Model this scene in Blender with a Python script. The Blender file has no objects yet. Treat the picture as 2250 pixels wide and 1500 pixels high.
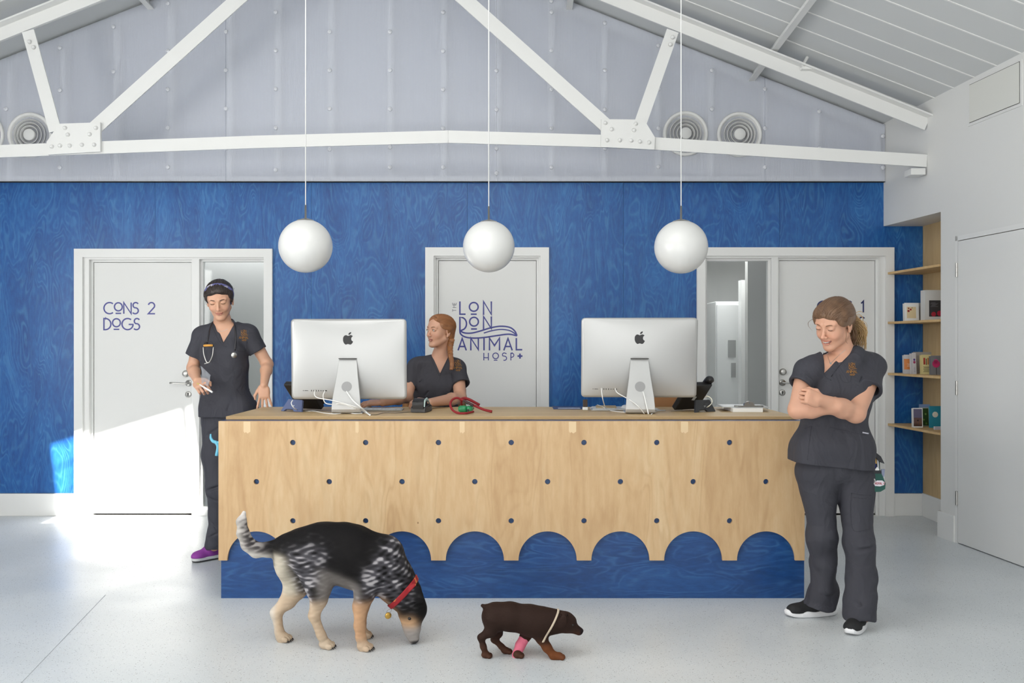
import bpy, bmesh, math, random
import numpy as np
from mathutils import Vector, Matrix
from mathutils.geometry import tessellate_polygon
random.seed(7); RNG = np.random.default_rng(7)
S = bpy.context.scene
COL = S.collection
PI = math.pi

# ------------------------------------------------------------------ camera, light, exposure
F = 2000.0; CX = 1125.0; CY = 755.0; EYE = 1.42
def W(px, py, Y):                      # a point of the place that the camera sees at (px, py), Y metres away
    return Vector(((px-CX)/F*Y, Y, EYE-(py-CY)/F*Y))
cam = bpy.data.cameras.new('camera'); camo = bpy.data.objects.new('camera', cam); COL.objects.link(camo)
camo.location = (0, 0, EYE); camo.rotation_euler = (PI/2, 0, 0)
cam.sensor_width = 36; cam.lens = F/2250*36; cam.shift_y = 5/2250; cam.clip_start = .05
S.camera = camo
S.view_settings.view_transform = 'Standard'; S.view_settings.look = 'None'
S.view_settings.exposure = 0.0; S.view_settings.gamma = 1; S.view_settings.use_curve_mapping = False
wd = bpy.data.worlds.new('world'); S.world = wd; wd.use_nodes = True
bg = wd.node_tree.nodes['Background']; bg.inputs[0].default_value = (.9, .95, 1, 1); bg.inputs[1].default_value = 1.0
SUN_DIR = Vector((.07, 1.0, -1.0)).normalized()
sl = bpy.data.lights.new('sun', 'SUN'); sl.energy = 25; sl.angle = math.radians(.6); sl.color = (1, .97, .92)
so = bpy.data.objects.new('sun', sl); COL.objects.link(so); so.rotation_euler = SUN_DIR.to_track_quat('-Z', 'Y').to_euler()
def area(name, loc, direction, sx, sy, power, color=(1, 1, 1)):
    l = bpy.data.lights.new(name, 'AREA'); l.shape = 'RECTANGLE'; l.size = sx; l.size_y = sy; l.energy = power; l.color = color
    o = bpy.data.objects.new(name, l); COL.objects.link(o); o.location = loc
    o.rotation_euler = Vector(direction).to_track_quat('-Z', 'Y').to_euler(); return o
area('daylight_rear_glazing', (-1.2, -3.4, 1.9), (0, 1, -.02), 6.4, 2.6, 112, (1, .985, .95))
area('daylight_left_window', (-5.5, 1.5, 1.7), (1, .25, -.05), 3.4, 1.9, 145, (1, .985, .955))
area('daylight_roof_light', (-1.0, 2.4, 4.0), (0, .25, -1), 3.0, 2.6, 62, (1, .985, .955))
area('room_fill_left', (-2.6, 8.9, 2.5), (0, -.15, -1), 1.2, .8, 34)  # unseen fill light, added to brighten the room behind the left pane
area('room_fill_right', (2.2, 8.9, 2.5), (0, -.15, -1), 1.2, .8, 30)  # likewise added for the right-hand room; no actual fitting is known there

# ------------------------------------------------------------------ helpers
def lin(c):
    return tuple(((v/255/12.92) if v/255 <= .04045 else ((v/255+.055)/1.055)**2.4) for v in c[:3]) + (1,)
def mat(name, rgb=(200, 200, 200), rough=.6, metal=0, spec=.5, bump=None, attr=False, sheen=0, trans=0, emis=None, coat=0, sss=0):
    m = bpy.data.materials.new(name); m.use_nodes = True; nt = m.node_tree; b = nt.nodes['Principled BSDF']
    b.inputs['Base Color'].default_value = lin(rgb); b.inputs['Roughness'].default_value = rough; b.inputs['Metallic'].default_value = metal
    b.inputs['Specular IOR Level'].default_value = spec
    if sheen: b.inputs['Sheen Weight'].default_value = sheen
    if trans: b.inputs['Transmission Weight'].default_value = trans
    if coat: b.inputs['Coat Weight'].default_value = coat; b.inputs['Coat Roughness'].default_value = .2
    if sss: b.inputs['Subsurface Weight'].default_value = sss; b.inputs['Subsurface Scale'].default_value = .01; b.inputs['Subsurface Radius'].default_value = (1, .4, .25)
    if emis: b.inputs['Emission Color'].default_value = lin(emis[0]); b.inputs['Emission Strength'].default_value = emis[1]
    if attr:
        a = nt.nodes.new('ShaderNodeAttribute'); a.attribute_name = 'Col'; nt.links.new(a.outputs['Color'], b.inputs['Base Color'])
    if bump:
        sc, st, dist = bump
        tc = nt.nodes.new('ShaderNodeTexCoord'); mp = nt.nodes.new('ShaderNodeMapping'); mp.inputs['Scale'].default_value = sc
        n = nt.nodes.new('ShaderNodeTexNoise'); n.inputs['Scale'].default_value = 1; n.inputs['Detail'].default_value = 3
        bp = nt.nodes.new('ShaderNodeBump'); bp.inputs['Strength'].default_value = st; bp.inputs['Distance'].default_value = dist
        nt.links.new(tc.outputs['Object'], mp.inputs['Vector']); nt.links.new(mp.outputs[0], n.inputs['Vector'])
        nt.links.new(n.outputs['Fac'], bp.inputs['Height']); nt.links.new(bp.outputs[0], b.inputs['Normal'])
    return m
class NT:
    def __init__(s, m): s.nt = m.node_tree; s.b = s.nt.nodes['Principled BSDF']
    def n(s, t, **kw):
        x = s.nt.nodes.new('ShaderNode'+t)
        for k, v in kw.items():
            if k[0] == '_': setattr(x, k[1:], v)
            else: x.inputs[int(k[1:]) if k[0] == 'i' and k[1:].isdigit() else k].default_value = v
        return x
    def l(s, a, b): s.nt.links.new(a, b)
    def math(s, op, a, b=None, c=None):
        x = s.nt.nodes.new('ShaderNodeMath'); x.operation = op
        for i, v in enumerate((a, b, c)):
            if v is None: continue
            if hasattr(v, 'links'): s.nt.links.new(v, x.inputs[i])
            else: x.inputs[i].default_value = v
        return x.outputs[0]
    def ramp(s, fac, stops):
        r = s.nt.nodes.new('ShaderNodeValToRGB'); e = r.color_ramp.elements
        while len(e) < len(stops): e.new(.5)
        for q, (p, c) in zip(e, stops): q.position = p; q.color = lin(c)
        s.l(fac, r.inputs[0]); return r.outputs[0]
    def mix(s, fac, a, b, mode='MIX'):
        x = s.nt.nodes.new('ShaderNodeMix'); x.data_type = 'RGBA'; x.blend_type = mode
        for i, v in ((0, fac), (6, a), (7, b)):
            if hasattr(v, 'links'): s.l(v, x.inputs[i])
            else: x.inputs[i].default_value = v
        return x.outputs[2]

def wood(name, stops, line, rough, scale, lines, linemix, seams=None, knots=None, spec=.5, horizontal=False, lump=.5):
    """plywood: contour lines of a stretched noise make the cathedral grain"""
    m = mat(name, rough=rough, spec=spec); t = NT(m)
    tc = t.n('TexCoord'); mp = t.n('Mapping')
    mp.inputs['Scale'].default_value = scale
    t.l(tc.outputs['Object'], mp.inputs[0])
    big = t.n('TexNoise', Scale=1.0, Detail=2.0, Roughness=.45, Distortion=.6); t.l(mp.outputs[0], big.inputs['Vector'])
    fine = t.n('TexNoise', Scale=9.0, Detail=5.0, Roughness=.6); t.l(mp.outputs[0], fine.inputs['Vector'])
    ph = t.math('MULTIPLY', big.outputs['Fac'], lines)
    ph = t.math('ADD', ph, t.math('MULTIPLY', fine.outputs['Fac'], 1.2))
    sn = t.math('SINE', ph); ln = t.math('POWER', t.math('ABSOLUTE', sn), 6.0)
    patch = t.n('TexNoise', Scale=2.2, Detail=2.0); t.l(mp.outputs[0], patch.inputs['Vector'])
    base = t.ramp(t.math('ADD', t.math('MULTIPLY', big.outputs['Fac'], lump), t.math('MULTIPLY', fine.outputs['Fac'], 1-lump)), stops)
    lf = t.math('MULTIPLY', t.math('MULTIPLY', ln, linemix), t.math('MULTIPLY', t.math('SUBTRACT', patch.outputs['Fac'], .3), 2.6))
    lf.node.use_clamp = True
    col = t.mix(lf, base, lin(line))
    if knots:
        v = t.n('TexVoronoi', Scale=1.0); mp2 = t.n('Mapping'); mp2.inputs['Scale'].default_value = (5.5, 5.5, 4.5)
        t.l(tc.outputs['Object'], mp2.inputs[0]); t.l(mp2.outputs[0], v.inputs['Vector'])
        wn = t.n('TexWhiteNoise'); t.l(v.outputs['Position'], wn.inputs['Vector'])
        rad = t.math('MULTIPLY', t.math('GREATER_THAN', wn.outputs['Value'], .45), .026)
        kf = t.math('LESS_THAN', v.outputs['Distance'], rad)
        col = t.mix(t.math('MULTIPLY', kf, .7), col, lin(knots))
    t.l(col, t.b.inputs['Base Color'])
    bp = t.n('Bump', Strength=.12, Distance=.002); t.l(fine.outputs['Fac'], bp.inputs['Height']); t.l(bp.outputs[0], t.b.inputs['Normal'])
    return m

M = {}
M['white'] = mat('white_paint', (226, 226, 224), .55, bump=((60, 60, 60), .05, .002))
M['ceiling'] = mat('ceiling_paint', (214, 216, 216), .6)
M['steel'] = mat('white_steel_paint', (232, 232, 230), .38, bump=((25, 25, 25), .12, .003))
M['door'] = mat('door_paint', (228, 228, 226), .42)
M['trim'] = mat('trim_gloss', (232, 232, 230), .3)
M['chrome'] = mat('brushed_metal', (190, 188, 184), .28, 1)
M['blueply'] = wood('blue_stained_plywood', [(.30, (14, 66, 130)), (.5, (24, 88, 156)), (.72, (42, 112, 178))], (92, 158, 208), .34, (5.2, 5.2, 1.5), 62, .30, lump=.5)
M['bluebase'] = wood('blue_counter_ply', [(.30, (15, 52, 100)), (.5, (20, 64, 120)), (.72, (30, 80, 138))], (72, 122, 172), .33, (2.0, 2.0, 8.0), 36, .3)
M['birch'] = wood('birch_plywood', [(.25, (185, 149, 106)), (.5, (202, 169, 127)), (.75, (214, 188, 149))], (166, 128, 86), .5, (4.4, 4.4, .8), 34, .36, knots=(120, 82, 48))
M['birchtop'] = wood('birch_counter_top', [(.25, (184, 154, 110)), (.5, (198, 170, 126)), (.75, (208, 182, 140))], (172, 140, 96), .5, (.5, 6, 6), 24, .3)
M['birchedge'] = mat('ply_edge', (178, 148, 104), .6, bump=((1, 200, 200), .3, .002))
M['birchshelf'] = wood('birch_shelf', [(.25, (196, 160, 110)), (.5, (210, 176, 124)), (.75, (220, 190, 140))], (180, 140, 92), .55, (1, 5, 5), 20, .3)
M['blueletter'] = mat('blue_vinyl', (58, 62, 140), .4)
M['greyletter'] = mat('grey_vinyl', (120, 120, 128), .4)
M['black'] = mat('black_plastic', (30, 29, 30), .42)
M['darkgap'] = mat('dark_gap', (50, 48, 44), .8)
M['cable'] = mat('white_cable', (236, 236, 234), .4)
M['alu'] = mat('silver_aluminium', (188, 188, 187), .36, .4)
def floor_material():
    m = mat('speckled_vinyl_floor', rough=.32); t = NT(m); tc = t.n('TexCoord')
    base = t.n('TexNoise', Scale=1.4, Detail=3.0); t.l(tc.outputs['Object'], base.inputs['Vector'])
    col = t.ramp(base.outputs['Fac'], [(.3, (200, 205, 208)), (.7, (212, 216, 218))])
    for sc, rr, pick, c in ((66, .17, .66, (92, 96, 100)), (120, .24, .6, (150, 156, 162)), (80, .16, .86, (140, 118, 98)), (110, .22, .7, (234, 236, 238))):
        v = t.n('TexVoronoi', Scale=sc); t.l(tc.outputs['Object'], v.inputs['Vector'])
        wn = t.n('TexWhiteNoise'); t.l(v.outputs['Position'], wn.inputs['Vector'])
        f = t.math('MULTIPLY', t.math('LESS_THAN', v.outputs['Distance'], rr), t.math('GREATER_THAN', wn.outputs['Value'], pick))
        col = t.mix(t.math('MULTIPLY', f, .75), col, lin(c))
    t.l(col, t.b.inputs['Base Color'])
    n2 = t.n('TexNoise', Scale=2.5, Detail=4.0); t.l(tc.outputs['Object'], n2.inputs['Vector'])
    t.l(t.math('ADD', t.math('MULTIPLY', n2.outputs['Fac'], .25), .22), t.b.inputs['Roughness'])
    return m
M['floor'] = floor_material()
def poly_material():
    m = mat('milky_polycarbonate', (240, 242, 250), .22, spec=.6); t = NT(m); tc = t.n('TexCoord')
    mp = t.n('Mapping'); mp.inputs['Scale'].default_value = (90, 90, 0); t.l(tc.outputs['Object'], mp.inputs[0])
    sx = t.n('SeparateXYZ'); t.l(mp.outputs[0], sx.inputs[0])
    rib = t.math('SINE', t.math('MULTIPLY', sx.outputs[0], 6.283))
    bp = t.n('Bump', Strength=.25, Distance=.003); t.l(rib, bp.inputs['Height']); t.l(bp.outputs[0], t.b.inputs['Normal'])
    tr = t.n('BsdfTransparent'); tr.inputs[0].default_value = (.96, .975, 1, 1); mx = t.n('MixShader'); mx.inputs[0].default_value = .60
    out = t.nt.nodes['Material Output']; t.l(t.b.outputs[0], mx.inputs[1]); t.l(tr.outputs[0], mx.inputs[2]); t.l(mx.outputs[0], out.inputs[0])
    return m
M['poly'] = poly_material()
def glass_material():
    m = mat('pane_glass', (255, 255, 255), .03); t = NT(m)
    tr = t.n('BsdfTransparent'); tr.inputs[0].default_value = (.93, .95, .95, 1); gl = t.n('BsdfGlossy', Roughness=.03); mx = t.n('MixShader')
    fr = t.n('Fresnel', IOR=1.45); t.l(fr.outputs[0], mx.inputs[0]); t.l(tr.outputs[0], mx.inputs[1]); t.l(gl.outputs[0], mx.inputs[2])
    t.l(mx.outputs[0], t.nt.nodes['Material Output'].inputs[0]); return m
M['glass'] = glass_material()

def tag(o, label=None, cat=None, group=None, kind=None):
    if label: o['label'] = label
    if cat: o['category'] = cat
    if group: o['group'] = group
    if kind: o['kind'] = kind
    return o
def empty(name, loc=(0, 0, 0), rot=(0, 0, 0), parent=None):
    o = bpy.data.objects.new(name, None); COL.objects.link(o); o.location = loc; o.rotation_euler = rot; o.empty_display_size = .05
    if parent: o.parent = parent
    return o
def thing(name, label, cat, loc=(0, 0, 0), rot=(0, 0, 0), group=None):
    return tag(empty(name, loc, rot), label, cat, group)
def obj(name, me, m=None, parent=None, smooth=False, world=False):
    if isinstance(me, bmesh.types.BMesh):
        bmesh.ops.recalc_face_normals(me, faces=me.faces)
        d = bpy.data.meshes.new(name); me.to_mesh(d); me.free(); me = d
    if m is not None: me.materials.append(M[m] if isinstance(m, str) else m)
    if smooth: me.polygons.foreach_set('use_smooth', [True]*len(me.polygons))
    o = bpy.data.objects.new(name, me); COL.objects.link(o)
    if parent:
        o.parent = parent
        if world:        # the mesh is in world coordinates
            bpy.context.view_layer.update(); o.matrix_parent_inverse = parent.matrix_world.inverted()
    return o
def tree(o):
    r = [o]
    for c in list(o.children): r += tree(c)
    return r
def dup(root, loc=None, rot=None, label=None, parent=None):
    r = root.copy(); COL.objects.link(r)
    if parent: r.parent = parent
    if loc is not None: r.location = loc
    if rot is not None: r.rotation_euler = rot
    if label: r['label'] = label
    for ch in list(root.children): dup(ch, parent=r)
    return r
def bx(bm, x0, x1, y0, y1, z0, z1, bev=0, seg=2):
    vs = [bm.verts.new(p) for p in ((x0, y0, z0), (x1, y0, z0), (x1, y1, z0), (x0, y1, z0), (x0, y0, z1), (x1, y0, z1), (x1, y1, z1), (x0, y1, z1))]
    fs = [bm.faces.new([vs[i] for i in f]) for f in ((0, 3, 2, 1), (4, 5, 6, 7), (0, 1, 5, 4), (1, 2, 6, 5), (2, 3, 7, 6), (3, 0, 4, 7))]
    if bev:
        es = list({e for f in fs for e in f.edges}); bmesh.ops.bevel(bm, geom=es, offset=bev, segments=seg, profile=.5, affect='EDGES', clamp_overlap=True)
    return vs
def box(name, m, b, parent=None, bev=0, seg=2):
    bm = bmesh.new(); bx(bm, *b, bev=bev, seg=seg); return obj(name, bm, m, parent)
def prism(loops, y0, y1, plane='XZ', bm=None):
    """extrude a flat outline with holes; loops are lists of 2d points"""
    bm = bm or bmesh.new()
    def P(p, h):
        return {'XZ': (p[0], h, p[1]), 'XY': (p[0], p[1], h), 'YZ': (h, p[0], p[1])}[plane]
    flat = [q for L in loops for q in L]
    tris = tessellate_polygon([[Vector((q[0], q[1], 0)) for q in L] for L in loops])
    a = [bm.verts.new(P(q, y0)) for q in flat]; b = [bm.verts.new(P(q, y1)) for q in flat]
    for t in tris:
        if len({t[0], t[1], t[2]}) < 3: continue
        try: bm.faces.new([a[i] for i in t]); bm.faces.new([b[i] for i in t][::-1])
        except ValueError: pass
    k = 0
    for L in loops:
        n = len(L)
        for i in range(n):
            j = (i+1) % n
            try: bm.faces.new((a[k+i], a[k+j], b[k+j], b[k+i]))
            except ValueError: pass
        k += n
    return bm
def circ(cx, cy, r, n=32, a0=0, a1=2*PI, end=False):
    return [(cx+r*math.cos(a0+(a1-a0)*i/(n if not end else n-1)), cy+r*math.sin(a0+(a1-a0)*i/(n if not end else n-1))) for i in range(n)]
def rrect(x0, x1, y0, y1, r, n=6):
    p = []
    for cx, cy, a in ((x1-r, y1-r, 0), (x0+r, y1-r, PI/2), (x0+r, y0+r, PI), (x1-r, y0+r, 3*PI/2)):
        p += [(cx+r*math.cos(a+PI/2*i/(n-1)), cy+r*math.sin(a+PI/2*i/(n-1))) for i in range(n)]
    return p
def lathe(prof, n=40, bm=None, Mx=None):
    bm = bm or bmesh.new(); Mx = Mx or Matrix()
    rings = []
    for r, z in prof:
        if r < 1e-6: rings.append([bm.verts.new(Mx @ Vector((0, 0, z)))])
        else: rings.append([bm.verts.new(Mx @ Vector((r*math.cos(2*PI*i/n), r*math.sin(2*PI*i/n), z))) for i in range(n)])
    for A, B in zip(rings, rings[1:]):
        for i in range(n):
            j = (i+1) % n
            v = [A[i % len(A)], A[j % len(A)], B[j % len(B)], B[i % len(B)]]; u = []
            for q in v:
                if q not in u: u.append(q)
            if len(u) > 2: bm.faces.new(u)
    return bm
def catmull(pts, sub=8):
    P = [Vector(p) for p in pts]; P = [2*P[0]-P[1]]+P+[2*P[-1]-P[-2]]; out = []
    for i in range(1, len(P)-2):
        for s in range(sub):
            t = s/sub; a, b, c, d = P[i-1:i+3]
            out.append(.5*((2*b)+(c-a)*t+(2*a-5*b+4*c-d)*t*t+(3*b-a-3*c+d)*t**3))
    return out+[P[-2]]
def tube(pts, r, n=8, bm=None, smooth_path=0, flat=1.0, cap=True):
    bm = bm or bmesh.new()
    rr = list(r) if hasattr(r, '__len__') else None
    if smooth_path:
        if rr: rr = [float(q) for q in np.interp(np.linspace(0, len(pts)-1, (len(pts)-1)*smooth_path+1), range(len(pts)), rr)]
        pts = catmull(pts, smooth_path)
    P = [Vector(p) for p in pts]
    if rr is None: rr = [r]*len(P)
    up = Vector((0, 0, 1)); rings = []; prev = None
    for i, p in enumerate(P):
        t = (P[min(i+1, len(P)-1)]-P[max(i-1, 0)]).normalized()
        if prev is None:
            u = t.cross(up) if abs(t.z) < .9 else t.cross(Vector((1, 0, 0)))
        else: u = prev-t*prev.dot(t)
        u.normalize(); prev = u; v = t.cross(u)
        rings.append([bm.verts.new(p+rr[i]*(u*math.cos(2*PI*k/n)+v*flat*math.sin(2*PI*k/n))) for k in range(n)])
    for A, B in zip(rings, rings[1:]):
        for k in range(n): bm.faces.new((A[k], A[(k+1) % n], B[(k+1) % n], B[k]))
    if cap: bm.faces.new(rings[0][::-1]); bm.faces.new(rings[-1])
    return bm
def beam(bm, a, b, w, h, up=(0, 1, 0)):
    """a straight bar from a to b; w across in-plane, h along 'up'"""
    a = Vector(a); b = Vector(b); d = (b-a).normalized(); u = Vector(up); s = d.cross(u).normalized(); u = s.cross(d).normalized()
    v = []
    for p in (a, b):
        for i, j in ((-1, -1), (1, -1), (1, 1), (-1, 1)): v.append(bm.verts.new(p+s*w/2*i+u*h/2*j))
    for f in ((0, 1, 2, 3), (7, 6, 5, 4), (0, 4, 5, 1), (1, 5, 6, 2), (2, 6, 7, 3), (3, 7, 4, 0)): bm.faces.new([v[i] for i in f])

# stroke lettering -------------------------------------------------
def arc(cx, cy, rx, ry, a0, a1, n=18):
    return [(cx+rx*math.cos(math.radians(a0+(a1-a0)*i/n)), cy+ry*math.sin(math.radians(a0+(a1-a0)*i/n))) for i in range(n+1)]
GL = {   # width, strokes in a box one unit high
 'A': (.72, [[(0, 0), (.36, 1), (.72, 0)], [(.13, .34), (.59, .34)]]),
 'B': (.5, [[(0, 0), (0, 1), (.25, 1)]+arc(.25, .75, .22, .25, 90, -90)+[(0, .5)], [(.25, .5)]+arc(.25, .25, .25, .25, 90, -90)+[(0, 0)]]),
 'C': (.8, [arc(.5, .5, .5, .5, 52, 308, 26)]),
 'D': (.62, [[(0, 0), (0, 1), (.12, 1)]+arc(.12, .5, .5, .5, 90, -90, 24)+[(0, 0)]]),
 'E': (.4, [[(.4, 1), (0, 1), (0, 0), (.4, 0)], [(0, .5), (.34, .5)]]),
 'F': (.4, [[(.4, 1), (0, 1), (0, 0)], [(0, .5), (.34, .5)]]),
 'G': (.92, [arc(.5, .5, .5, .5, 52, 345, 30)+[(.98, .47), (.6, .47)]]),
 'H': (.55, [[(0, 0), (0, 1)], [(.55, 0), (.55, 1)], [(0, .36), (.55, .36)]]),
 'I': (.01, [[(0, 0), (0, 1)]]),
 'L': (.5, [[(0, 1), (0, .03), (.5, .03)]]),
 'M': (.78, [[(0, 0), (0, 1), (.39, .4), (.78, 1), (.78, 0)]]),
 'N': (.66, [[(0, 0), (0, 1), (.66, 0), (.66, 1)]]),
 'O': (.7, [arc(.35, .62, .35, .36, 0, 360, 32), [(.1, .03), (.6, .03)]]),
 'P': (.44, [[(0, 0), (0, 1), (.15, 1)]+arc(.15, .72, .28, .28, 90, -90)+[(0, .44)]]),
 'R': (.5, [[(0, 0), (0, 1), (.2, 1)]+arc(.2, .74, .26, .26, 90, -90)+[(0, .48)], [(.2, .48), (.5, 0)]]),
 'S': (.5, [arc(.27, .76, .24, .24, 30, 250, 18)+arc(.22, .27, .28, .27, 75, -140, 20)]),
 'T': (.5, [[(0, 1), (.5, 1)], [(.25, 0), (.25, 1)]]),
 'Y': (.5, [[(0, 1), (.25, .5), (.5, 1)], [(.25, .5), (.25, 0)]]),
 '1': (.2, [[(0, .8), (.2, 1), (.2, 0)]]),
 '2': (.6, [arc(.28, .72, .28, .28, 165, -30, 16)+[(0, 0), (.6, 0)]]),
 ' ': (.3, []),
}
_SK = 0
def stroke(bm, pts, w, th, T, joint=True):
    """flat ribbon of width w along 2d pts, th thick; T maps (u, v, depth) to the place"""
    global _SK
    _SK = (_SK+1) % 6; th = th+_SK*.00011 if th > 0 else th
    n = len(pts); L = []; R = []
    closed = (abs(pts[0][0]-pts[-1][0])+abs(pts[0][1]-pts[-1][1])) < 1e-6
    for i, p in enumerate(pts):
        a = pts[i-1] if i else (pts[-2] if closed else None); b = pts[i+1] if i < n-1 else (pts[1] if closed else None)
        def nrm(q, r):
            dx, dy = r[0]-q[0], r[1]-q[1]; l = math.hypot(dx, dy) or 1; return (-dy/l, dx/l)
        if a is None: m = nrm(p, b); k = 1
        elif b is None: m = nrm(a, p); k = 1
        else:
            n1, n2 = nrm(a, p), nrm(p, b); m = (n1[0]+n2[0], n1[1]+n2[1]); l = math.hypot(*m) or 1e-6; m = (m[0]/l, m[1]/l)
            k = min(1/max(.2, m[0]*n1[0]+m[1]*n1[1]), 2.6)
        L.append((p[0]+m[0]*w/2*k, p[1]+m[1]*w/2*k)); R.append((p[0]-m[0]*w/2*k, p[1]-m[1]*w/2*k))
    A = [[bm.verts.new(T(q[0], q[1], 0)) for q in s] for s in (L, R)]; B = [[bm.verts.new(T(q[0], q[1], th)) for q in s] for s in (L, R)]
    for i in range(n-1):
        bm.faces.new((B[0][i], B[0][i+1], B[1][i+1], B[1][i])); bm.faces.new((A[0][i], A[1][i], A[1][i+1], A[0][i+1]))
        bm.faces.new((A[0][i], A[0][i+1], B[0][i+1], B[0][i])); bm.faces.new((A[1][i], B[1][i], B[1][i+1], A[1][i+1]))
    for i in (0, n-1): bm.faces.new((A[0][i], B[0][i], B[1][i], A[1][i]))
def letters(bm, s, h, w, th, T, x=0, y=0, gap=.2, widths=None):
    for ch in s:
        wd_, st = GL[ch]
        for q in st: stroke(bm, [(x+a*h, y+b*h) for a, b in q], w, th, T)
        x += (wd_+gap)*h
    return x
# ------------------------------------------------------------------ the room
YB = 7.52; SB = F/YB
def XB(px): return (px-CX)/SB
def ZB(py): return EYE-(py-CY)/SB
RX = -1.25
def zc(x, y=YB): return 4.935-.3926*abs(x-RX)+.06*(YB-y)
XL = -5.6; YR = -3.6
RN = math.hypot(1, .1034)
def TW(u, n, z):                        # right wall: u along it from the far corner, n outwards
    return Vector((3.07+.1034/RN*u+n/RN, YB-u/RN+.1034/RN*n, z))
def struct(name, bm, m, parent=None, smooth=False, loc=None):
    o = obj(name, bm, m, parent, smooth)
    if not parent: o['kind'] = 'structure'
    return o
bm = bmesh.new(); bx(bm, XL-.2, 5.2, YR, 10.6, -.12, 0); struct('floor', bm, 'floor')
# welded seam of the vinyl on the left
obj('seam', tube([(-1.98, 3.4, .0), (-2.3, 5.15, .0)], .0016, 5), mat('floor_weld', (178, 184, 188), .5), bpy.data.objects['floor'])

# roof: two slopes; the left one has the open rooflight that lets the sun in
def back(px, py, onfloor=False):
    if onfloor:
        Y = EYE*F/(py-CY); p = W(px, py, Y)
    else: p = W(px, py, YB)
    d = -SUN_DIR; t = 3.0
    for _ in range(40):
        q = p+d*t; t += (zc(q.x, q.y)-q.z)/(d.z+.0)*.7
    return p+d*t
hole = [back(110, 979), back(418, 886), back(330, 1139, True), back(85, 1152, True)]
hole[2] = hole[3]+(hole[1]-hole[0])*1.0
def slope(name, x0, x1, holes=()):
    lo = [(x0, YR), (x1, YR), (x1, 10.6), (x0, 10.6)]
    bm = prism([lo]+[list(h) for h in holes], 0, .06, 'XY')
    for v in bm.verts:
        v.co.z += zc(v.co.x, v.co.y)
    return struct(name, bm, 'ceiling')
cl = slope('ceiling', XL-.3, RX, [[(h.x, h.y) for h in hole]]); cr = slope('ceiling.001', RX, 5.2)
def ridges(parent, xa, xb):
    bm = bmesh.new(); y = 3.6
    while y < 7.4:
        a = Vector((xa, y, zc(xa, y)-.002)); b = Vector((xb, y, zc(xb, y)-.002)); beam(bm, a, b, .006, .012); y += .245
    obj('board_joint', bm, 'steel', parent)
ridges(cl, XL, RX); ridges(cr, RX, 3.4)

# back wall: backing with door openings, the stained plywood sheets on it
D1 = (166, 600, 547); D2 = (935, 1206, 544); D3 = (1530, 1962, 544)
ZS = 2.39
def backing():
    outer = [(XL-.2, 0), (XB(D1[0]+6), 0), (XB(D1[0]+6), ZB(D1[2]+6)), (XB(D1[1]-6), ZB(D1[2]+6)), (XB(D1[1]-6), 0), (XB(D2[0]+6), 0), (XB(D2[0]+6), ZB(D2[2]+6)), (XB(D2[1]-6), ZB(D2[2]+6)), (XB(D2[1]-6), 0),
             (XB(D3[0]+6), 0), (XB(D3[0]+6), ZB(D3[2]+6)), (XB(D3[1]-6), ZB(D3[2]+6)), (XB(D3[1]-6), 0), (5.2, 0), (5.2, zc(5.2)+.1), (RX, zc(RX)+.1), (XL-.2, zc(XL-.2)+.1)]
    return prism([outer], YB+.09, YB+.2)
wb = struct('wall_back', backing(), mat('cavity_paint', (202, 206, 216), .8))
zt = ZB(400.5); zb = ZB(1083)
def panel(px0, px1, i):
    x0, x1 = XB(px0), XB(px1)-.0015
    loc = Vector((x0+i*.37, YB, 1.0+((i*1.7) % 3.1)))
    bm = bmesh.new(); cuts = sorted({x0, x1}|{min(max(XB(e), x0), x1) for d in (D1, D2, D3) for e in d[:2]}|{min(max(XB(1942), x0), x1)})
    for a, b in zip(cuts, cuts[1:]):
        if b-a < .004: continue
        c = (a+b)/2; z0 = zb; z1 = zt if c < XB(1942) else ZS
        for d in (D1, D2, D3):
            if XB(d[0]) < c < XB(d[1]): z0 = ZB(d[2])
        bx(bm, a, b, YB, YB+.09, z0, z1)
    for v in bm.verts: v.co -= loc
    bmesh.ops.remove_doubles(bm, verts=bm.verts, dist=1e-5)
    o = obj('plywood_sheet', bm, 'blueply', wb); o.location = loc
for i in range(-2, 6): panel(-2+343*i, -2+343*(i+1) if i < 5 else 2028, i+3)
panel(-1115, -688, 0)
# plaster above the recess, baseboards
bb = [(-1120, 166, 'baseboard_back_left'), (1962, 2030, 'baseboard_back_right')]
for a, b, n in bb:
    bm = bmesh.new(); bx(bm, XB(a), XB(b), YB-.014, YB+.09, 0, zb-.002, bev=.002, seg=1); struct(n, bm, 'trim')
# white returns between the doors at floor level (skirting runs between the frames)
for k, (a, b) in enumerate(((600, 935), (1206, 1530))):
    bm = bmesh.new(); bx(bm, XB(a), XB(b), YB-.014, YB+.09, 0, zb-.002, bev=.002, seg=1); struct('baseboard_back_middle' if k == 0 else 'baseboard_back_middle.001', bm, 'trim')

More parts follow.
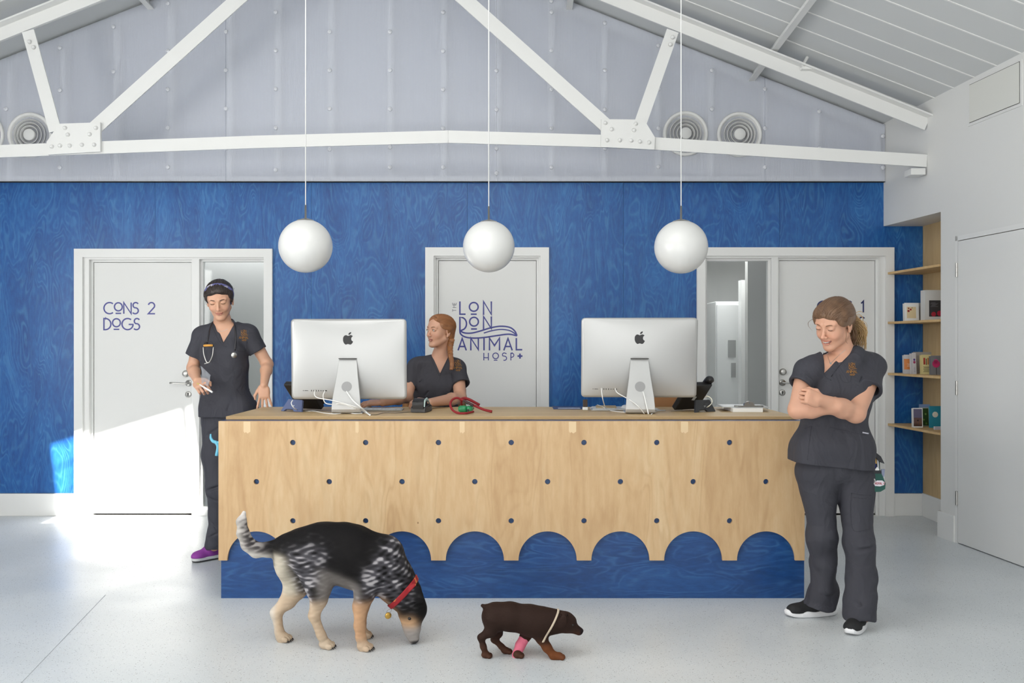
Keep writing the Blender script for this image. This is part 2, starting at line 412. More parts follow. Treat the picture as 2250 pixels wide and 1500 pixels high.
# milky polycarbonate gable
gab = tag(empty('wall_gable'), kind='structure')
yg = YB-.035
def gz(x): return zc(x)-.02
sheets = [(-700, -93), (-93, 499), (499, 1091), (1091, 1678), (1678, 1941)]
for a, b in sheets:
    x0, x1 = XB(a)+.0015, XB(b)-.0015
    top = [(x1, gz(x1))]+([(RX, gz(RX))] if x0 < RX < x1 else [])+[(x0, gz(x0))]
    obj('polycarbonate_sheet', prism([[(x0, zt), (x1, zt)]+top], yg, yg+.012), 'poly', gab)
studpx = [-570, -452, -334, -216, -100, 18, 136, 253, 372, 502, 608, 726, 856, 974, 1094, 1211, 1328, 1445, 1562, 1681, 1797, 1930]
mst = mat('stud_timber', (250, 250, 250), .7)
for p in studpx:
    x = XB(p+1); bm = bmesh.new(); n = 7
    prof = [(x-.026+.052*i/n, yg+.03+.02*(2*i/n-1)**2) for i in range(n+1)]+[(x+.026, YB+.09), (x-.026, YB+.09)]
    prism([prof], zt+.03, 0, 'XY', bm)
    for v in bm.verts:
        if v.co.z < .01: v.co.z = gz(v.co.x)-.07
    obj('stud', bm, mst, gab)
bm = bmesh.new(); bx(bm, XL, XB(1942), yg+.02, YB+.09, zt-.0, zt+.05, bev=.008); obj('bottom_rail', bm, mst, gab)
bm = bmesh.new()
for xa, xb in ((XL, RX), (RX, XB(1942))):
    beam(bm, (xa, YB+.03, gz(xa)-.045), (xb, YB+.03, gz(xb)-.045), .075, .1)
obj('top_rail', bm, mst, gab)
obj('base_strip', prism([[(XL, zt-.003), (XB(1941), zt-.003), (XB(1941), zt+.002), (XL, zt+.002)]], yg-.003, YB+.05), 'darkgap', gab)
caps = []
ys = {18: (242,), 136: (370, 201, 108), 253: (326, 160, 62), 372: (369, 283, 199, 115, 11), 499: (328, 241, 157, 73), 608: (375, 283, 198, 114, 30), 726: (330, 241, 157, 73), 858: (369, 325, 242, 157, 73), 974: (369, 284, 199, 115, 30),
      1091: (382, 328, 243, 158), 1211: (369, 284, 199, 114, 30, 6), 1328: (328, 243, 157, 54), 1445: (368, 284, 198, 103), 1562: (326, 242, 157), 1678: (369, 284, 198), 1797: (327, 247), 1936: (370, 301)}
capm = None
for p in ys:
    for q in ys[p]:
        if capm is None:
            R_ = Matrix.Rotation(PI/2, 4, 'X')
            bm = lathe([(0, .009), (.006, .009), (.008, .006), (.012, .006), (.016, .004), (.0175, 0), (0, 0)], 18, Mx=R_)
            capm = obj('fixing_cap', bm, mat('cap_plastic', (222, 224, 230), .35), gab, True); c = capm
        else: c = capm.copy(); COL.objects.link(c); c.parent = gab
        c.location = (XB(p), yg, ZB(q))

# right wall
ue = (YB-YR)*RN
uD0, uD1, zD = (YB-6.484)*RN, (YB-6.484)*RN+.93, 2.157
def zr(u):
    p = TW(u, 0, 0); return zc(p.x, p.y)+.04
uP = (YB-6.698)*RN
bm = prism([[(0, ZS), (uP, ZS), (uP, 0), (uD0, 0), (uD0, zD), (uD1, zD), (uD1, 0), (ue, 0), (ue, zr(ue)), (0, zr(0))]], 0, .36)
for v in bm.verts: v.co = TW(v.co.x, v.co.y, v.co.z)
wr = struct('wall_right', bm, 'white')
bm = bmesh.new(); bx(bm, 3.395, 3.42, 6.6, YB, .19, ZS+.02)
o = struct('wall_recess', bm, wood('recess_birch', [(.25, (196, 166, 118)), (.5, (208, 180, 132)), (.75, (216, 190, 144))], (184, 150, 104), .5, (3, 3, .5), 22, .3))
bm = bmesh.new(); bx(bm, 3.381, 3.42, 6.72, YB-.014, 0, .19, bev=.002, seg=1); struct('baseboard_recess', bm, 'trim')
bm = bmesh.new(); bx(bm, 3.415, 3.5, 6.75, YB+.1, 0, ZS+.1); struct('wall_recess_core', bm, 'white')
bm = prism([[(uP-.018, -.016), (uD0-.03, -.016), (uD0-.03, .03), (uP+.02, .03), (uP+.02, .2), (uP-.018, .2)]], 0, .19, 'XY')
for v in bm.verts: v.co = TW(v.co.x, v.co.y, v.co.z)
struct('baseboard_right', bm, 'trim')
bm = prism([[(uD1+.04, -.016), (ue, -.016), (ue, .01), (uD1+.04, .01)]], 0, .19, 'XY')
for v in bm.verts: v.co = TW(v.co.x, v.co.y, v.co.z)
struct('baseboard_right.001', bm, 'trim')
# door 4 in the right wall
d4 = tag(empty('door_4'), kind='structure')
def twbox(name, u0, u1, n0, n1, z0, z1, m, parent, bev=0):
    bm = bmesh.new(); bx(bm, u0, u1, n0, n1, z0, z1, bev=bev)
    for v in bm.verts: v.co = TW(v.co.x, v.co.y, v.co.z)
    return obj(name, bm, m, parent)
twbox('leaf', uD0+.006, uD1-.006, -.006, .04, .006, zD-.008, 'door', d4, .002)
bm = bmesh.new()
for a, b, c, d in ((uD0-.03, uD0+.001, 0, zD+.03), (uD1-.001, uD1+.03, 0, zD+.03), (uD0-.03, uD1+.03, zD-.003, zD+.03)): bx(bm, a, b, -.004, .05, c, d)
for v in bm.verts: v.co = TW(v.co.x, v.co.y, v.co.z)
obj('frame', bm, 'trim', d4)
twbox('shadow_gap', uD0, uD1, .03, .05, 0, zD, 'darkgap', d4)
for py in (593, 852, 1094):
    z = EYE-(py-CY)/F*6.484
    hm = bmesh.new(); p = TW(uD0+.002, -.012, z-.05); lathe([(0, 0), (.009, 0), (.009, .032), (.0085, .033), (.009, .034), (.009, .066), (.0085, .067), (.009, .068), (.009, .1), (0, .1)], 14, hm, Matrix.Translation(p))
    q = [TW(uD0-.012, -.006, z-.05), TW(uD0+.022, -.006, z-.05)]
    obj('hinge', hm, 'chrome', d4)
# access panel
ap = tag(empty('access_panel'), 'white rectangular access panel flush in right wall under the ceiling', 'access panel')
u0, u1 = (YB-6.34)*RN, (YB-5.81)*RN
twbox('surround', u0-.02, u1+.02, -.006, .01, 2.955-.02, 3.222+.012, 'white', ap, .002)
twbox('gap', u0, u1, -.0075, .0, 2.955, 3.222, 'darkgap', ap)
twbox('cover', u0+.004, u1-.003, -.011, .0, 2.958, 3.218, mat('cover_paint', (222, 222, 216), .5), ap, .001)

# left wall with a window, rear wall with wide glazing (both behind or beside the camera)
bm = prism([[(YR, 0), (10.6, 0), (10.6, zc(XL, 10.6)+.05), (YR, zc(XL, YR)+.05)], [(-.3, .75), (3.2, .75), (3.2, 2.65), (-.3, 2.65)]], XL-.15, XL, 'YZ')
struct('wall_left', bm, 'white')
def winframe(name, pts, bars):
    o = tag(empty(name), kind='structure'); bm = bmesh.new()
    for a, b in bars: beam(bm, a, b, .06, .06, (1, 0, 0) if abs(a[0]-b[0]) < 1e-6 and abs(a[1]-b[1]) > 0 else (0, 1, 0))
    obj('window_frame', bm, 'trim', o)
winframe('window_1', None, [((XL-.08, y, .75), (XL-.08, y, 2.65)) for y in (-.3, 1.45, 3.2)]+[((XL-.08, -.3, z), (XL-.08, 3.2, z)) for z in (.75, 2.65)])
bm = prism([[(XL-.2, 0), (5.2, 0), (5.2, zc(5.2, YR)+.05), (RX, zc(RX, YR)+.05), (XL-.2, zc(XL-.2, YR)+.05)], [(-4.4, .35), (2.2, .35), (2.2, 2.9), (-4.4, 2.9)]], YR-.15, YR)
struct('wall_front', bm, 'white')
winframe('window_2', None, [((x, YR-.08, .35), (x, YR-.08, 2.9)) for x in (-4.4, -2.75, -1.1, .55, 2.2)]+[((-4.4, YR-.08, z), (2.2, YR-.08, z)) for z in (.35, 2.9)])

# doors in the back wall
def door(n, d, leaf, pane, texts, handles, side):
    r = tag(empty('door_%d' % n), kind='structure')
    x0, x1, top = XB(d[0]), XB(d[1]), ZB(d[2]); lx0, lx1, lz = XB(leaf[0]), XB(leaf[1]), ZB(leaf[2]); bot = .022
    holes = [[(lx0, 0.001), (lx1, 0.001), (lx1, lz), (lx0, lz)]]
    if pane: px0, px1, pz1, pz0 = XB(pane[0]), XB(pane[1]), ZB(pane[2]), ZB(pane[3]); holes.append([(px0, pz0), (px1, pz0), (px1, pz1), (px0, pz1)])
    def ringset(y0, y1, g, outer):
        ox0, ox1, oz = outer
        hs = [[(a[0][0]-g, a[0][1]-g if i else 0.001), (a[1][0]+g, a[1][1]-g if i else 0.001), (a[2][0]+g, a[2][1]+g), (a[3][0]-g, a[3][1]+g)] for i, a in enumerate(holes)]
        return prism([[(ox0, 0), (ox1, 0), (ox1, oz), (ox0, oz)]]+hs, y0, y1)
    # architrave, lining and stop step back towards the leaf
    ar = .07
    bm = prism([[(x0, 0), (x0, top), (x1, top), (x1, 0), (x1-ar, 0), (x1-ar, top-ar), (x0+ar, top-ar), (x0+ar, 0)]], YB-.03, YB+.03)
    obj('architrave', bm, 'trim', r)
    obj('frame', ringset(YB-.006, YB+.06, .018, (x0+.02, x1-.02, top-.02)), 'trim', r)
    obj('stop', ringset(YB+.03, YB+.09, 0, (x0+.02, x1-.02, top-.02)), 'trim', r)
    yl = YB+.04
    bm = bmesh.new(); bx(bm, lx0+.003, lx1-.003, yl, yl+.044, .012, lz-.003, bev=.002, seg=1); lf = obj('leaf', bm, 'door', r)
    box('threshold', 'darkgap', (lx0, lx1, yl+.02, yl+.06, 0, .014), r)
    if pane: box('pane', 'glass', (px0-.004, px1+.004, YB+.05, YB+.056, pz0-.004, pz1+.004), r)
    for px, py, kind in handles:
        x, z = XB(px), ZB(py); RR = Matrix.Translation((x, yl, z)) @ Matrix.Rotation(PI/2, 4, 'X')
        if kind == 'turn': bm = lathe([(0, .03), (.02, .03), (.024, .027), (.026, .012), (.029, .008), (.029, 0), (0, 0)], 24, Mx=RR); obj('thumb_turn', bm, 'chrome', lf, True)
        if kind == 'lever':
            bm = lathe([(0, .05), (.009, .05), (.009, .01), (.024, .009), (.027, .006), (.027, 0), (0, 0)], 24, Mx=RR)
            tube([(x, yl-.045, z), (x+side*.03, yl-.052, z), (x+side*.14, yl-.05, z+.004)], .0075, 10, bm, 4); obj('handle', bm, 'chrome', lf, True)
        if kind == 'lock':
            bm = lathe([(0, .007), (.022, .007), (.026, .004), (.026, 0), (0, 0)], 24, Mx=RR); o = obj('lock', bm, 'chrome', lf, True)
            bm = bmesh.new(); bx(bm, x-.004, x+.004, yl-.009, yl, z-.014, z+.008); lathe([(0, .0095), (.008, .0095), (.008, 0), (0, 0)], 16, bm, Matrix.Translation((x, yl, z+.006)) @ Matrix.Rotation(PI/2, 4, 'X')); obj('keyhole', bm, 'black', o)
    if texts: texts(lf, yl)
    return r
def TX(yl):
    s = F/yl
    return lambda u, v, d: Vector(((u-CX)/s, yl-.0003-d, EYE-(v-CY)/s))
def row(bm, s, x, ybase, h, w, T, gap=.17, end=None):
    T2 = lambda u, v, d: T(u, 2*ybase-v, d)
    return letters(bm, s, h, w, .0012, T2, x, ybase, gap)
def t1(lf, yl):
    T = TX(yl); bm = bmesh.new(); row(bm, 'CONS', 228.5, 689, 24.5, 3, T, .14); row(bm, '2', 326, 689, 24.5, 3, T); row(bm, 'DOGS', 228.5, 724, 24.5, 3, T, .15); obj('lettering', bm, 'blueletter', lf)
def t3(lf, yl):
    T = TX(yl); bm = bmesh.new(); row(bm, 'CONS', 1796, 686, 24.5, 3, T, .14); row(bm, '1', 1892, 686, 24.5, 3, T); row(bm, 'CATS', 1829, 721, 24.5, 3, T, .12); obj('lettering', bm, mat('navy_vinyl', (40, 48, 100), .4), lf)
def t2(lf, yl):
    T = TX(yl); bm = bmesh.new(); w = 3.3
    def st(p, ww=w): stroke(bm, p, ww, .0012, T)
    st([(1010.5, 662), (1010.5, 690), (1023, 690)]); st(arc(1041, 674, 9.6, 9.6, 0, 360, 32)); st([(1034.5, 690), (1047.5, 690)])
    for y0, y1 in ((662, 691.5), (695, 722.5)): st([(1062.5, y1+(0 if y0 == 662 else 2)), (1062.5, y0), (1079.5, y1-1), (1079.5, y0)])
    st([(1010.5, 727), (1010.5, 697), (1015, 697)]+arc(1013, 711, 12, 14, -85, 75)+[(1011, 727)])
    st(arc(1041.5, 706.5, 9.6, 9.6, 0, 360, 32)); st([(1035, 722.5), (1048, 722.5)])
    cm = lambda p: [(q.x, q.y) for q in catmull([(a, b, 0) for a, b in p], 8)]
    st(cm([(1010.5, 726), (1020, 731), (1036, 731.5), (1055, 727), (1078, 720), (1100, 716.5), (1120, 719), (1131, 727), (1136, 737.5)]))
    st(cm([(1010.5, 724), (1012, 733), (1022, 740), (1040, 742.5), (1065, 741), (1095, 736.5), (1118, 734), (1136, 737.5)]))
    st(cm([(1063, 731.5), (1080, 726.5), (1100, 723.5), (1118, 725.5), (1129, 731), (1135, 737)]), 2.6)
    y0, y1 = 742.5, 769
    st([(1006.5, y1+.5), (1015.5, y0+1), (1024.5, y1+.5)]); st([(1009.5, 761), (1021.5, 761)])
    st([(1034.5, y1+.5), (1034.5, y0), (1051, y1-1), (1051, y0)]); st([(1063.5, y0), (1063.5, y1+.5)])
    st([(1075.5, y1+.5), (1075.5, y0), (1086.5, 759), (1097.5, y0), (1097.5, y1+.5)])
    st([(1107, y1+.5), (1116.2, y0+1), (1125.5, y1+.5)]); st([(1110, 761), (1122.3, 761)]); st([(1134.5, y0), (1134.5, 768), (1147.5, 768)])
    w = 2.0
    st([(1063, 775), (1063, 791.5)], 2); st([(1073, 775), (1073, 791.5)], 2); st([(1063, 785.5), (1073, 785.5)], 2)
    st(arc(1089, 781.5, 6.3, 6.3, 0, 360, 28), 2); st([(1085, 791), (1093, 791)], 2)
    st([(1113, 777)]+[(1108+4*math.cos(math.radians(a)), 779-4*math.sin(math.radians(a))) for a in range(60, 240, 20)]+[(1108.5+4.6*math.cos(math.radians(a)), 786.8-4.6*math.sin(math.radians(a))) for a in range(80, -140, -20)], 2)
    st([(1122.5, 791.5), (1122.5, 775.5), (1124.5, 775.5)]+[(1124.5+4.5*math.cos(math.radians(a)), 780-4.5*math.sin(math.radians(a))) for a in range(90, -91, -20)]+[(1122.5, 784.5)], 2)
    st([(1142.5, 776.5), (1142.5, 787.5)], 3.6); st([(1137, 782), (1148, 782)], 3.6)
    obj('lettering', bm, 'blueletter', lf)
    bm = bmesh.new()
    def st2(p): stroke(bm, p, 1.1, .0012, T)
    st2([(994.5, 684.5), (994.5, 679)]); st2([(994.5, 681.8), (1002.5, 681.8)])
    st2([(994.5, 675.5), (1002.5, 675.5)]); st2([(994.5, 670.5), (1002.5, 670.5)]); st2([(997.5, 675.5), (997.5, 670.5)])
    st2([(994.5, 665), (994.5, 668.5), (1002.5, 668.5), (1002.5, 665)]); st2([(998.3, 668.5), (998.3, 665.4)])
    obj('small_lettering', bm, 'greyletter', lf)
door(1, D1, (201, 418, 575), (443, 577, 574, 1115), t1, [(405, 821, 'turn'), (411, 842, 'lever'), (410, 867, 'lock')], -1)
door(2, D2, (962, 1179, 571), None, t2, [], 1)
door(3, D3, (1714, 1927, 571), (1555, 1690, 572, 1115), t3, [(1723, 817, 'turn'), (1722, 841, 'lever'), (1722, 863, 'lock')], 1)

# rooms seen through the side panes
mroom = mat('inner_room_paint', (214, 214, 212), .6)
bm = bmesh.new(); bx(bm, XL-.2, 5.2, 10.45, 10.6, 0, 2.9); struct('wall_far', bm, mroom)
for k, x in enumerate((-1.9, .55, 3.4)):
    bm = bmesh.new(); bx(bm, x-.05, x+.05, YB+.2, 10.45, 0, 2.9); struct('wall_partition' if k == 0 else 'wall_partition.%03d' % k, bm, mroom)
bm = bmesh.new(); bx(bm, XL-.2, 5.2, YB+.2, 10.6, 2.7, 2.78); struct('ceiling_inner', bm, mroom)
bm = bmesh.new(); bx(bm, -3.2, -1.95, 8.8, 8.9, 0, 2.7); struct('wall_screen', bm, mat('screen_paint', (200, 200, 198), .7))
# right room: tall white cupboard with grey notices, white door frame strip
cu = thing('cupboard', 'tall white cupboard standing behind the right side pane', 'cupboard')
x0, x1 = W(1572, 0, 9.2).x, W(1628, 0, 9.2).x
box('carcass', 'white', (x0, x1, 9.2, 9.7, 0, EYE+(755-662)/F*9.2), cu, .01); box('door', 'white', (x0+.01, x1-.01, 9.18, 9.2, .05, EYE+(755-665)/F*9.2-.02), cu, .004)
for k, (a, b, c, d) in enumerate(((1600, 1617, 747, 785), (1607, 1617, 797, 829))):
    o = box('notice', mat('grey_card', (150, 150, 148), .7), (W(a, 0, 9.17).x, W(b, 0, 9.17).x, 9.172, 9.178, EYE-(d-CY)/F*9.17, EYE-(c-CY)/F*9.17))
    tag(o, ['upper grey notice taped on the white cupboard behind the pane', 'lower grey notice taped on the white cupboard behind the pane'][k], 'notice')
bm = bmesh.new(); bx(bm, W(1629, 0, 9).x, W(1643, 0, 9).x, 9.0, 9.12, 0, EYE+(755-615)/F*9); struct('trim_1', bm, 'trim')
bm = bmesh.new(); bx(bm, W(1643, 0, 8.6).x, 3.4, 8.6, 8.7, 0, 2.7); struct('wall_nook', bm, mat('nook_paint', (188, 187, 184), .7))

# ------------------------------------------------------------------ roof steel
YT = 6.88
tr = thing('roof_truss', 'white painted bolted steel roof truss spanning above the reception counter', 'roof truss')
def PT(px, py, y=YT): return W(px, py, y)
def bar(name, a, b, wpx, t=.012, y=YT, angle=0):
    A, B = PT(*a, y), PT(*b, y); bm = bmesh.new(); w = wpx*y/F; beam(bm, A, B, w, t)
    if angle:
        d = (B-A).normalized(); s = d.cross(Vector((0, 1, 0))).normalized()
        beam(bm, A+s*angle*(w/2-.006)+Vector((0, .04, 0)), B+s*angle*(w/2-.006)+Vector((0, .04, 0)), .01, .085)
    return obj(name, bm, 'steel', tr)
zl = lambda x: 2*771-x
# bottom chord in slightly cranked lengths
bp_ = [(-860, 388), (-460, 357), (0, 332.5), (560, 312), (985, 300.5), (1320, 310), (1440, 315.5), (2036, 353.5)]
bm = bmesh.new()
for y0 in (0,):
    n = len(bp_)
    for i, (p, q) in enumerate(zip(bp_, bp_[1:])):
        A, B = PT(*p), PT(*q); beam(bm, A, B, .094, .014)
        beam(bm, A+Vector((0, .05, .042)), B+Vector((0, .05, .042)), .01, .09)
obj('bottom_chord', bm, 'steel', tr)
def topc(a, b):
    bm = bmesh.new(); A, B = PT(*a), PT(*b); beam(bm, A, B, .095, .014)
    d = (B-A).normalized(); s = d.cross(Vector((0, 1, 0))).normalized(); s = s if s.z > 0 else -s
    beam(bm, A+s*.05+Vector((0, .0, 0)), B+s*.05+Vector((0, 0, 0)), .012, .16)
    return obj('top_chord', bm, 'steel', tr)
topc((771, -232), (2036, 273)); topc((771, -232), (zl(2036), 273))
bar('diagonal', (1345, 288), (771, -225), 31, angle=-1); bar('diagonal', (197, 292), (771, -225), 31, angle=1)
bar('strut', (1402, 285), (1478, 68), 27, y=YT-.01, angle=-1); bar('strut', (122, 288), (62, 68), 27, y=YT-.01, angle=1)
def gusset(pts, bolts):
    y = YT-.03; P_ = [PT(a, b, y) for a, b in pts]
    o = obj('gusset_plate', prism([[(p.x, p.z) for p in P_]], y-.006, y+.02), 'steel', tr)
    for a, b in bolts:
        p = PT(a, b, y-.006); bm = lathe([(0, .02), (.008, .019), (.013, .012), (.016, .002), (.016, 0), (0, 0)], 12, Mx=Matrix.Translation(p) @ Matrix.Rotation(PI/2, 4, 'X')); obj('bolt', bm, 'steel', o, True)
gusset([(1321, 262), (1415, 263), (1439, 302), (1437, 329), (1320, 323)], [(1330, 270), (1344, 284), (1397, 272), (1393, 286), (1334, 308), (1362, 308), (1387, 309), (1406, 311), (1426, 313)])
gusset([(131, 272), (221, 269), (221, 333), (106, 340), (103, 312)], [(143, 281), (149, 296), (211, 281), (197, 295), (114, 322), (132, 320), (153, 320), (180, 318), (207, 318)])
for (a, b) in ((1478, 82), (1473, 98), (65, 92), (74, 104)):
    p = PT(a, b, YT-.02); bm = lathe([(0, .02), (.008, .019), (.013, .012), (.016, 0), (0, 0)], 12, Mx=Matrix.Translation(p) @ Matrix.Rotation(PI/2, 4, 'X')); obj('bolt', bm, 'steel', tr, True)
bm = bmesh.new(); p = W(2014, 376, YT); bx(bm, p.x-.05, p.x+.06, YT-.02, YT+.1, p.z-.03, p.z+.02, bev=.004); obj('bearing_bracket', bm, 'steel', tr)
# stub bracket on the right rafter
bm = bmesh.new(); tube([W(1762, 147, YT-.05), W(1766, 140, YT-.04), W(1774, 126, YT-.02)], .012, 8, bm); a = W(1786, 154, YT-.03); bx(bm, a.x-.09, a.x, YT-.06, YT+.02, a.z-.0, a.z+.02); obj('cleat', bm, 'steel', tr)
for k, (x, lb) in enumerate(((1.99, 'white purlin running along the right ceiling slope to the right rafter'), (.49, 'white purlin on the right ceiling slope nearest the ridge'), (2*RX-1.99, 'white purlin low on the left ceiling slope'), (2*RX-.49, 'white purlin on the left ceiling slope nearest the ridge'))):
    bm = bmesh.new(); s = 1 if x > RX else -1
    n0, n1 = 1.0, YB-.03
    A, B = Vector((x, n0, zc(x, n0)-.046)), Vector((x, n1, zc(x, n1)-.046))
    beam(bm, A, B, .010, .074, (0, 0, 1)); beam(bm, A+Vector((-.020*s, 0, -.036)), B+Vector((-.020*s, 0, -.036)), .05, .010, (0, 0, 1))
    tag(obj('purlin', bm, 'steel'), lb, 'purlin', 'roof purlins')

# round air diffusers
def diffuser():
    r = thing('air_diffuser', '', 'air diffuser', group='round air diffusers in the gable')
    R_ = Matrix.Rotation(PI/2, 4, 'X')
    m = M['steel']
    obj('outer_ring', lathe([(.185, 0), (.185, .012), (.178, .018), (.165, .018), (.16, .012), (.142, -.02), (.142, -.03), (.185, -.03), (.185, 0)], 48, Mx=R_), m, r, True)
    for rr, dz in ((.127, .012), (.1, .016), (.073, .02)):
        obj('cone_ring', lathe([(rr, dz+.006), (rr+.004, dz+.003), (rr-.018, dz-.035), (rr-.022, dz-.035), (rr, dz+.006)], 40, Mx=R_), m, r, True)
    obj('centre_disc', lathe([(0, .03), (.042, .03), (.048, .024), (.046, -.02), (0, -.02)], 32, Mx=R_), m, r, True)
    obj('duct', lathe([(.142, -.03), (.14, -.034), (0, -.034)], 32, Mx=R_), 'darkgap', r)
    return r
dproto = None
for (px, py, lb) in ((72, 299, 'round white air diffuser in the gable beside the left gusset plate'), (-34, 299, 'round white air diffuser cut by the left edge of the photo'), (1504, 296, 'round white air diffuser behind the right pendant cord'), (1622, 298, 'round white air diffuser nearest the right wall')):
    loc = (XB(px), yg-.002, ZB(py))
    if dproto is None: dproto = diffuser(); dproto.location = loc; dproto['label'] = lb
    else: dup(dproto, loc, label=lb)

# pendants
def pendant(px, py, r, y, lb):
    c = W(px, py, y); t = thing('pendant_lamp', lb, 'pendant lamp', c, group='opal globe pendants over the counter')
    n = 32
    pr = [(r*math.sin(PI*i/n), -r*math.cos(PI*i/n)) for i in range(n-1)]
    o = obj('lamp_shade', lathe(pr+[(r*.2, r*.98)], 64), mat('opal_glass', (216, 216, 214), .32, coat=.4, emis=((255, 253, 248), .02)) if 'opal_glass' not in bpy.data.materials else bpy.data.materials['opal_glass'], t, True)
    obj('cap', lathe([(r*.34, r*.945), (r*.3, r*.975), (r*.12, r*1.03), (.006, r*1.05), (.005, r*1.05+.075), (0, r*1.05+.075)], 32), 'chrome', t, True)
    zt_ = zc(c.x, y)-c.z
    obj('cord', tube([(0, 0, r*1.05+.07), (0, 0, zt_)], .0032, 8), 'cable', t, True)
pendant(671.5, 540.5, .152, 5.2, 'globe pendant hanging at the left, above the left computer')
pendant(1074, 541.5, .1475, 5.2, 'slightly smaller globe pendant hanging in front of the middle door')
pendant(1496.5, 542.5, .152, 5.2, 'globe pendant hanging at the right, beside the right door frame')
# ------------------------------------------------------------------ the counter
YF = 5.063; SF = F/YF; ZT = 1.0085
def XF(px): return (px-CX)/SF
def ZF(py): return EYE-(py-CY)/SF
ct = thing('reception_counter', 'long birch plywood reception counter with scalloped front and round holes over a blue base', 'counter')
r_ = 64/SF; zb_ = ZF(1231); out = [(XF(480), ZF(925)), (XF(480), zb_)]
for k in range(8):
    c = XF(563.3+160*k); out += [(x, z) for x, z in circ(c, zb_, r_, 33, PI, 0, True)]
out += [(XF(1768), zb_), (XF(1768), ZF(925))]
holes_ = [circ(XF(x), ZF(y), 6/SF, 24) for y, x0, n in ((972, 643.3, 7), (1058, 563.3, 8), (1144, 643.3, 7)) for x in [x0+160*i for i in range(n)]]
fo = obj('scalloped_front', prism([out]+holes_, YF, YF+.018), 'birch', ct)
inlay = mat('filler_patch', (220, 194, 154), .5)
for x0, x1 in ((535, 550), (1010, 1021), (1250, 1266), (1496, 1512), (781, 788)):
    c = XF((x0+x1)/2); h = (x1-x0)/2/SF; bm = prism([[(c-h, ZF(926)), (c-h, ZF(947)), (c-h*.7, ZF(951)), (c-h*.3, ZF(949)), (c+h*.2, ZF(952)), (c+h, ZF(948)), (c+h, ZF(926))]], YF-.0004, YF+.002)
    obj('filled_slot', bm, inlay, fo)
x0, x1 = XF(486)*1.004, XF(1767)*1.004
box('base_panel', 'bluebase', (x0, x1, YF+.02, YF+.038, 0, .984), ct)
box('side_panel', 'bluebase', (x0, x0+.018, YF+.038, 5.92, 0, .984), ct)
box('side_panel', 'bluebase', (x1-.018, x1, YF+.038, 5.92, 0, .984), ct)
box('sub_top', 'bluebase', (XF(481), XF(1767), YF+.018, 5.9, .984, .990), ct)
box('inner_shelf', 'birchshelf', (x0+.018, x1-.018, YF+.04, 5.45, .12, .138), ct)
tp = bmesh.new(); bx(tp, -1.622, 1.617, 5.16, 5.942, .9905, ZT, bev=.0015, seg=1); obj('counter_top', tp, 'birchtop', ct)
box('top_edge', 'birchedge', (-1.621, 1.616, 5.158, 5.16, .9915, 1.0072), ct)

def YT_(py, z=ZT): return (EYE-z)*F/(py-CY)       # depth of a point lying at height z
def OT(px, py, z=ZT): return W(px, py, YT_(py, z))
def cable(name, pts, r, m, label=None, cat='cable', parent=None, n=6, sub=6):
    bm = tube([p if isinstance(p, Vector) else Vector(p) for p in pts], r, n, smooth_path=sub)
    for f in bm.faces: f.smooth = True
    o = obj(name, bm, m, parent)
    if label: tag(o, label, cat)
    return o
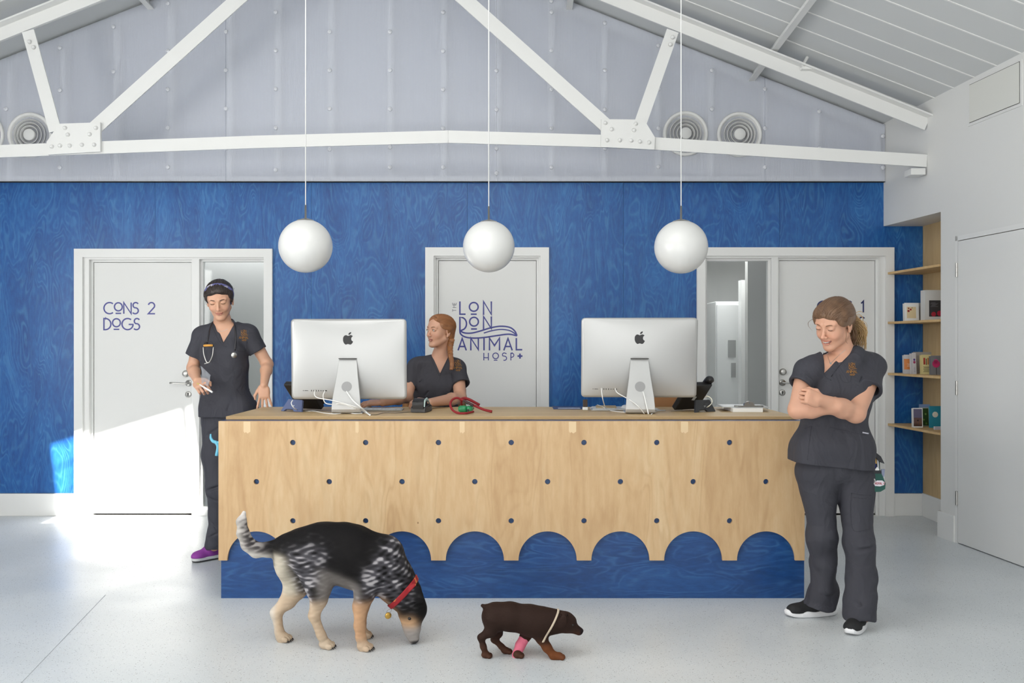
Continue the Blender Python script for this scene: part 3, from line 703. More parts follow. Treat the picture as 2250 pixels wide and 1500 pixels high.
# ---- computers
def logo_pts():
    P = [(955, 400), (958, 372), (975, 347), (1000, 341), (1024, 351), (1048, 343), (1066, 340), (1090, 354), (1076, 368), (1069, 391), (1076, 415), (1094, 429), (1082, 454), (1063, 470), (1042, 468), (1025, 463), (1008, 468), (990, 470), (968, 448), (957, 420)]
    c = [(q.x, q.y) for q in catmull([(a, b, 0) for a, b in P+[P[0]]], 4)][:-1]
    L = [(1030, 337), (1031, 320), (1045, 305), (1066, 300), (1064, 316), (1051, 331)]
    c2 = [(q.x, q.y) for q in catmull([(a, b, 0) for a, b in L+[L[0]]], 4)][:-1]
    return [[((a-1024)/139*.0595, -(b-386)/139*.0595) for a, b in q] for q in (c, c2)]
def computer(px, Y, label, tilt, yaw, w=.686, h=.478, zc_=1.329):
    cx = (px-CX)/F*Y
    t = thing('desktop_computer', label, 'computer', (cx, Y, ZT), (0, 0, yaw), 'silver all-in-one computers on the counter')
    e = (Matrix.Translation((0, 0, zc_-ZT)) @ Matrix.Rotation(tilt, 4, 'X'))
    # domed back shell
    bm = bmesh.new(); N = 40; NZ = 30; grid = {}
    def rr_clip(u, v):        # square -> rounded rectangle
        x, z = u*w/2, v*h/2; r = .022; qx, qz = abs(x)-(w/2-r), abs(z)-(h/2-r)
        if qx > 0 and qz > 0:
            m = max(qx, qz); l = math.hypot(qx, qz); k = m/l; x = math.copysign(w/2-r+qx*k, x); z = math.copysign(h/2-r+qz*k, z)
        return x, z
    for i in range(N+1):
        for j in range(NZ+1):
            u, v = math.sin((i/N-.5)*PI)*.999 if False else (i/N*2-1), (j/NZ*2-1)
            x, z = rr_clip(u, v)
            d = .034*(max(0, 1-u**2)**.8)*(max(0, 1-v**2)**.8)+.004
            grid[i, j] = bm.verts.new(e @ Vector((x, -d, z)))
    for i in range(N):
        for j in range(NZ): bm.faces.new((grid[i, j], grid[i+1, j], grid[i+1, j+1], grid[i, j+1]))
    for f in bm.faces: f.smooth = True
    rim = [grid[i, 0] for i in range(N)]+[grid[N, j] for j in range(NZ)]+[grid[i, NZ] for i in range(N, 0, -1)]+[grid[0, j] for j in range(NZ, 0, -1)]
    fr = [bm.verts.new(e @ ((e.inverted() @ v.co)+Vector((0, .009, 0)))) for v in rim]
    for i in range(len(rim)): j = (i+1) % len(rim); bm.faces.new((rim[i], rim[j], fr[j], fr[i]))
    bm.faces.new(fr)
    sh = obj('screen_shell', bm, 'alu', t)
    bm = prism([rrect(-w/2+.006, w/2-.006, -h/2+.03, h/2-.006, .012)], .0052, .0062); bm.transform(e); obj('screen', bm, 'black', sh)
    bm = bmesh.new()
    for q in logo_pts():
        q = [(a, b+.124) for a, b in q]; prism([q], -.0385, -.030, bm=bm)
    for v in bm.verts:
        u_, v_ = v.co.x/(w/2), v.co.z/(h/2); d = .034*(max(0, 1-u_**2)**.8)*(max(0, 1-v_**2)**.8)+.004
        v.co.y = -d-(.0008 if v.co.y < -.035 else -.002)
    bm.transform(e); obj('emblem', bm, 'black', sh)
    bm = bmesh.new()
    for a, b, c in ((-.272, .002, .002), (-.252, .012, .0014), (-.222, .002, .0045), (-.208, .002, .0045), (-.194, .002, .0045), (-.180, .002, .0045), (-.165, .0025, .0025), (-.152, .0025, .0025), (-.135, .005, .003)):
        z = -h/2+.052; u_, v_ = a/(w/2), z/(h/2); d = .034*(max(0, 1-u_**2)**.8)*(max(0, 1-v_**2)**.8)+.004
        bx(bm, a-b, a+b, -d-.0006, -d+.002, z-c, z+c)
    bm.transform(e); obj('ports', bm, 'darkgap', sh)
    # stand: leaning arm bent into a flat foot
    zt0 = 1.330-ZT; y0 = -.05
    prof = [(y0+.02, zt0), (y0-.005, zt0-.04), (y0-.028, .05), (y0-.028, .022), (y0-.02, .006), (y0-.002, .002), (.13, .002)]
    wid = [.054, .059, .083, .0855, .087, .088, .088]; th = .009
    prof = [(y0+.012, zt0), (y0-.012, zt0-.10), (y0-.040, .10), (y0-.05, .045), (y0-.05, .028), (y0-.044, .012), (y0-.03, .004), (y0-.01, .0015), (.12, .0015)]
    wid = [.053, .063, .080, .0845, .0855, .0865, .087, .0875, .0875]
    ax = (0.0 if yaw == 0 else 0)
    bm = bmesh.new(); A = []
    HZ = .160
    for (y, z), q in zip(prof, wid): A.append((bm.verts.new((-q, y, z)), bm.verts.new((q, y, z)), bm.verts.new((q, y+th*.9, z+th*.5)), bm.verts.new((-q, y+th*.9, z+th*.5))))
    for a, b in zip(A, A[1:]):
        for i in range(4): bm.faces.new((a[i], a[(i+1) % 4], b[(i+1) % 4], b[i]))
    bm.faces.new(A[0][::-1]); bm.faces.new(A[-1]); bmesh.ops.bevel(bm, geom=[x for x in bm.edges if abs(x.verts[0].co.x-x.verts[1].co.x) < .03], offset=.002, segments=1, affect='EDGES')
    st = obj('stand', bm, 'alu', t)
    yy = y0-.040+.028*(HZ-.10)/(zt0-.10-.10)
    tn = math.atan2(.028, zt0-.2)
    bm = lathe([(0, .0004), (.0305, .0004), (.0305, 0), (0, 0)], 40, Mx=Matrix.Translation((0, yy-.0007, HZ)) @ Matrix.Rotation(PI/2-tn, 4, 'X')); obj('cable_hole', bm, mat('hole_grey', (150, 150, 150), .5) if 'hole_grey' not in bpy.data.materials else bpy.data.materials['hole_grey'], st)
    box('hinge_slot', 'darkgap', (-.053, .053, y0-.004, y0+.03, zt0, zt0+.004), st)
    return t
computer(767, 5.42, 'left desktop computer seen from behind, beside the seated woman', math.radians(2.5), 0)
computer(1404, 5.42, 'right desktop computer seen from behind, slightly tilted, beside the black phone', math.radians(8), math.radians(-3), zc_=1.337)
H3 = lambda px, py, y: W(px, py, y)
cc = 'white computer cables'
def c(lab, pts, r=.0028, m='cable'): o = cable('cable', pts, r, m, lab, 'cable', n=8); o['group'] = cc; return o
zc1 = ZT+.003
c('white cable from the left computer\'s middle port over the stand to the counter', [H3(692, 857, 5.395), H3(691, 867, 5.37), H3(699, 874, 5.34), H3(728, 879, 5.32), H3(752, 885, 5.30), H3(784, 895, 5.28), OT(803, 906, zc1), OT(814, 911, zc1)])
c('white cable drooping from the left computer\'s right-hand port', [H3(714, 859, 5.395), H3(710, 869, 5.38), H3(714, 884, 5.36), H3(728, 888, 5.34), H3(752, 887, 5.31), H3(780, 897, 5.30), OT(800, 905, zc1+.004), OT(811, 911, zc1+.004)])
c('thicker white power cable coming through the hole of the left stand', [H3(760, 855, 5.372), H3(763, 862, 5.33), H3(776, 880, 5.30), H3(792, 894, 5.28), OT(806, 906, zc1+.006), OT(813, 912, zc1+.003)], .004)
c('white cable looping under the left corner of the left computer', [H3(643, 879, 5.43), H3(640, 886, 5.42), H3(646, 896, 5.42), OT(659, 902, zc1), OT(678, 903, zc1), OT(691, 903, zc1), OT(712, 907, zc1), OT(736, 909, zc1), OT(760, 907, zc1), OT(780, 908.5, zc1), OT(796, 908, zc1)])
c('white cable hanging straight from the right computer\'s left port', [H3(1321, 852, 5.40), H3(1325, 879, 5.39), OT(1333, 899, zc1+.002), OT(1348, 903, zc1), OT(1368, 905, zc1), OT(1382, 906, zc1)])
c('white cable running from the right computer\'s last port across its stand', [H3(1352, 853, 5.39), H3(1357, 863, 5.36), H3(1385, 879, 5.33), H3(1403, 893, 5.29), OT(1416, 909, zc1)])
c('white power cable coming through the hole of the right stand', [H3(1409, 856, 5.372), H3(1414, 863, 5.33), H3(1420, 888, 5.29), OT(1425, 910, zc1)], .004)
c('short white cable curling to the right of the right stand', [OT(1431, 910, zc1), OT(1437, 906, zc1), OT(1447, 902, zc1), OT(1462, 901, zc1)])
cable('cable', [OT(814, 911, ZT+.002), OT(829, 910.5, ZT+.002), OT(842, 907, ZT+.002), OT(872, 907, ZT+.002), OT(903, 905, ZT+.002)], .0015, 'black', 'thin black cable running to the card terminal')
cable('cable', [OT(1474, 903, ZT+.002), OT(1490, 902, ZT+.002), OT(1507, 898, ZT+.002), OT(1530, 898, ZT+.002)], .0012, mat('grey_cable', (120, 120, 118), .5), 'thin grey cable between the right computer and the black phone')
c('white cable looped across the papers left of the right computer', [OT(1312, 889, ZT+.024), OT(1322, 892, ZT+.022), OT(1330, 896, ZT+.014), OT(1345, 897, ZT+.012), OT(1362, 896, ZT+.008)], .002)
# ---- phones
def phone(px, Y, yaw, label, rear, wordcol):
    loc = ((px-CX)/F*Y, Y, ZT); t = thing('desk_phone', label, 'telephone', loc, (0, 0, yaw))
    tl = math.radians(50)
    E = Matrix.Translation((0, .0, .03)) @ Matrix.Rotation(-tl+PI/2, 4, 'X')
    bm = bmesh.new(); bx(bm, -.098, .098, -.014, .022, -.0, .205, bev=.008, seg=3)
    T_ = Matrix.Translation((0, .13, .012)) @ Matrix.Rotation(math.radians(40), 4, 'X'); bm.transform(T_); b = obj('body', bm, 'black', t, True)
    for p in b.data.polygons: p.use_smooth = False
    sgn = 1
    bm = tube([(sgn*.08, .142, .045), (sgn*.08, .09, .10), (sgn*.08, .035, .165), (sgn*.08, .0, .19), (sgn*.08, -.012, .178)], [.022, .021, .021, .027, .021], 12, smooth_path=5)
    hs = obj('handset', bm, 'black', t, True)
    # wedge foot behind, with a cut-out
    poly = [(-.082, .0), (-.06, .0), (-.045, .014), (.01, .014), (.022, .0), (.085, 0), (.065, .075), (-.05, .078)]
    bm = prism([poly], -.005, .008); T_ = Matrix.Translation((0, -.042, .0)) @ Matrix.Rotation(math.radians(-24), 4, 'X'); bm.transform(T_); ft = obj('stand_foot', bm, rear, t)
    bm = bmesh.new()
    letters(bm, 'SIP', .009, .0013, .0005, lambda u, v, d: T_ @ Vector((u, -.0053-d, v)), .0, .03, .3); obj('lettering', bm, wordcol, ft)
    return t
ph = phone(1538, 5.52, math.radians(33), 'black desk phone with a pale label, seen from behind right of the right computer', mat('charcoal_plastic', (46, 47, 50), .45), mat('grey_print', (150, 150, 150), .5))
bm = bmesh.new(); bx(bm, -.018, .006, -.0005, .0005, 0, .03); bm.transform(Matrix.Translation((-.01, .055, .075)) @ Matrix.Rotation(math.radians(40), 4, 'X') @ Matrix.Translation((0, -.0128, 0)) @ Matrix.Rotation(.15, 4, 'Y'))
obj('label', bm, mat('pale_label', (200, 200, 196), .6), ph)
cable('cord', [W(1549, 873, 5.49), W(1555, 870, 5.47), W(1563, 876, 5.46), W(1564, 885, 5.45), W(1556, 893, 5.44), OT(1545, 898, zc1), OT(1536, 898.5, zc1)], .003, mat('cream_cord', (226, 222, 206), .5), 'cream cord curling out of the back of the black phone', 'cable')
phone(651, 5.56, math.radians(-30), 'dark desk phone with slate blue foot, half hidden behind the left computer', mat('slate_plastic', (92, 104, 142), .38), mat('white_print', (225, 228, 235), .5))
# ---- small things on the counter
k = thing('keyboard', 'slim white keyboard lying behind the stand of the left computer', 'keyboard', (-.885, 5.64, ZT), group=None)
box('body', 'alu', (-.21, .21, -.06, .055, .001, .009), k, .002)
bm = bmesh.new()
for i in range(14):
    for j in range(5): bx(bm, -.2+i*.0287, -.2+i*.0287+.025, -.052+j*.021, -.052+j*.021+.018, .009, .0115)
obj('keys', bm, 'cable', k)
k2 = dup(k, (.70, 5.64, ZT), label='slim white keyboard peeping out right of the right computer stand')
def mouse(loc, lb):
    bm = bmesh.new(); bmesh.ops.create_uvsphere(bm, u_segments=24, v_segments=14, radius=1)
    for v in bm.verts: v.co = Vector((v.co.x*.029, v.co.y*.056, max(v.co.z, -.15)*.026+.004))
    o = obj('mouse', bm, 'cable', None, True); o.location = loc; tag(o, lb, 'computer mouse'); return o
mouse((W(806, 889, 5.86).x, 5.86, ZT), 'white mouse under the seated woman\'s right hand')
mouse((W(1374, 892, 5.7).x, 5.70, ZT), 'white mouse on the papers left of the right computer stand')
ter = thing('card_terminal', 'black card payment terminal with a domed paper cover on the counter edge', 'card terminal', (W(918.5, 0, 5.42).x, 5.42, ZT), (0, 0, math.radians(-9)))
bm = prism([[(0, .002), (0, .030), (.012, .036), (.10, .05), (.16, .038), (.165, .002)]], -.046, .046, 'YZ'); bmesh.ops.bevel(bm, geom=list(bm.edges), offset=.003, segments=2, affect='EDGES'); obj('body', bm, mat('dark_grey_plastic', (62, 60, 60), .4), ter)
bm = prism([[(-.004, .022), (-.006, .048), (-.002, .064), (.006, .072), (.016, .077), (.03, .083), (.055, .085), (.085, .075), (.1, .05), (.05, .03)]], -.036, .034, 'YZ'); bmesh.ops.bevel(bm, geom=list(bm.edges), offset=.002, segments=2, affect='EDGES'); obj('paper_cover', bm, 'black', ter)
bm = prism([[(-.001, .036), (.004, .066), (.014, .078), (.06, .088), (.1, .07), (.13, .045), (.1, .06), (.06, .075), (.02, .066)]], .035, .042, 'YZ'); obj('side_trim', bm, mat('pale_green_plastic', (170, 190, 186), .4), ter)

ls = thing('dog_lead', 'coiled red rope dog lead standing in loops on the counter', 'dog lead')
red = mat('red_rope', (140, 26, 34), .7, bump=((400, 400, 400), .4, .002))
def L(px, py, y): return W(px, py, y)
bm = tube([L(1040, 904, 5.36), L(1024, 907.5, 5.30), L(1006, 907, 5.31), L(994, 900, 5.36), L(989.5, 888, 5.40), L(994, 878, 5.44), L(1004, 874, 5.46), L(1013, 878, 5.47), L(1014, 887, 5.50), L(1018, 896, 5.56)], .0068, 10, smooth_path=6); obj('rope', bm, red, ls, True)
bm = tube([L(1012, 876.5, 5.48), L(1022, 875, 5.5), L(1034, 879, 5.5), L(1054, 889.5, 5.5)], [.007, .0095, .0095, .008], 10, smooth_path=6)
tube([L(1011, 876, 5.46), L(1020, 880, 5.46), L(1034, 887, 5.45), L(1050, 894, 5.44), L(1064, 900, 5.43), L(1081, 904, 5.42)], [.006, .0075, .008, .008, .0078, .0085], 10, bm, 6); obj('handle_loop', bm, red, ls, True)
bm = tube([L(1018, 879.5, 5.44), L(1030, 885.5, 5.43), L(1040, 891, 5.425)], [.006, .0085, .006], 10, smooth_path=5); obj('grip_wrap', bm, mat('dark_grip', (62, 44, 44), .7), ls, True)
gb = thing('bag_holder', 'small green plastic waste bag holder clipped to the red lead', 'bag holder', (W(1022, 0, 5.42).x, 5.44, ZT))
gm = mat('green_plastic', (46, 142, 92), .35)
R1 = Matrix.Translation((-.012, -.0, .022)) @ Matrix.Rotation(PI/2, 4, 'Y') @ Matrix.Rotation(.3, 4, 'X')
obj('case', lathe([(0, -.03), (.014, -.028), (.02, -.02), (.021, .012), (.018, .02), (0, .022)], 22, Mx=R1), gm, gb, True)
R2 = Matrix.Translation((.022, -.004, .021)) @ Matrix.Rotation(PI/2, 4, 'Y') @ Matrix.Rotation(-.35, 4, 'X')
obj('lid', lathe([(0, -.016), (.017, -.014), (.0205, -.006), (.019, .014), (.01, .022), (0, .023)], 22, Mx=R2), gm, gb, True)
obj('slot', lathe([(0, .001), (.0075, .001), (.0075, -.001), (0, -.001)], 16, Mx=Matrix.Translation((.018, -.0245, .016)) @ Matrix.Rotation(PI/2, 4, 'X')), 'black', gb)
obj('cord_ring', tube([(.0, 0, .045), (.004, 0, .056), (.012, .002, .05), (.02, 0, .055), (.03, 0, .044), (.044, 0, .036), (.05, .002, .024), (.04, 0, .016)], .0022, 7, smooth_path=5), mat('dark_green', (24, 88, 58), .5), gb, True)

bt = thing('small_bottle', 'small dark brown block standing in a white holder beside the papers', 'small holder', OT(1286, 901))
box('holder', 'cable', (-.0165, .0165, -.008, .02, .001, .020), bt, .003); box('block', mat('dark_brown', (58, 42, 34), .45), (-.0145, .0145, -.002, .014, .020, .066), bt, .003)
fd = thing('folder', 'thin navy blue folder lying flat left of the small brown block', 'folder')
a, b, c_, d = OT(1213, 893.5), OT(1279, 893.5), OT(1279, 899), OT(1216, 899)
bm = prism([[(a.x, a.y), (b.x, b.y), (c_.x, c_.y), (d.x, d.y)]], ZT+.001, ZT+.005, 'XY'); obj('cover', bm, mat('navy_card', (34, 54, 104), .45), fd)
bm = prism([[(d.x+.03, d.y+.012), (c_.x-.01, c_.y+.012), (c_.x-.01, c_.y+.045), (d.x+.03, d.y+.045)]], ZT+.005, ZT+.0062, 'XY'); obj('paper', bm, 'cable', fd)
pp = thing('paper_stack', 'loose white papers left of the right computer stand', 'papers')
for i in range(5):
    o_ = (i*.004, -i*.003); bm = prism([[(OT(1297, 0+900).x+o_[0], 5.60+o_[1]), (OT(1376, 900).x+o_[0]*.5, 5.585+o_[1]), (OT(1372, 900).x, 5.83), (OT(1300, 900).x+o_[0], 5.84)]], ZT+.0005+i*.0022, ZT+.002+i*.0022, 'XY'); obj('sheet', bm, 'cable', pp)
nb = obj('notebook', prism([[(OT(1304, 895).x, 5.66), (OT(1346, 895).x, 5.655), (OT(1340, 889).x, 5.80), (OT(1299, 889).x, 5.81)]], ZT+.0115, ZT+.019, 'XY'), mat('kraft_card', (186, 164, 128), .7)); tag(nb, 'kraft brown notebook lying on the loose papers', 'notebook')
cb = thing('clipboard', 'clipboard with white sheets and a wide chrome clip at the right counter end', 'clipboard')
bm = prism([[(OT(1606, 904).x, 5.47), (OT(1671, 904).x, 5.47), (OT(1668, 898).x+.03, 5.78), (OT(1588, 898).x, 5.72)]], ZT+.0008, ZT+.024, 'XY')
ps = obj('paper_block', bm, 'cable'); tag(ps, 'block of white paper lying under the clipboard', 'paper block')
bm = prism([[(1.275, 5.53), (1.555, 5.50), (1.585, 5.77), (1.30, 5.80)]], ZT+.0245, ZT+.0275, 'XY'); obj('board', bm, mat('grey_board', (180, 180, 176), .5), cb)
bm = prism([[(1.290, 5.56), (1.535, 5.535), (1.562, 5.75), (1.31, 5.78)]], ZT+.0276, ZT+.0285, 'XY'); obj('sheet', bm, 'cable', cb)
bm = prism([[(1.37, ZT+.0287), (1.375, ZT+.035), (1.405, ZT+.038), (1.41, ZT+.052), (1.425, ZT+.060), (1.438, ZT+.063), (1.452, ZT+.060), (1.466, ZT+.052), (1.47, ZT+.038), (1.50, ZT+.035), (1.505, ZT+.0287)], circ(1.438, ZT+.053, .004, 12)], 5.515, 5.535); obj('clip', bm, 'chrome', cb)
bm = tube([(1.352, 5.54, ZT+.032), (1.525, 5.525, ZT+.032)], .006, 10)
obj('clip_bar', bm, 'chrome', cb, True)

# wooden stools behind the counter
def stool(loc, yaw, lb, w=.4):
    t = thing('bar_stool', lb, 'stool', loc, (0, 0, yaw), 'wooden stools behind the counter')
    wm = mat('oak_stool', (164, 116, 74), .5, bump=((3, 3, 60), .2, .002)) if 'oak_stool' not in bpy.data.materials else bpy.data.materials['oak_stool']
    box('seat', wm, (-w/2, w/2, -.19, .19, .70, .735), t, .008)
    bm = prism([rrect(-w/2, w/2, .90, 1.115, .03)], .19, .21); obj('backrest', bm, wm, t)
    for sx in (-1, 1):
        obj('leg', tube([(sx*(w/2-.03), -.15, .70), (sx*(w/2-.0), -.19, 0)], .016, 10), wm, t, True)
        obj('leg', tube([(sx*(w/2-.03), .198, 1.0), (sx*(w/2-.03), .17, .70), (sx*(w/2-.0), .21, 0)], .016, 10), wm, t, True)
    obj('footrest', tube([(-w/2+.02, -.17, .3), (w/2-.02, -.17, .3)], .011, 8), 'chrome', t, True)
    return t
stool((W(984, 0, 6.42).x-.10, 6.40, 0), .05, 'wooden stool the seated woman sits on', .46)
stool((W(1445, 0, 6.35).x, 6.2, 0), PI-.05, 'empty wooden stool behind the right computer', .42)

# ------------------------------------------------------------------ recess shelves and cards
def wl(y): return 3.07+.1034*(YB-y)
shz = [1.99, 1.583, 1.163, .747]
nm = ['topmost', 'second', 'third', 'lowest']
for z, n in zip(shz, nm):
    yA, yB_ = 6.71, YB-.005
    bm = prism([[(wl(yB_)+.02, yB_), (wl(yA)-.004, yA), (3.393, yA), (3.393, yB_)]], z, z+.018, 'XY'); tag(obj('wall_shelf', bm, 'birchshelf'), n+' birch shelf in the recess beside the right door', 'shelf', 'birch shelves in the recess')
def card(name, label, cat, x0, x1, y0, Y, zi, col, prints=(), lean=.06, th=.003, yaw=0, deep=0):
    z = shz[zi]+.0185; X0, X1 = (x0-CX)/F*Y, (x1-CX)/F*Y; h = EYE-(y0-CY)/F*Y-z; w = X1-X0
    t = thing(name, label, cat, (X0, Y, z), (-lean, 0, yaw))
    m = mat('card_'+name, col, .6)
    box('front', m, (0, w, 0, th, 0, h), t)
    if deep: box('body', m, (0, w, th, deep, 0, h), t)
    elif cat in ('card', 'picture'): box('back_leaf', m, (0, w, .03, .031, 0, h*.98), t)
    for (u0, u1, v0, v1, c_, kind) in prints:
        if kind == 'r': bm = bmesh.new(); bx(bm, u0*w, u1*w, -.0006, .0, v0*h, v1*h)
        elif kind == 't':      # lines of small print
            bm = bmesh.new(); n_ = max(2, int((v1-v0)*h/.006))
            for i in range(n_): bx(bm, (u0+.04*(i % 3))*w, (u1-.06*((i*2) % 3))*w, -.0008, -.0003, (v0+(v1-v0)*i/n_)*h, (v0+(v1-v0)*(i+.38)/n_)*h)
        else: bm = prism([circ((u0+u1)/2*w, (v0+v1)/2*h, (u1-u0)/2*w, 20)], -.0010, -.0003)
        obj('print', bm, mat('print_'+name, c_, .6), t)
    return t
card('picture_card', 'white framed card with red berries on cream, second shelf', 'picture', 1988, 2019.5, 665, 7.22, 1, (232, 232, 230), [(.16, .8, .15, .78, (222, 202, 160), 'r'), (.2, .36, .5, .6, (150, 30, 36), 'c'), (.36, .5, .58, .68, (160, 40, 40), 'c'), (.24, .34, .66, .74, (140, 30, 36), 'c'), (.5, .56, .7, .74, (90, 60, 50), 'c')])
card('letter_card', 'grey handwritten card between the berry picture and white box', 'card', 2017, 2037, 665, 7.34, 1, (168, 168, 170), [(.1, .9, .2, .85, (140, 140, 144), 't')])
card('gift_box', 'white box with a dark printed panel at the end of the second shelf', 'box', 2033, 2080, 637, 7.02, 1, (206, 206, 204), [(.18, 1, .12, .66, (52, 50, 54), 'r'), (.28, .5, .16, .24, (170, 40, 60), 'c'), (.55, .8, .18, .28, (170, 30, 60), 'c'), (.24, .6, .45, .6, (110, 110, 116), 't')], deep=.08, lean=0)
card('greeting_card', 'white card with an orange square, third shelf', 'card', 1987, 2008, 779, 7.26, 2, (206, 206, 210), [(.0, .95, .22, .78, (224, 142, 82), 'r'), (.3, .7, .38, .56, (244, 214, 190), 't')])
card('thank_you_card', 'narrow white card with a pink and blue drawing, third shelf', 'card', 2006, 2016, 775, 7.16, 2, (220, 218, 222), [(.2, .8, .5, .62, (176, 70, 110), 'c'), (.25, .75, .62, .74, (96, 70, 150), 'c'), (.3, .7, .1, .35, (150, 150, 190), 't')], yaw=.3)
card('letter_card', 'taller grey printed card at the back of the third shelf', 'card', 2008, 2048, 773, 7.36, 2, (176, 172, 168), [(.1, .9, .1, .85, (150, 146, 142), 't')])
card('storybook_card', 'cream yellow card with red figures, third shelf', 'card', 2025.5, 2047, 779, 7.10, 2, (222, 208, 150), [(.2, .38, .5, .84, (170, 50, 44), 'r'), (.44, .54, .48, .8, (90, 80, 60), 'r'), (.6, .75, .5, .84, (190, 120, 60), 'r'), (.15, .85, .12, .42, (90, 80, 56), 't')])
card('flower_card', 'grey card with a pink flower at the end of the third shelf', 'card', 2046, 2078, 781, 7.00, 2, (128, 128, 134), [(.1, .62, .4, .74, (200, 50, 110), 'c'), (.2, .5, .58, .82, (220, 80, 140), 'c'), (.35, .39, .0, .42, (60, 60, 64), 'r')])
card('photo_card', 'white bordered sunset photo, lowest shelf', 'picture', 2006, 2027, 896, 7.12, 3, (226, 226, 224), [(.08, .92, .06, .95, (98, 92, 120), 'r'), (.08, .92, .06, .5, (176, 120, 60), 'r'), (.08, .92, .06, .2, (52, 36, 36), 'r'), (.42, .58, .3, .42, (60, 36, 24), 'c')], yaw=-.12)
card('green_card', 'card with a green leafy photo, lowest shelf', 'card', 2022, 2044, 895, 7.22, 3, (176, 184, 176), [(.06, .9, .04, .95, (52, 84, 40), 'r'), (.3, .5, .3, .4, (110, 150, 70), 'c'), (.5, .7, .6, .7, (120, 156, 80), 'c'), (.55, .75, .1, .2, (100, 140, 60), 'c')], yaw=.1)
card('pale_blue_book', 'pale blue booklet at the back of the lowest shelf', 'book', 2021, 2044, 888, 7.34, 3, (132, 160, 206), lean=.04, deep=.012)
card('teal_book', 'teal book with a round white badge, lowest shelf', 'book', 2043, 2080, 892, 7.10, 3, (34, 140, 168), [(.16, .5, .5, .72, (226, 226, 216), 'c'), (.24, .42, .56, .66, (150, 150, 140), 't')], deep=.014, lean=.03)
card('small_box', 'small pale box in front of the teal book', 'box', 2054, 2074, 937, 6.93, 3, (206, 204, 214), [(.1, .9, .5, .7, (180, 170, 190), 't')], deep=.02, lean=0)
# ------------------------------------------------------------------ bodies as smooth blended volumes
def V3(p): return np.array(tuple(p), dtype=np.float32)
def cap(a, b, ra, rb=None):
    a, b = V3(a), V3(b); rb = ra if rb is None else rb; ab = b-a; L2 = float(ab@ab) or 1e-9
    def f(P):
        pa = P-a; t = np.clip(pa@ab/L2, 0, 1); return np.linalg.norm(pa-t[..., None]*ab, axis=-1)-(ra+(rb-ra)*t)
    return f, (a+b)/2, math.sqrt(L2)/2+max(ra, rb)
def ell(c, r, R=None):
    c, r = V3(c), V3(r); Rm = np.array(R.to_3x3(), dtype=np.float32) if R is not None else None
    def f(P):
        q = P-c
        if Rm is not None: q = q@Rm        # world -> local
        k0 = np.linalg.norm(q/r, axis=-1); k1 = np.linalg.norm(q/(r*r), axis=-1)
        return np.where(k1 > 1e-6, k0*(k0-1)/np.maximum(k1, 1e-6), -float(r.min()))
    return f, c, float(r.max())
def rbox(c, h, rad, R=None):
    c, h = V3(c), V3(h); Rm = np.array(R.to_3x3(), dtype=np.float32) if R is not None else None
    def f(P):
        q = P-c
        if Rm is not None: q = q@Rm
        q = np.abs(q)-(h-rad); return np.linalg.norm(np.maximum(q, 0), axis=-1)+np.minimum(q.max(axis=-1), 0)-rad
    return f, c, float(np.linalg.norm(h))
def plane(p, n):          # solid behind the plane
    p, n = V3(p), V3(n); n = n/np.linalg.norm(n)
    return (lambda P: (P-p)@n), None, 1e9
def chain(pts, rs):       # list of capsules along joints
    return [cap(a, b, ra, rb) for a, b, ra, rb in zip(pts, pts[1:], rs, rs[1:])]
def wob(seed, n=7, lo=20, hi=70, stretch=(1, 1, 1)):
    r = np.random.default_rng(seed); k = r.normal(size=(n, 3)); k /= np.linalg.norm(k, axis=1)[:, None]; k *= r.uniform(lo, hi, (n, 1)); k *= np.array(stretch); ph = r.uniform(0, 6.28, n)
    def f(P):
        s = 0
        for i in range(n): s = s+np.sin(P@k[i].astype(np.float32)+ph[i]+1.3*np.sin(P@k[(i+1) % n].astype(np.float32)*.35))
        return s/n
    return f
def evaluate(ops, blocks, centers, brad):
    """ops: ('u'|'s'|'i'|'d', prim, k); blocks (n,m,3)"""
    D = np.full(blocks.shape[:2], 1.0, dtype=np.float32)
    for op in ops:
        kind, pr, k = op
        if kind == 'd':
            D += pr(blocks.reshape(-1, 3)).reshape(D.shape); continue
        f, c, r = pr
        if c is None: sel = slice(None)
        else:
            sel = np.nonzero(np.linalg.norm(centers-c, axis=1) < r*1.05+brad+k*1.5+.012)[0]
            if len(sel) == 0: continue
        B = blocks[sel]; d = f(B.reshape(-1, 3)).reshape(B.shape[:2]).astype(np.float32); a = D[sel]
        if kind == 'u':
            if k > 0: h = np.maximum(k-np.abs(a-d), 0)/k; v = np.minimum(a, d)-h*h*k*.25
            else: v = np.minimum(a, d)
        else:
            if kind == 's': d = -d
            if k > 0: h = np.maximum(k-np.abs(a-d), 0)/k; v = np.maximum(a, d)+h*h*k*.25
            else: v = np.maximum(a, d)
        D[sel] = v
    return D
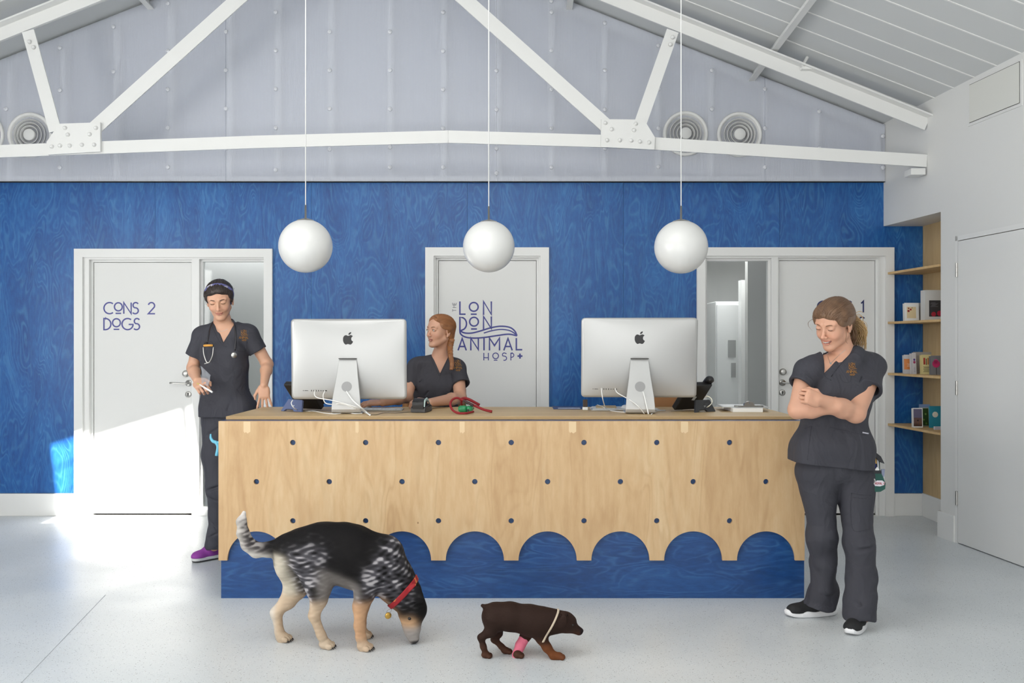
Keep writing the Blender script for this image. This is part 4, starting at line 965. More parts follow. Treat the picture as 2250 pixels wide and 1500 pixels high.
def volume_mesh(ops, lo, hi, h, color=None, relax=0):
    lo = np.array(tuple(lo), dtype=np.float32); hi = np.array(tuple(hi), dtype=np.float32); B = 8
    nb = np.ceil((hi-lo)/(h*B)).astype(int); n = nb*B
    gi = np.stack(np.meshgrid(*[np.arange(k) for k in nb], indexing='ij'), -1).reshape(-1, 3)
    cen = (lo+(gi+.5)*B*h-h*.5).astype(np.float32); half = B*h*.87
    Dc = evaluate(ops, cen[:, None, :], cen, half*1.6)[:, 0]
    act = np.abs(Dc) < half*1.45+.01
    D = np.repeat(np.repeat(np.repeat(np.where(Dc.reshape(nb) < 0, -1., 1.).astype(np.float32), B, 0), B, 1), B, 2)
    off = np.stack(np.meshgrid(*[np.arange(B)]*3, indexing='ij'), -1).reshape(-1, 3)
    ai = gi[act]
    for s in range(0, len(ai), 400):
        q = ai[s:s+400]; P = (lo+((q[:, None, :]*B+off[None])*h)).astype(np.float32)
        d = evaluate(ops, P, cen[act][s:s+400], half)
        ix = q[:, None, :]*B+off[None]; D[ix[..., 0], ix[..., 1], ix[..., 2]] = d
    for ax in range(3):
        sl0 = [slice(None)]*3; sl0[ax] = 0; D[tuple(sl0)] = np.maximum(D[tuple(sl0)], 1e-3); sl0[ax] = -1; D[tuple(sl0)] = np.maximum(D[tuple(sl0)], 1e-3)
    I = D < 0
    c = I[:-1, :-1, :-1].astype(np.uint8)
    for dx in (0, 1):
        for dy in (0, 1):
            for dz in (0, 1):
                if dx+dy+dz: c = c+I[dx:n[0]-1+dx, dy:n[1]-1+dy, dz:n[2]-1+dz]
    cells = np.argwhere((c > 0) & (c < 8)); idx = np.full(c.shape, -1, dtype=np.int32); idx[cells[:, 0], cells[:, 1], cells[:, 2]] = np.arange(len(cells))
    acc = np.zeros((len(cells), 3)); cnt = np.zeros(len(cells))
    for ax in range(3):
        e = np.zeros(3, int); e[ax] = 1; o = [i for i in range(3) if i != ax]
        for u in (0, 1):
            for v in (0, 1):
                s = np.zeros(3, int); s[o[0]] = u; s[o[1]] = v; p = cells+s; q = p+e
                a = D[p[:, 0], p[:, 1], p[:, 2]]; b = D[q[:, 0], q[:, 1], q[:, 2]]; m = (a < 0) != (b < 0)
                t = a[m]/(a[m]-b[m]); t = np.clip(np.nan_to_num(t, nan=.5), .02, .98); acc[m] += p[m]+t[:, None]*e; cnt[m] += 1
    V = lo+(acc/np.maximum(cnt, 1)[:, None])*h
    faces = []
    for ax in range(3):
        o1, o2 = [(1, 2), (2, 0), (0, 1)][ax]
        s0 = [slice(1, n[i]-1) for i in range(3)]; s0[ax] = slice(0, n[ax]-1); s1 = list(s0); s1[ax] = slice(1, n[ax])
        A = I[tuple(s0)]; Bq = I[tuple(s1)]; m = np.argwhere(A != Bq); base = np.ones(3, int); base[ax] = 0
        g = m+base; fl = A[m[:, 0], m[:, 1], m[:, 2]]
        def cell(a, b):
            q = g.copy(); q[:, o1] -= a; q[:, o2] -= b; return idx[q[:, 0], q[:, 1], q[:, 2]]
        Q = np.stack([cell(1, 1), cell(0, 1), cell(0, 0), cell(1, 0)], 1); Q[~fl] = Q[~fl][:, ::-1]; faces.append(Q)
    Fq = np.concatenate(faces); Fq = Fq[(Fq >= 0).all(1)]
    for _ in range(relax):
        s = np.zeros_like(V); k = np.zeros(len(V))
        for a, b in ((0, 1), (1, 2), (2, 3), (3, 0)):
            np.add.at(s, Fq[:, a], V[Fq[:, b]]); np.add.at(s, Fq[:, b], V[Fq[:, a]]); np.add.at(k, Fq[:, a], 1); np.add.at(k, Fq[:, b], 1)
        V = V*.5+.5*s/np.maximum(k, 1)[:, None]
    me = bpy.data.meshes.new('volume'); me.vertices.add(len(V)); me.vertices.foreach_set('co', V.astype(np.float32).ravel())
    me.loops.add(Fq.size); me.loops.foreach_set('vertex_index', Fq.astype(np.int32).ravel()); me.polygons.add(len(Fq))
    me.polygons.foreach_set('loop_start', np.arange(0, Fq.size, 4, dtype=np.int32)); me.polygons.foreach_set('loop_total', np.full(len(Fq), 4, dtype=np.int32))
    me.update(calc_edges=True); me.validate()
    me.polygons.foreach_set('use_smooth', [True]*len(me.polygons))
    if color is not None: paint(me, color)
    return me
def paint(me, color):
    n = len(me.vertices); co = np.empty(n*3, dtype=np.float32); me.vertices.foreach_get('co', co); co = co.reshape(-1, 3)
    C = color(co); a = me.attributes.new('Col', 'FLOAT_COLOR', 'POINT'); a.data.foreach_set('color', np.concatenate([C, np.ones((n, 1))], 1).astype(np.float32).ravel())
def sdf_at(ops, p):
    q = np.array([[tuple(p)]], dtype=np.float32); return float(evaluate(ops, q, q[:, 0], .3)[0, 0])
def L3(c): return np.array(lin(c)[:3])
def shade_mix(C, w, c): w = np.clip(w, 0, 1)[:, None]; return C*(1-w)+L3(c)*w
def settle(bm, ops, lift=.0012, d=(0, 1, 0)):
    co = drape(bm, ops, d, lift); vs = list(bm.verts)
    for v, c in zip(vs, co): v.co = c
    bad = [v for v, m in zip(vs, MISS) if m]
    if bad and len(bad) < len(vs): bmesh.ops.delete(bm, geom=bad, context='VERTS')
    return bm
def lay(curves, ops, center, lift=.001, sub=4):
    out = []
    for c in curves: out.append(catmull(c, sub))
    A = np.array([tuple(q) for c in out for q in c], dtype=np.float32); ce = V3(center); d = A-ce; d /= np.linalg.norm(d, axis=1)[:, None]
    for _ in range(8):
        s = evaluate(ops, A[:, None, :], A, .3)[:, 0]; A = A+d*np.clip(lift-s, -.03, .03)[:, None]*.9
    k = 0; res = []
    for c in out: res.append([Vector(q) for q in A[k:k+len(c)].tolist()]); k += len(c)
    return res
def drape(bm, ops, d=(0, 1, 0), lift=.0012, back=.25):
    """push every vertex of bm along d onto the surface of the volume"""
    eye = Vector((0, 0, EYE)); D_ = [(v.co-eye).normalized() for v in bm.verts]
    co = np.array([tuple(v.co-d_*back) for v, d_ in zip(bm.verts, D_)], dtype=np.float32); dn = np.array([tuple(d_) for d_ in D_], dtype=np.float32); t = np.zeros(len(co), dtype=np.float32); best = np.full(len(co), 9., dtype=np.float32); tb = t.copy()
    for _ in range(70):
        P = (co+t[:, None]*dn)[:, None, :]; s = evaluate(ops, P, P[:, 0], .3)[:, 0]; up_ = np.abs(s) < best; best[up_] = np.abs(s)[up_]; tb[up_] = t[up_]; t += np.clip(s, -.02, .03)*.8
        if np.abs(s).max() < .0004: break
    global MISS
    MISS = best > .004
    return co+tb[:, None]*dn-dn*lift

M['skinL'] = mat('skin_left', (214, 168, 140), .5, attr=True, sss=.12); M['scrub'] = mat('scrub_fabric', (70, 70, 80), .78, attr=True, bump=((420, 420, 420), .12, .001))
def wrinkle_bump(m):
    t = NT(m); tc = t.n('TexCoord'); mp = t.n('Mapping'); mp.inputs['Scale'].default_value = (8, 8, 5); t.l(tc.outputs['Object'], mp.inputs[0])
    n = t.n('TexNoise', Scale=1.0, Detail=2.5, Roughness=.45, Distortion=1.6); t.l(mp.outputs[0], n.inputs['Vector'])
    r = t.math('SUBTRACT', 1.0, t.math('MULTIPLY', t.math('ABSOLUTE', t.math('SUBTRACT', n.outputs['Fac'], .5)), 5.0)); r.node.use_clamp = True
    old = [x for x in t.nt.nodes if x.bl_idname == 'ShaderNodeBump'][0]
    b2 = t.n('Bump', Strength=.26, Distance=.012); t.l(r, b2.inputs['Height']); t.l(b2.outputs[0], old.inputs['Normal'])
wrinkle_bump(M['scrub'])
M['hairmat'] = mat('hair', (70, 50, 40), .45, attr=True)
M['skin'] = mat('skin', (214, 168, 140), .5, attr=True, sss=.12)
M['eyewhite'] = mat('eye_white', (228, 222, 216), .2)
def frame(fwd, roll=0):
    """head frame: local -Y looks along fwd, local Z is up"""
    f = Vector(fwd).normalized(); z = Vector((0, 0, 1)); x = f.cross(z).normalized(); x = -x; z = x.cross(-f).normalized()*1
    y = -f; x = y.cross(z); R = Matrix((x, y, z)).transposed()
    return R @ Matrix.Rotation(roll, 3, 'Y')
class Head:
    def __init__(s, c, fwd, roll=0, k=1.0, eyes=1.0, smile=0, open_=0, jaw=1.0):
        s.c = Vector(c); s.R = frame(fwd, roll); s.k = k; s.eyes = eyes; s.smile = smile; s.open = open_; s.jaw = jaw
        s.M = Matrix.Translation(s.c) @ s.R.to_4x4() @ Matrix.Scale(k, 4)
    def P(s, x, y, z): return s.M @ Vector((x, y, z))
    def loc(s, co):            # world (n,3) -> head space
        Mi = np.array(s.M.inverted(), dtype=np.float32); return co@Mi[:3, :3].T+Mi[:3, 3]
    def e(s, c, r): return ell(s.P(*c), [v*s.k for v in r], s.R)
    def cp(s, a, b, ra, rb=None): return cap(s.P(*a), s.P(*b), ra*s.k, (rb if rb is not None else ra)*s.k)
    def ops(s):
        k = s.k; o = []
        o += [('u', s.e((0, .016, .036), (.073, .092, .083)), .0), ('u', s.e((0, -.034, .030), (.062, .052, .060)), .03*k), ('u', s.e((0, -.030, -.035), (.055*s.jaw, .058, .066)), .03*k)]
        o += [('u', s.e((x, -.052, -.022), (.024, .026, .026)), .02*k) for x in (-.034, .034)]
        o += [('u', s.cp((x*.0505*s.jaw, -.002, -.048), (x*.015, -.062, -.090), .017, .016), .02*k) for x in (-1, 1)]
        o += [('u', s.e((0, -.073, -.092), (.020, .016, .015)), .016*k)]
        o += [('u', s.cp((x*.012, -.083, .028), (x*.046, -.071, .030), .0085, .007), .012*k) for x in (-1, 1)]
        o += [('s', s.e((x*.0315, -.096, .010), (.0175, .017, .0115)), .011*k) for x in (-1, 1)]
        o += [('u', s.cp((0, -.084, .018), (0, -.104, -.022), .0065, .0085), .010*k), ('u', s.e((0, -.107, -.026), (.0095, .0095, .0085)), .006*k)]
        o += [('u', s.e((x*.0115, -.098, -.029), (.0068, .0085, .0065)), .005*k) for x in (-1, 1)]
        o += [('s', s.e((x*.0068, -.106, -.0355), (.0034, .005, .003)), .002*k) for x in (-1, 1)]
        m = s.smile
        up = .006*m
        o += [('u', s.e((0, -.0895, -.0515), (.018+.005*m, .0070, .0042)), .007*k), ('u', s.e((0, -.0885, -.0620-.004*s.open), (.0155+.004*m, .0070, .0050)), .007*k)]
        o += [('s', s.cp((x*.004, -.0995, -.0570-.001*s.open), (x*(.0205+.006*m), -.085, -.0570+up), .0014+.003*s.open, .001+.0008*s.open), .0018*k) for x in (-1, 1)]
        if m: o += [('u', s.e((x*.033, -.064, -.030), (.015, .016, .014)), .016*k) for x in (-1, 1)]
        # lids over the eyeballs
        for x in (-1, 1):
            c = (x*.0315, -.0775, .0105)
            o += [('u', s.e((c[0], c[1], c[2]+.0012), (.0168, .0138, .0120)), .004*k)]
            if s.eyes > 0: o += [('s', s.e((c[0], -.094, c[2]-.0005), (.0118, .012, .0046*s.eyes)), .0012*k)]
            else: o += [('s', s.cp((c[0]-.010, -.0925, c[2]-.0045), (c[0]+.010, -.0925, c[2]-.0045), .0012), .001*k)]
        for x in (-1, 1):
            o += [('u', s.e((x*.0745, .012, -.002), (.0075, .017, .030)), .006*k), ('s', s.e((x*.083, .008, .001), (.006, .009, .017)), .003*k), ('u', s.e((x*.074, .004, -.028), (.006, .008, .010)), .004*k)]
        return o
    def color(s, co, base, lip=(186, 108, 98), flush=(222, 148, 128)):
        q = s.loc(co); x, y, z = np.abs(q[:, 0]), q[:, 1], q[:, 2]; C = np.tile(L3(base), (len(co), 1)); m = s.smile
        C = shade_mix(C, .35*np.exp(-((x-.04)**2/.0003+(z+.028)**2/.0004+(y+.06)**2/.001)), flush)
        C = shade_mix(C, .25*np.exp(-((x)**2/.0002+(z+.026)**2/.0002+(y+.105)**2/.0004)), flush)
        zz = z-.006*m*(x/.025)**2
        lw = ((x/(.021+.006*m))**2+((zz+.0572+.001*s.open)/(.0092+.002*s.open))**2 < 1) & (y < -.07); C = shade_mix(C, lw*.6, lip)
        inner = (x < .0195+.006*m) & (np.abs(zz+.0570+.001*s.open) < .0013+.0034*s.open) & (y < -.07)
        C = shade_mix(C, inner*.8, (96, 44, 40))
        return C
    def extras(s, body, brow=(84, 58, 44), iris=(96, 110, 96), gaze=(0, -1, 0)):
        for x in (-1, 1):
            c = s.P(x*.0315, -.0775, .0105)
            if s.eyes > 0:
                bm = bmesh.new(); bmesh.ops.create_uvsphere(bm, u_segments=24, v_segments=16, radius=.0125*s.k); o = obj('eye', bm, M['eye_'+str(iris)] if 'eye_'+str(iris) in M else eye_mat(iris), body, True)
                g = (s.R @ Vector(gaze)).normalized(); o.rotation_euler = g.to_track_quat('Z', 'Y').to_euler(); o.location = c
            if s.open and s.smile > .5 and x == 1:
                bm = tube([s.P(t*.022, -.0925+.012*t*t, -.0570+.0055*t*t+.0008) for t in (-1, -.5, 0, .5, 1)], [.0016*s.k, .0027*s.k, .0030*s.k, .0027*s.k, .0016*s.k], 8, smooth_path=4); obj('teeth', bm, M['teeth'], body, True)
            # lash line
            bm = tube([s.P(x*.0315+t*.0115, -.0920+.0055*abs(t)**2, .0105+(.0035*s.eyes-.0045*(s.eyes <= 0)*1.0)-(.003 if s.eyes > 0 else -.0018)*(t*t)) for t in (-1, -.5, 0, .5, 1)], .00105*s.k, 6, smooth_path=3); obj('eyelashes', bm, M['lash'], body, True)
            bm = tube([s.P(x*.0135, -.0915, .0265), s.P(x*.024, -.0915, .0305), s.P(x*.036, -.0855, .0315), s.P(x*.047, -.0765, .0275)], [.0018*s.k, .0024*s.k, .0021*s.k, .0008*s.k], 6, smooth_path=4)
            bmm = M.setdefault('brow_'+str(brow), None) or mat('eyebrow', brow, .8); M['brow_'+str(brow)] = bmm
            obj('eyebrow', bm, bmm, body, True)
M['teeth'] = mat('teeth', (236, 230, 220), .3); M['lash'] = mat('lashes', (48, 36, 32), .7)
def eye_mat(iris):
    m = mat('eyeball', rough=.12); t = NT(m); tc = t.n('TexCoord'); sp = t.n('SeparateXYZ'); t.l(tc.outputs['Object'], sp.inputs[0])
    col = t.ramp(t.math('DIVIDE', sp.outputs[2], .0125), [(.0, (226, 220, 214)), (.5, (226, 220, 214)), (.87, iris), (.9, iris), (.965, (16, 14, 14))]); col.node.color_ramp.interpolation = 'CONSTANT'
    t.l(col, t.b.inputs['Base Color']); M['eye_'+str(iris)] = m; return m
def hand(wrist, fwd, back, side=1, curl=(.5, .5, .55, .6), thumb=.4, spread=.12, k=1.0, tdown=0):
    """fwd: towards the fingers, back: out of the back of the hand; side +1: thumb on fwd x back side"""
    w = Vector(wrist); f = Vector(fwd).normalized(); b = Vector(back).normalized(); b = (b-f*b.dot(f)).normalized(); s = f.cross(b)*side
    P = lambda a, c, d: w+(f*a+s*c+b*d)*k
    o = []
    R = Matrix((f, s, b)).transposed()
    o += [('u', ell(P(.048, .0, 0), [.052*k, .040*k, .0145*k], R), .012*k), ('u', rbox(P(.052, .0, 0), [.038*k, .036*k, .0125*k], .012*k, R), .010*k)]
    L_ = [(.031, .040, .025, .019), (.011, .044, .028, .020), (-.010, .041, .026, .019), (-.029, .032, .020, .017)]
    tips = []
    for i, (c, l1, l2, l3) in enumerate(L_):
        a = curl[i]; sp = spread*(1.5-i)*.6; p = P(.088-.004*abs(i-1), c, 0); pts = [P(.05, c*.8, 0), p]; ang = 0
        for l, q in ((l1, .75), (l2, 1.0), (l3, .75)):
            ang += a*q; d = f*math.cos(ang)*math.cos(sp)+s*math.sin(sp)*math.cos(ang)*1.0-b*math.sin(ang); pts.append(pts[-1]+d*l*k)
        o += [('u', pr, .0045*k) for pr in chain(pts, [r*k for r in (.0095, .0088, .0080, .0072, .0060)])]; tips.append(pts[-1])
    tp = [P(.012, .026, -.004), P(.038, .046, -.010-tdown*.3), P(.068, .046+.024*(1-thumb), -.014-.016*thumb-tdown), P(.092, .042+.030*(1-thumb)-.010*thumb, -.018-.022*thumb-tdown*1.3)]
    o += [('u', pr, .007*k) for pr in chain(tp, [r*k for r in (.014, .0115, .0095, .0075)])]
    s_ = tips+[tp[-1]]
    return o, s_
def nails_mesh(tips, fwd, back, parent): pass
def strands(curves, r, seed=0, n=4):
    bm = bmesh.new()
    for c in curves:
        rr = r*random.uniform(.6, 1.3); tube(c, [rr*.6]+[rr]*(len(c)-2)+[rr*.25], n, bm, 0 if len(c) > 8 else 4)
    for f in bm.faces: f.smooth = True
    return bm
def join_mesh(me, bm):
    bm2 = bmesh.new(); bm2.from_mesh(me)
    t = bpy.data.meshes.new('tmp'); bm.to_mesh(t); bm.free(); bm2.from_mesh(t); bm2.to_mesh(me); bm2.free(); bpy.data.meshes.remove(t); return me
def bounds(ops, pad=.03):
    lo = np.full(3, 1e9); hi = -lo
    for k, pr, _ in ops:
        if k == 'u': lo = np.minimum(lo, pr[1]-pr[2]); hi = np.maximum(hi, pr[1]+pr[2])
    return lo-pad, hi+pad
def emblem(parent, ops, px, py, Y, wpx, col=(196, 140, 62)):
    """small stitched wordmark draped on the chest"""
    bm = bmesh.new(); T = lambda u, v, d: W(px+u*wpx/40, py-v*wpx/40, Y)
    for s, x, y, h, w in (('LON', -6, 15, 10, 1.6), ('DON', -6, 3, 10, 1.6), ('ANIMAL', -16, -14, 10, 1.5), ('HOSP', -2, -24, 7, 1.2)): letters(bm, s, h, w, .0, T, x, y, .16)
    stroke(bm, [(-4, 1), (4, -2), (14, 2), (24, 2)], 1.8, .0, T)
    fs = [f for f in bm.faces]
    settle(bm, ops, .0015)
    m = M.get('stitch') or mat('orange_stitching', col, .7); M['stitch'] = m
    d = bpy.data.meshes.new('emblem'); bm.to_mesh(d); bm.free(); return obj('embroidered_wordmark', d, m, parent)
def ridge(seed, n=7, lo=14, hi=50, stretch=(1, 1, 1)):
    """sharp cloth folds: valleys and soft ridges"""
    r = np.random.default_rng(seed); k = r.normal(size=(n, 3))*np.array(stretch); k /= np.linalg.norm(k, axis=1)[:, None]; k *= r.uniform(lo, hi, (n, 1)); ph = r.uniform(0, 6.28, n)
    g = wob(seed+50, 4, 6, 16)
    def f(P):
        s = 0; w = g(P)*2.2
        for i in range(n): s = s+(1-2*np.abs(np.sin((P@k[i].astype(np.float32)+ph[i])*.5+w*(.6+.15*i))))*np.clip(.5+g(P[:, ::-1]*1.0+i*.37)*1.4, 0, 1)
        return s/n*1.6
    return f
def sleeve(sh, end, r0, r1, inner, k=.02):
    """a short open sleeve"""
    sh, end = Vector(sh), Vector(end); d = (end-sh).normalized()
    c0, dn = V3(end), V3(d)
    def cut(P):
        q = P-c0; s = q@dn; return -s
    return [('u', cap(sh, end+d*.04, r0, r1), 0), ('s', (cut, None, 1e9), .003), ('s', cap(end-d*.035, end+d*.06, inner-.004, inner+.006), .006)]
def fold_line(a, b, depth, r=.012):     # a crease pressed into cloth
    return ('s', cap(a, b, depth, depth*.4), r)
# ------------------------------------------------------------------ woman on the right, arms crossed
def rotm(ax, ang): return Matrix.Rotation(ang, 3, ax)
def woman_right():
    t = thing('person', 'woman in dark grey scrubs and black trainers standing with arms crossed, smiling down', 'person', (1.60, 4.62, 0))
    skin = (206, 156, 130)
    Hd = Head(W(1833, 713, 4.58), (-.80, -.62, -.40), roll=.10, k=1.045, eyes=0, smile=1.0, open_=.9, jaw=1.05)
    nb = W(1850, 790, 4.64)
    shR, shL = W(1773, 812, 4.58), W(1918, 806, 4.66)           # her right is on the left of the picture
    chest = W(1846, 850, 4.61); waist = W(1836, 945, 4.64); hip = W(1832, 1015, 4.66)
    elR, wrR = W(1752, 900, 4.52), W(1842, 893, 4.40)
    elL, wrL = W(1880, 908, 4.47), W(1795, 876, 4.38)
    body = Hd.ops()
    body += [('u', cap(Hd.P(0, .028, -.04), W(1851, 775, 4.63), .052, .050), .03), ('u', cap(W(1851, 775, 4.63), nb+Vector((0, .01, -.03)), .052, .058), .04)]
    tors = [('u', cap(shR+Vector((.03, 0, 0)), shL+Vector((-.03, 0, 0)), .060, .060), .05), ('u', ell(W(1846, 845, 4.62), (.150, .105, .135)), .05), ('u', ell(waist, (.145, .105, .16)), .06), ('u', ell(hip, (.178, .125, .13)), .06),
            ('u', ell(W(1822, 868, 4.555), (.062, .05, .055)), .04), ('u', ell(W(1872, 866, 4.56), (.062, .05, .055)), .04), ('u', cap(nb, shR, .034, .045), .03), ('u', cap(nb, shL, .034, .045), .03)]
    body += tors
    hipR, hipL = W(1795, 1050, 4.66), W(1872, 1050, 4.66); knR, knL = W(1806, 1180, 4.66), W(1886, 1190, 4.56); anR, anL = W(1812, 1325, 4.74), W(1893, 1352, 4.56)
    body += [('u', p, .03) for p in chain([hipR, knR, anR], [.075, .048, .034])]+[('u', p, .03) for p in chain([hipL, knL, anL], [.075, .048, .034])]
    body += [('u', p, .02) for p in chain([anR, W(1795, 1340, 4.745)], [.030, .018])]+[('u', p, .02) for p in chain([anL, W(1880, 1372, 4.52)], [.034, .022])]
    armR = chain([shR, elR], [.052, .043])+chain([elR, elR.lerp(wrR, .35), wrR], [.041, .044, .029])
    armL = chain([shL, elL], [.054, .045])+chain([elL, elL.lerp(wrL, .35), wrL], [.043, .045, .028])
    body += [('u', p, .025) for p in armR+armL]
    hL, _ = hand(wrL+Vector((.022, 0, -.016)), wrL-elL+Vector((-.02, .03, .02)), (-.15, -1, .25), 1, (1.6, 1.7, 1.75, 1.8), .95, .03, .96)
    body += hL
    hR, _ = hand(wrR+Vector((0, .05, 0)), (1, .75, .05), (0, -1, .2), -1, (.1, .1, .1, .1), .9, .02, .78); body += hR
    def col(co):
        return Hd.color(co, skin)
    lo, hi = bounds(body); b = obj('body', volume_mesh(body, lo, hi, .0026, col), 'skin', t, world=True)
    # scrub top: sleeves first, then the loose boxy torso
    top = sleeve(shR+Vector((.015, 0, -.005)), W(1760, 846, 4.545), .058, .066, .054)
    top2 = sleeve(shL+Vector((-.01, 0, -.005)), W(1904, 856, 4.57), .062, .076, .062)
    tor = [('u', cap(shR+Vector((.03, 0, .002)), shL+Vector((-.03, 0, .002)), .060, .060), .03), ('u', ell(W(1846, 852, 4.615), (.158, .118, .15)), .05), ('u', ell(W(1824, 868, 4.56), (.066, .058, .06)), .05), ('u', ell(W(1873, 866, 4.565), (.066, .058, .06)), .05),
           ('u', rbox(W(1832, 925, 4.64), (.158, .112, .16), .09), .07), ('u', rbox(W(1826, 1022, 4.655), (.198, .140, .15), .085), .10), ('u', cap(nb+Vector((-.03, .005, .0)), shR, .054, .058), .03), ('u', cap(nb+Vector((.03, .005, .0)), shL, .054, .058), .03)]
    tor.append(('u', cap(W(1881, 783, 4.62), shL, .046, .055), .02))
    tor += [('u', cap(W(1881, 779, 4.605), W(1862, 815, 4.58), .046, .05), .02), ('u', cap(W(1812, 790, 4.59), W(1826, 815, 4.58), .04, .045), .02)]
    # each sleeve is merged on its own side only
    top = top+[('u', p[1], p[2]) for p in tor]
    side = wob(1, 2)
    def merge2(P):
        Q = P[:, None, :]; return evaluate(top2, Q, Q[:, 0], .01)[:, 0]
    top += [('u', (merge2, np.array(tuple(shL.lerp(W(1904, 856, 4.57), .5)), dtype=np.float32), .2), .03)]
    dR = (elR-shR).normalized(); dL = (elL-shL).normalized()
    top += [fold_line(W(1780, 850, 4.50), W(1800, 835, 4.49), .004), fold_line(W(1895, 830, 4.52), W(1880, 850, 4.50), .005), fold_line(W(1905, 985, 4.53), W(1870, 1000, 4.5), .005), fold_line(W(1850, 960, 4.5), W(1890, 975, 4.5), .004), fold_line(W(1815, 955, 4.5), W(1822, 1000, 4.5), .004)]
    fold = ridge(3, 7, 16, 46, (1, 1, .7)); fold2 = wob(5, 6, 60, 120)
    def wr(P):
        z = P[:, 2]; a = .007+.006*np.clip((1.22-z)*3, 0, 1); return (fold(P)*a+fold2(P)*.001).astype(np.float32)
    top += [('d', wr, 0)]
    hem = W(1827, 1020, 4.655)
    top += [('s', plane(hem, (.05, 0, 1)), .004)]
    top[-1] = ('s', plane(hem, (0, 0, 1)), .004)
    def hemcut2(P): return P[:, 2]-(hem.z-.02*(P[:, 0]-1.62)/.2+.0).astype(np.float32)
    top[-1] = ('s', ((lambda P: -(0-hemcut2(P))), None, 1e9), .004)
    # V neck wedge
    vb = W(1814, 822, 4.5)
    def wedge(P, a=W(1814, 821, 4.5), l=W(1818, 770, 4.5), r=W(1875, 764, 4.5)):
        n1 = np.array([-(a.z-l.z), 0, (a.x-l.x)]); n1 = n1/np.linalg.norm(n1); n2 = np.array([(a.z-r.z), 0, -(a.x-r.x)]); n2 = n2/np.linalg.norm(n2)
        q = P-V3(a)
        d1 = q@(n1.astype(np.float32)*(1 if (np.array(tuple(r-a))@n1) < 0 else -1)); d2 = q@(n2.astype(np.float32)*(1 if (np.array(tuple(l-a))@n2) < 0 else -1))
        return np.maximum(np.maximum(d1, d2), P[:, 1]-4.66)
    top += [('s', (wedge, None, 1e9), .003), ('s', cap(W(1853, 745, 4.62), W(1852, 762, 4.64), .056, .046), .004)]
    cloth = (53, 53, 61)
    def ccol(co): return np.tile(L3(cloth), (len(co), 1))
    lo, hi = bounds(top); o = obj('scrub_top', volume_mesh(top, lo, hi, .004, ccol), 'scrub', t, world=True)
    emblem(o, top, 1869, 811, 4.4, 23)
    def seam(pts, name='seam', r=.0016, m=None):
        bm = tube(pts, r, 6, smooth_path=5)
        settle(bm, top, .0009)
        return obj(name, bm, m or M['seam'], o, True)
    M['seam'] = M.get('seam') or mat('seam_thread', (48, 48, 56), .8)
    seam([W(1783, 936, 4.4), W(1779, 965, 4.4), W(1774, 1010, 4.4)]); seam([W(1768, 941, 4.4), W(1783, 936, 4.4)]); seam([W(1824, 938, 4.4), W(1850, 944, 4.4), W(1905, 957, 4.4)]); seam([W(1845, 823, 4.4), W(1852, 838, 4.4), W(1868, 838, 4.4), W(1871, 822, 4.4)])
    seam([W(1811, 768, 4.4), W(1808, 800, 4.4), W(1813, 826, 4.4), W(1826, 835, 4.4)]); seam([W(1881, 765, 4.4), W(1850, 796, 4.4), W(1826, 828, 4.4)])
    bm = bmesh.new(); p = W(1902, 951, 4.4); bx(bm, -.015, .015, 0, .001, -.003, .003); bm.transform(Matrix.Translation(p) @ Matrix.Rotation(.18, 4, 'Y')); bmesh.ops.subdivide_edges(bm, edges=bm.edges, cuts=2)
    for v, c_ in zip(bm.verts, drape(bm, top, (0, 1, 0), .001)): v.co = c_
    obj('white_tag', bm, mat('white_tag', (190, 190, 200), .6), o)
    # trousers
    pf = wob(11, 8, 14, 55, (1, 1, .8)); pf2 = wob(13, 5, 50, 100, (.5, .5, 1.6))
    legR = chain([W(1797, 1050, 4.66), W(1806, 1150, 4.65), W(1806, 1180, 4.65), W(1811, 1240, 4.68), W(1809, 1300, 4.71), W(1798, 1335, 4.72)], [.106, .063, .072, .058, .062, .080])
    legL = chain([W(1878, 1050, 4.66), W(1883, 1150, 4.60), W(1887, 1195, 4.57), W(1894, 1265, 4.55), W(1891, 1320, 4.545), W(1888, 1352, 4.53)], [.108, .066, .073, .064, .071, .074])
    def legs2(P):
        Q = P[:, None, :]; return evaluate([('u', p, .03) for p in legL], Q, Q[:, 0], .01)[:, 0]
    tr_ = [('u', p, .03) for p in legR]+[('u', (legs2, V3(W(1888, 1200, 4.57)), .52), .012), ('u', ell(hip+Vector((0, 0, -.02)), (.186, .130, .10)), .05)]
    for fa, fb, dd in ((W(1775, 1166, 4.56), W(1815, 1175, 4.56), .010), (W(1822, 1168, 4.56), W(1840, 1158, 4.58), .009), (W(1840, 1196, 4.58), W(1820, 1188, 4.56), .008), (W(1872, 1215, 4.48), W(1925, 1200, 4.5), .010), (W(1858, 1200, 4.5), W(1895, 1222, 4.47), .011), (W(1870, 1315, 4.47), W(1912, 1345, 4.47), .011), (W(1858, 1325, 4.48), W(1885, 1338, 4.45), .009), (W(1785, 1305, 4.63), W(1835, 1310, 4.64), .010), (W(1905, 1240, 4.47), W(1895, 1300, 4.46), .006), (W(1838, 1035, 4.52), W(1842, 1110, 4.56), .008), (W(1770, 1055, 4.56), W(1780, 1120, 4.56), .005)):
        tr_.append(fold_line(fa, fb, dd*1.3, .018))
    pf = ridge(11, 7, 14, 44, (1, 1, .9)); pf2 = ridge(13, 5, 40, 80, (.5, .5, 1.6))
    def pw(P):
        z = P[:, 2]; a = .006+.011*np.clip((.62-z)*2.2, 0, 1); return (pf(P)*a+pf2(P)*a*.4).astype(np.float32)
    tr_ += [('d', pw, 0)]
    def hemcut(P): return P[:, 2]-(.055+.012*np.sin(P[:, 0]*30)+.03*(P[:, 1]-4.62)).astype(np.float32)
    tr_ += [('s', (hemcut, None, 1e9), .004)]
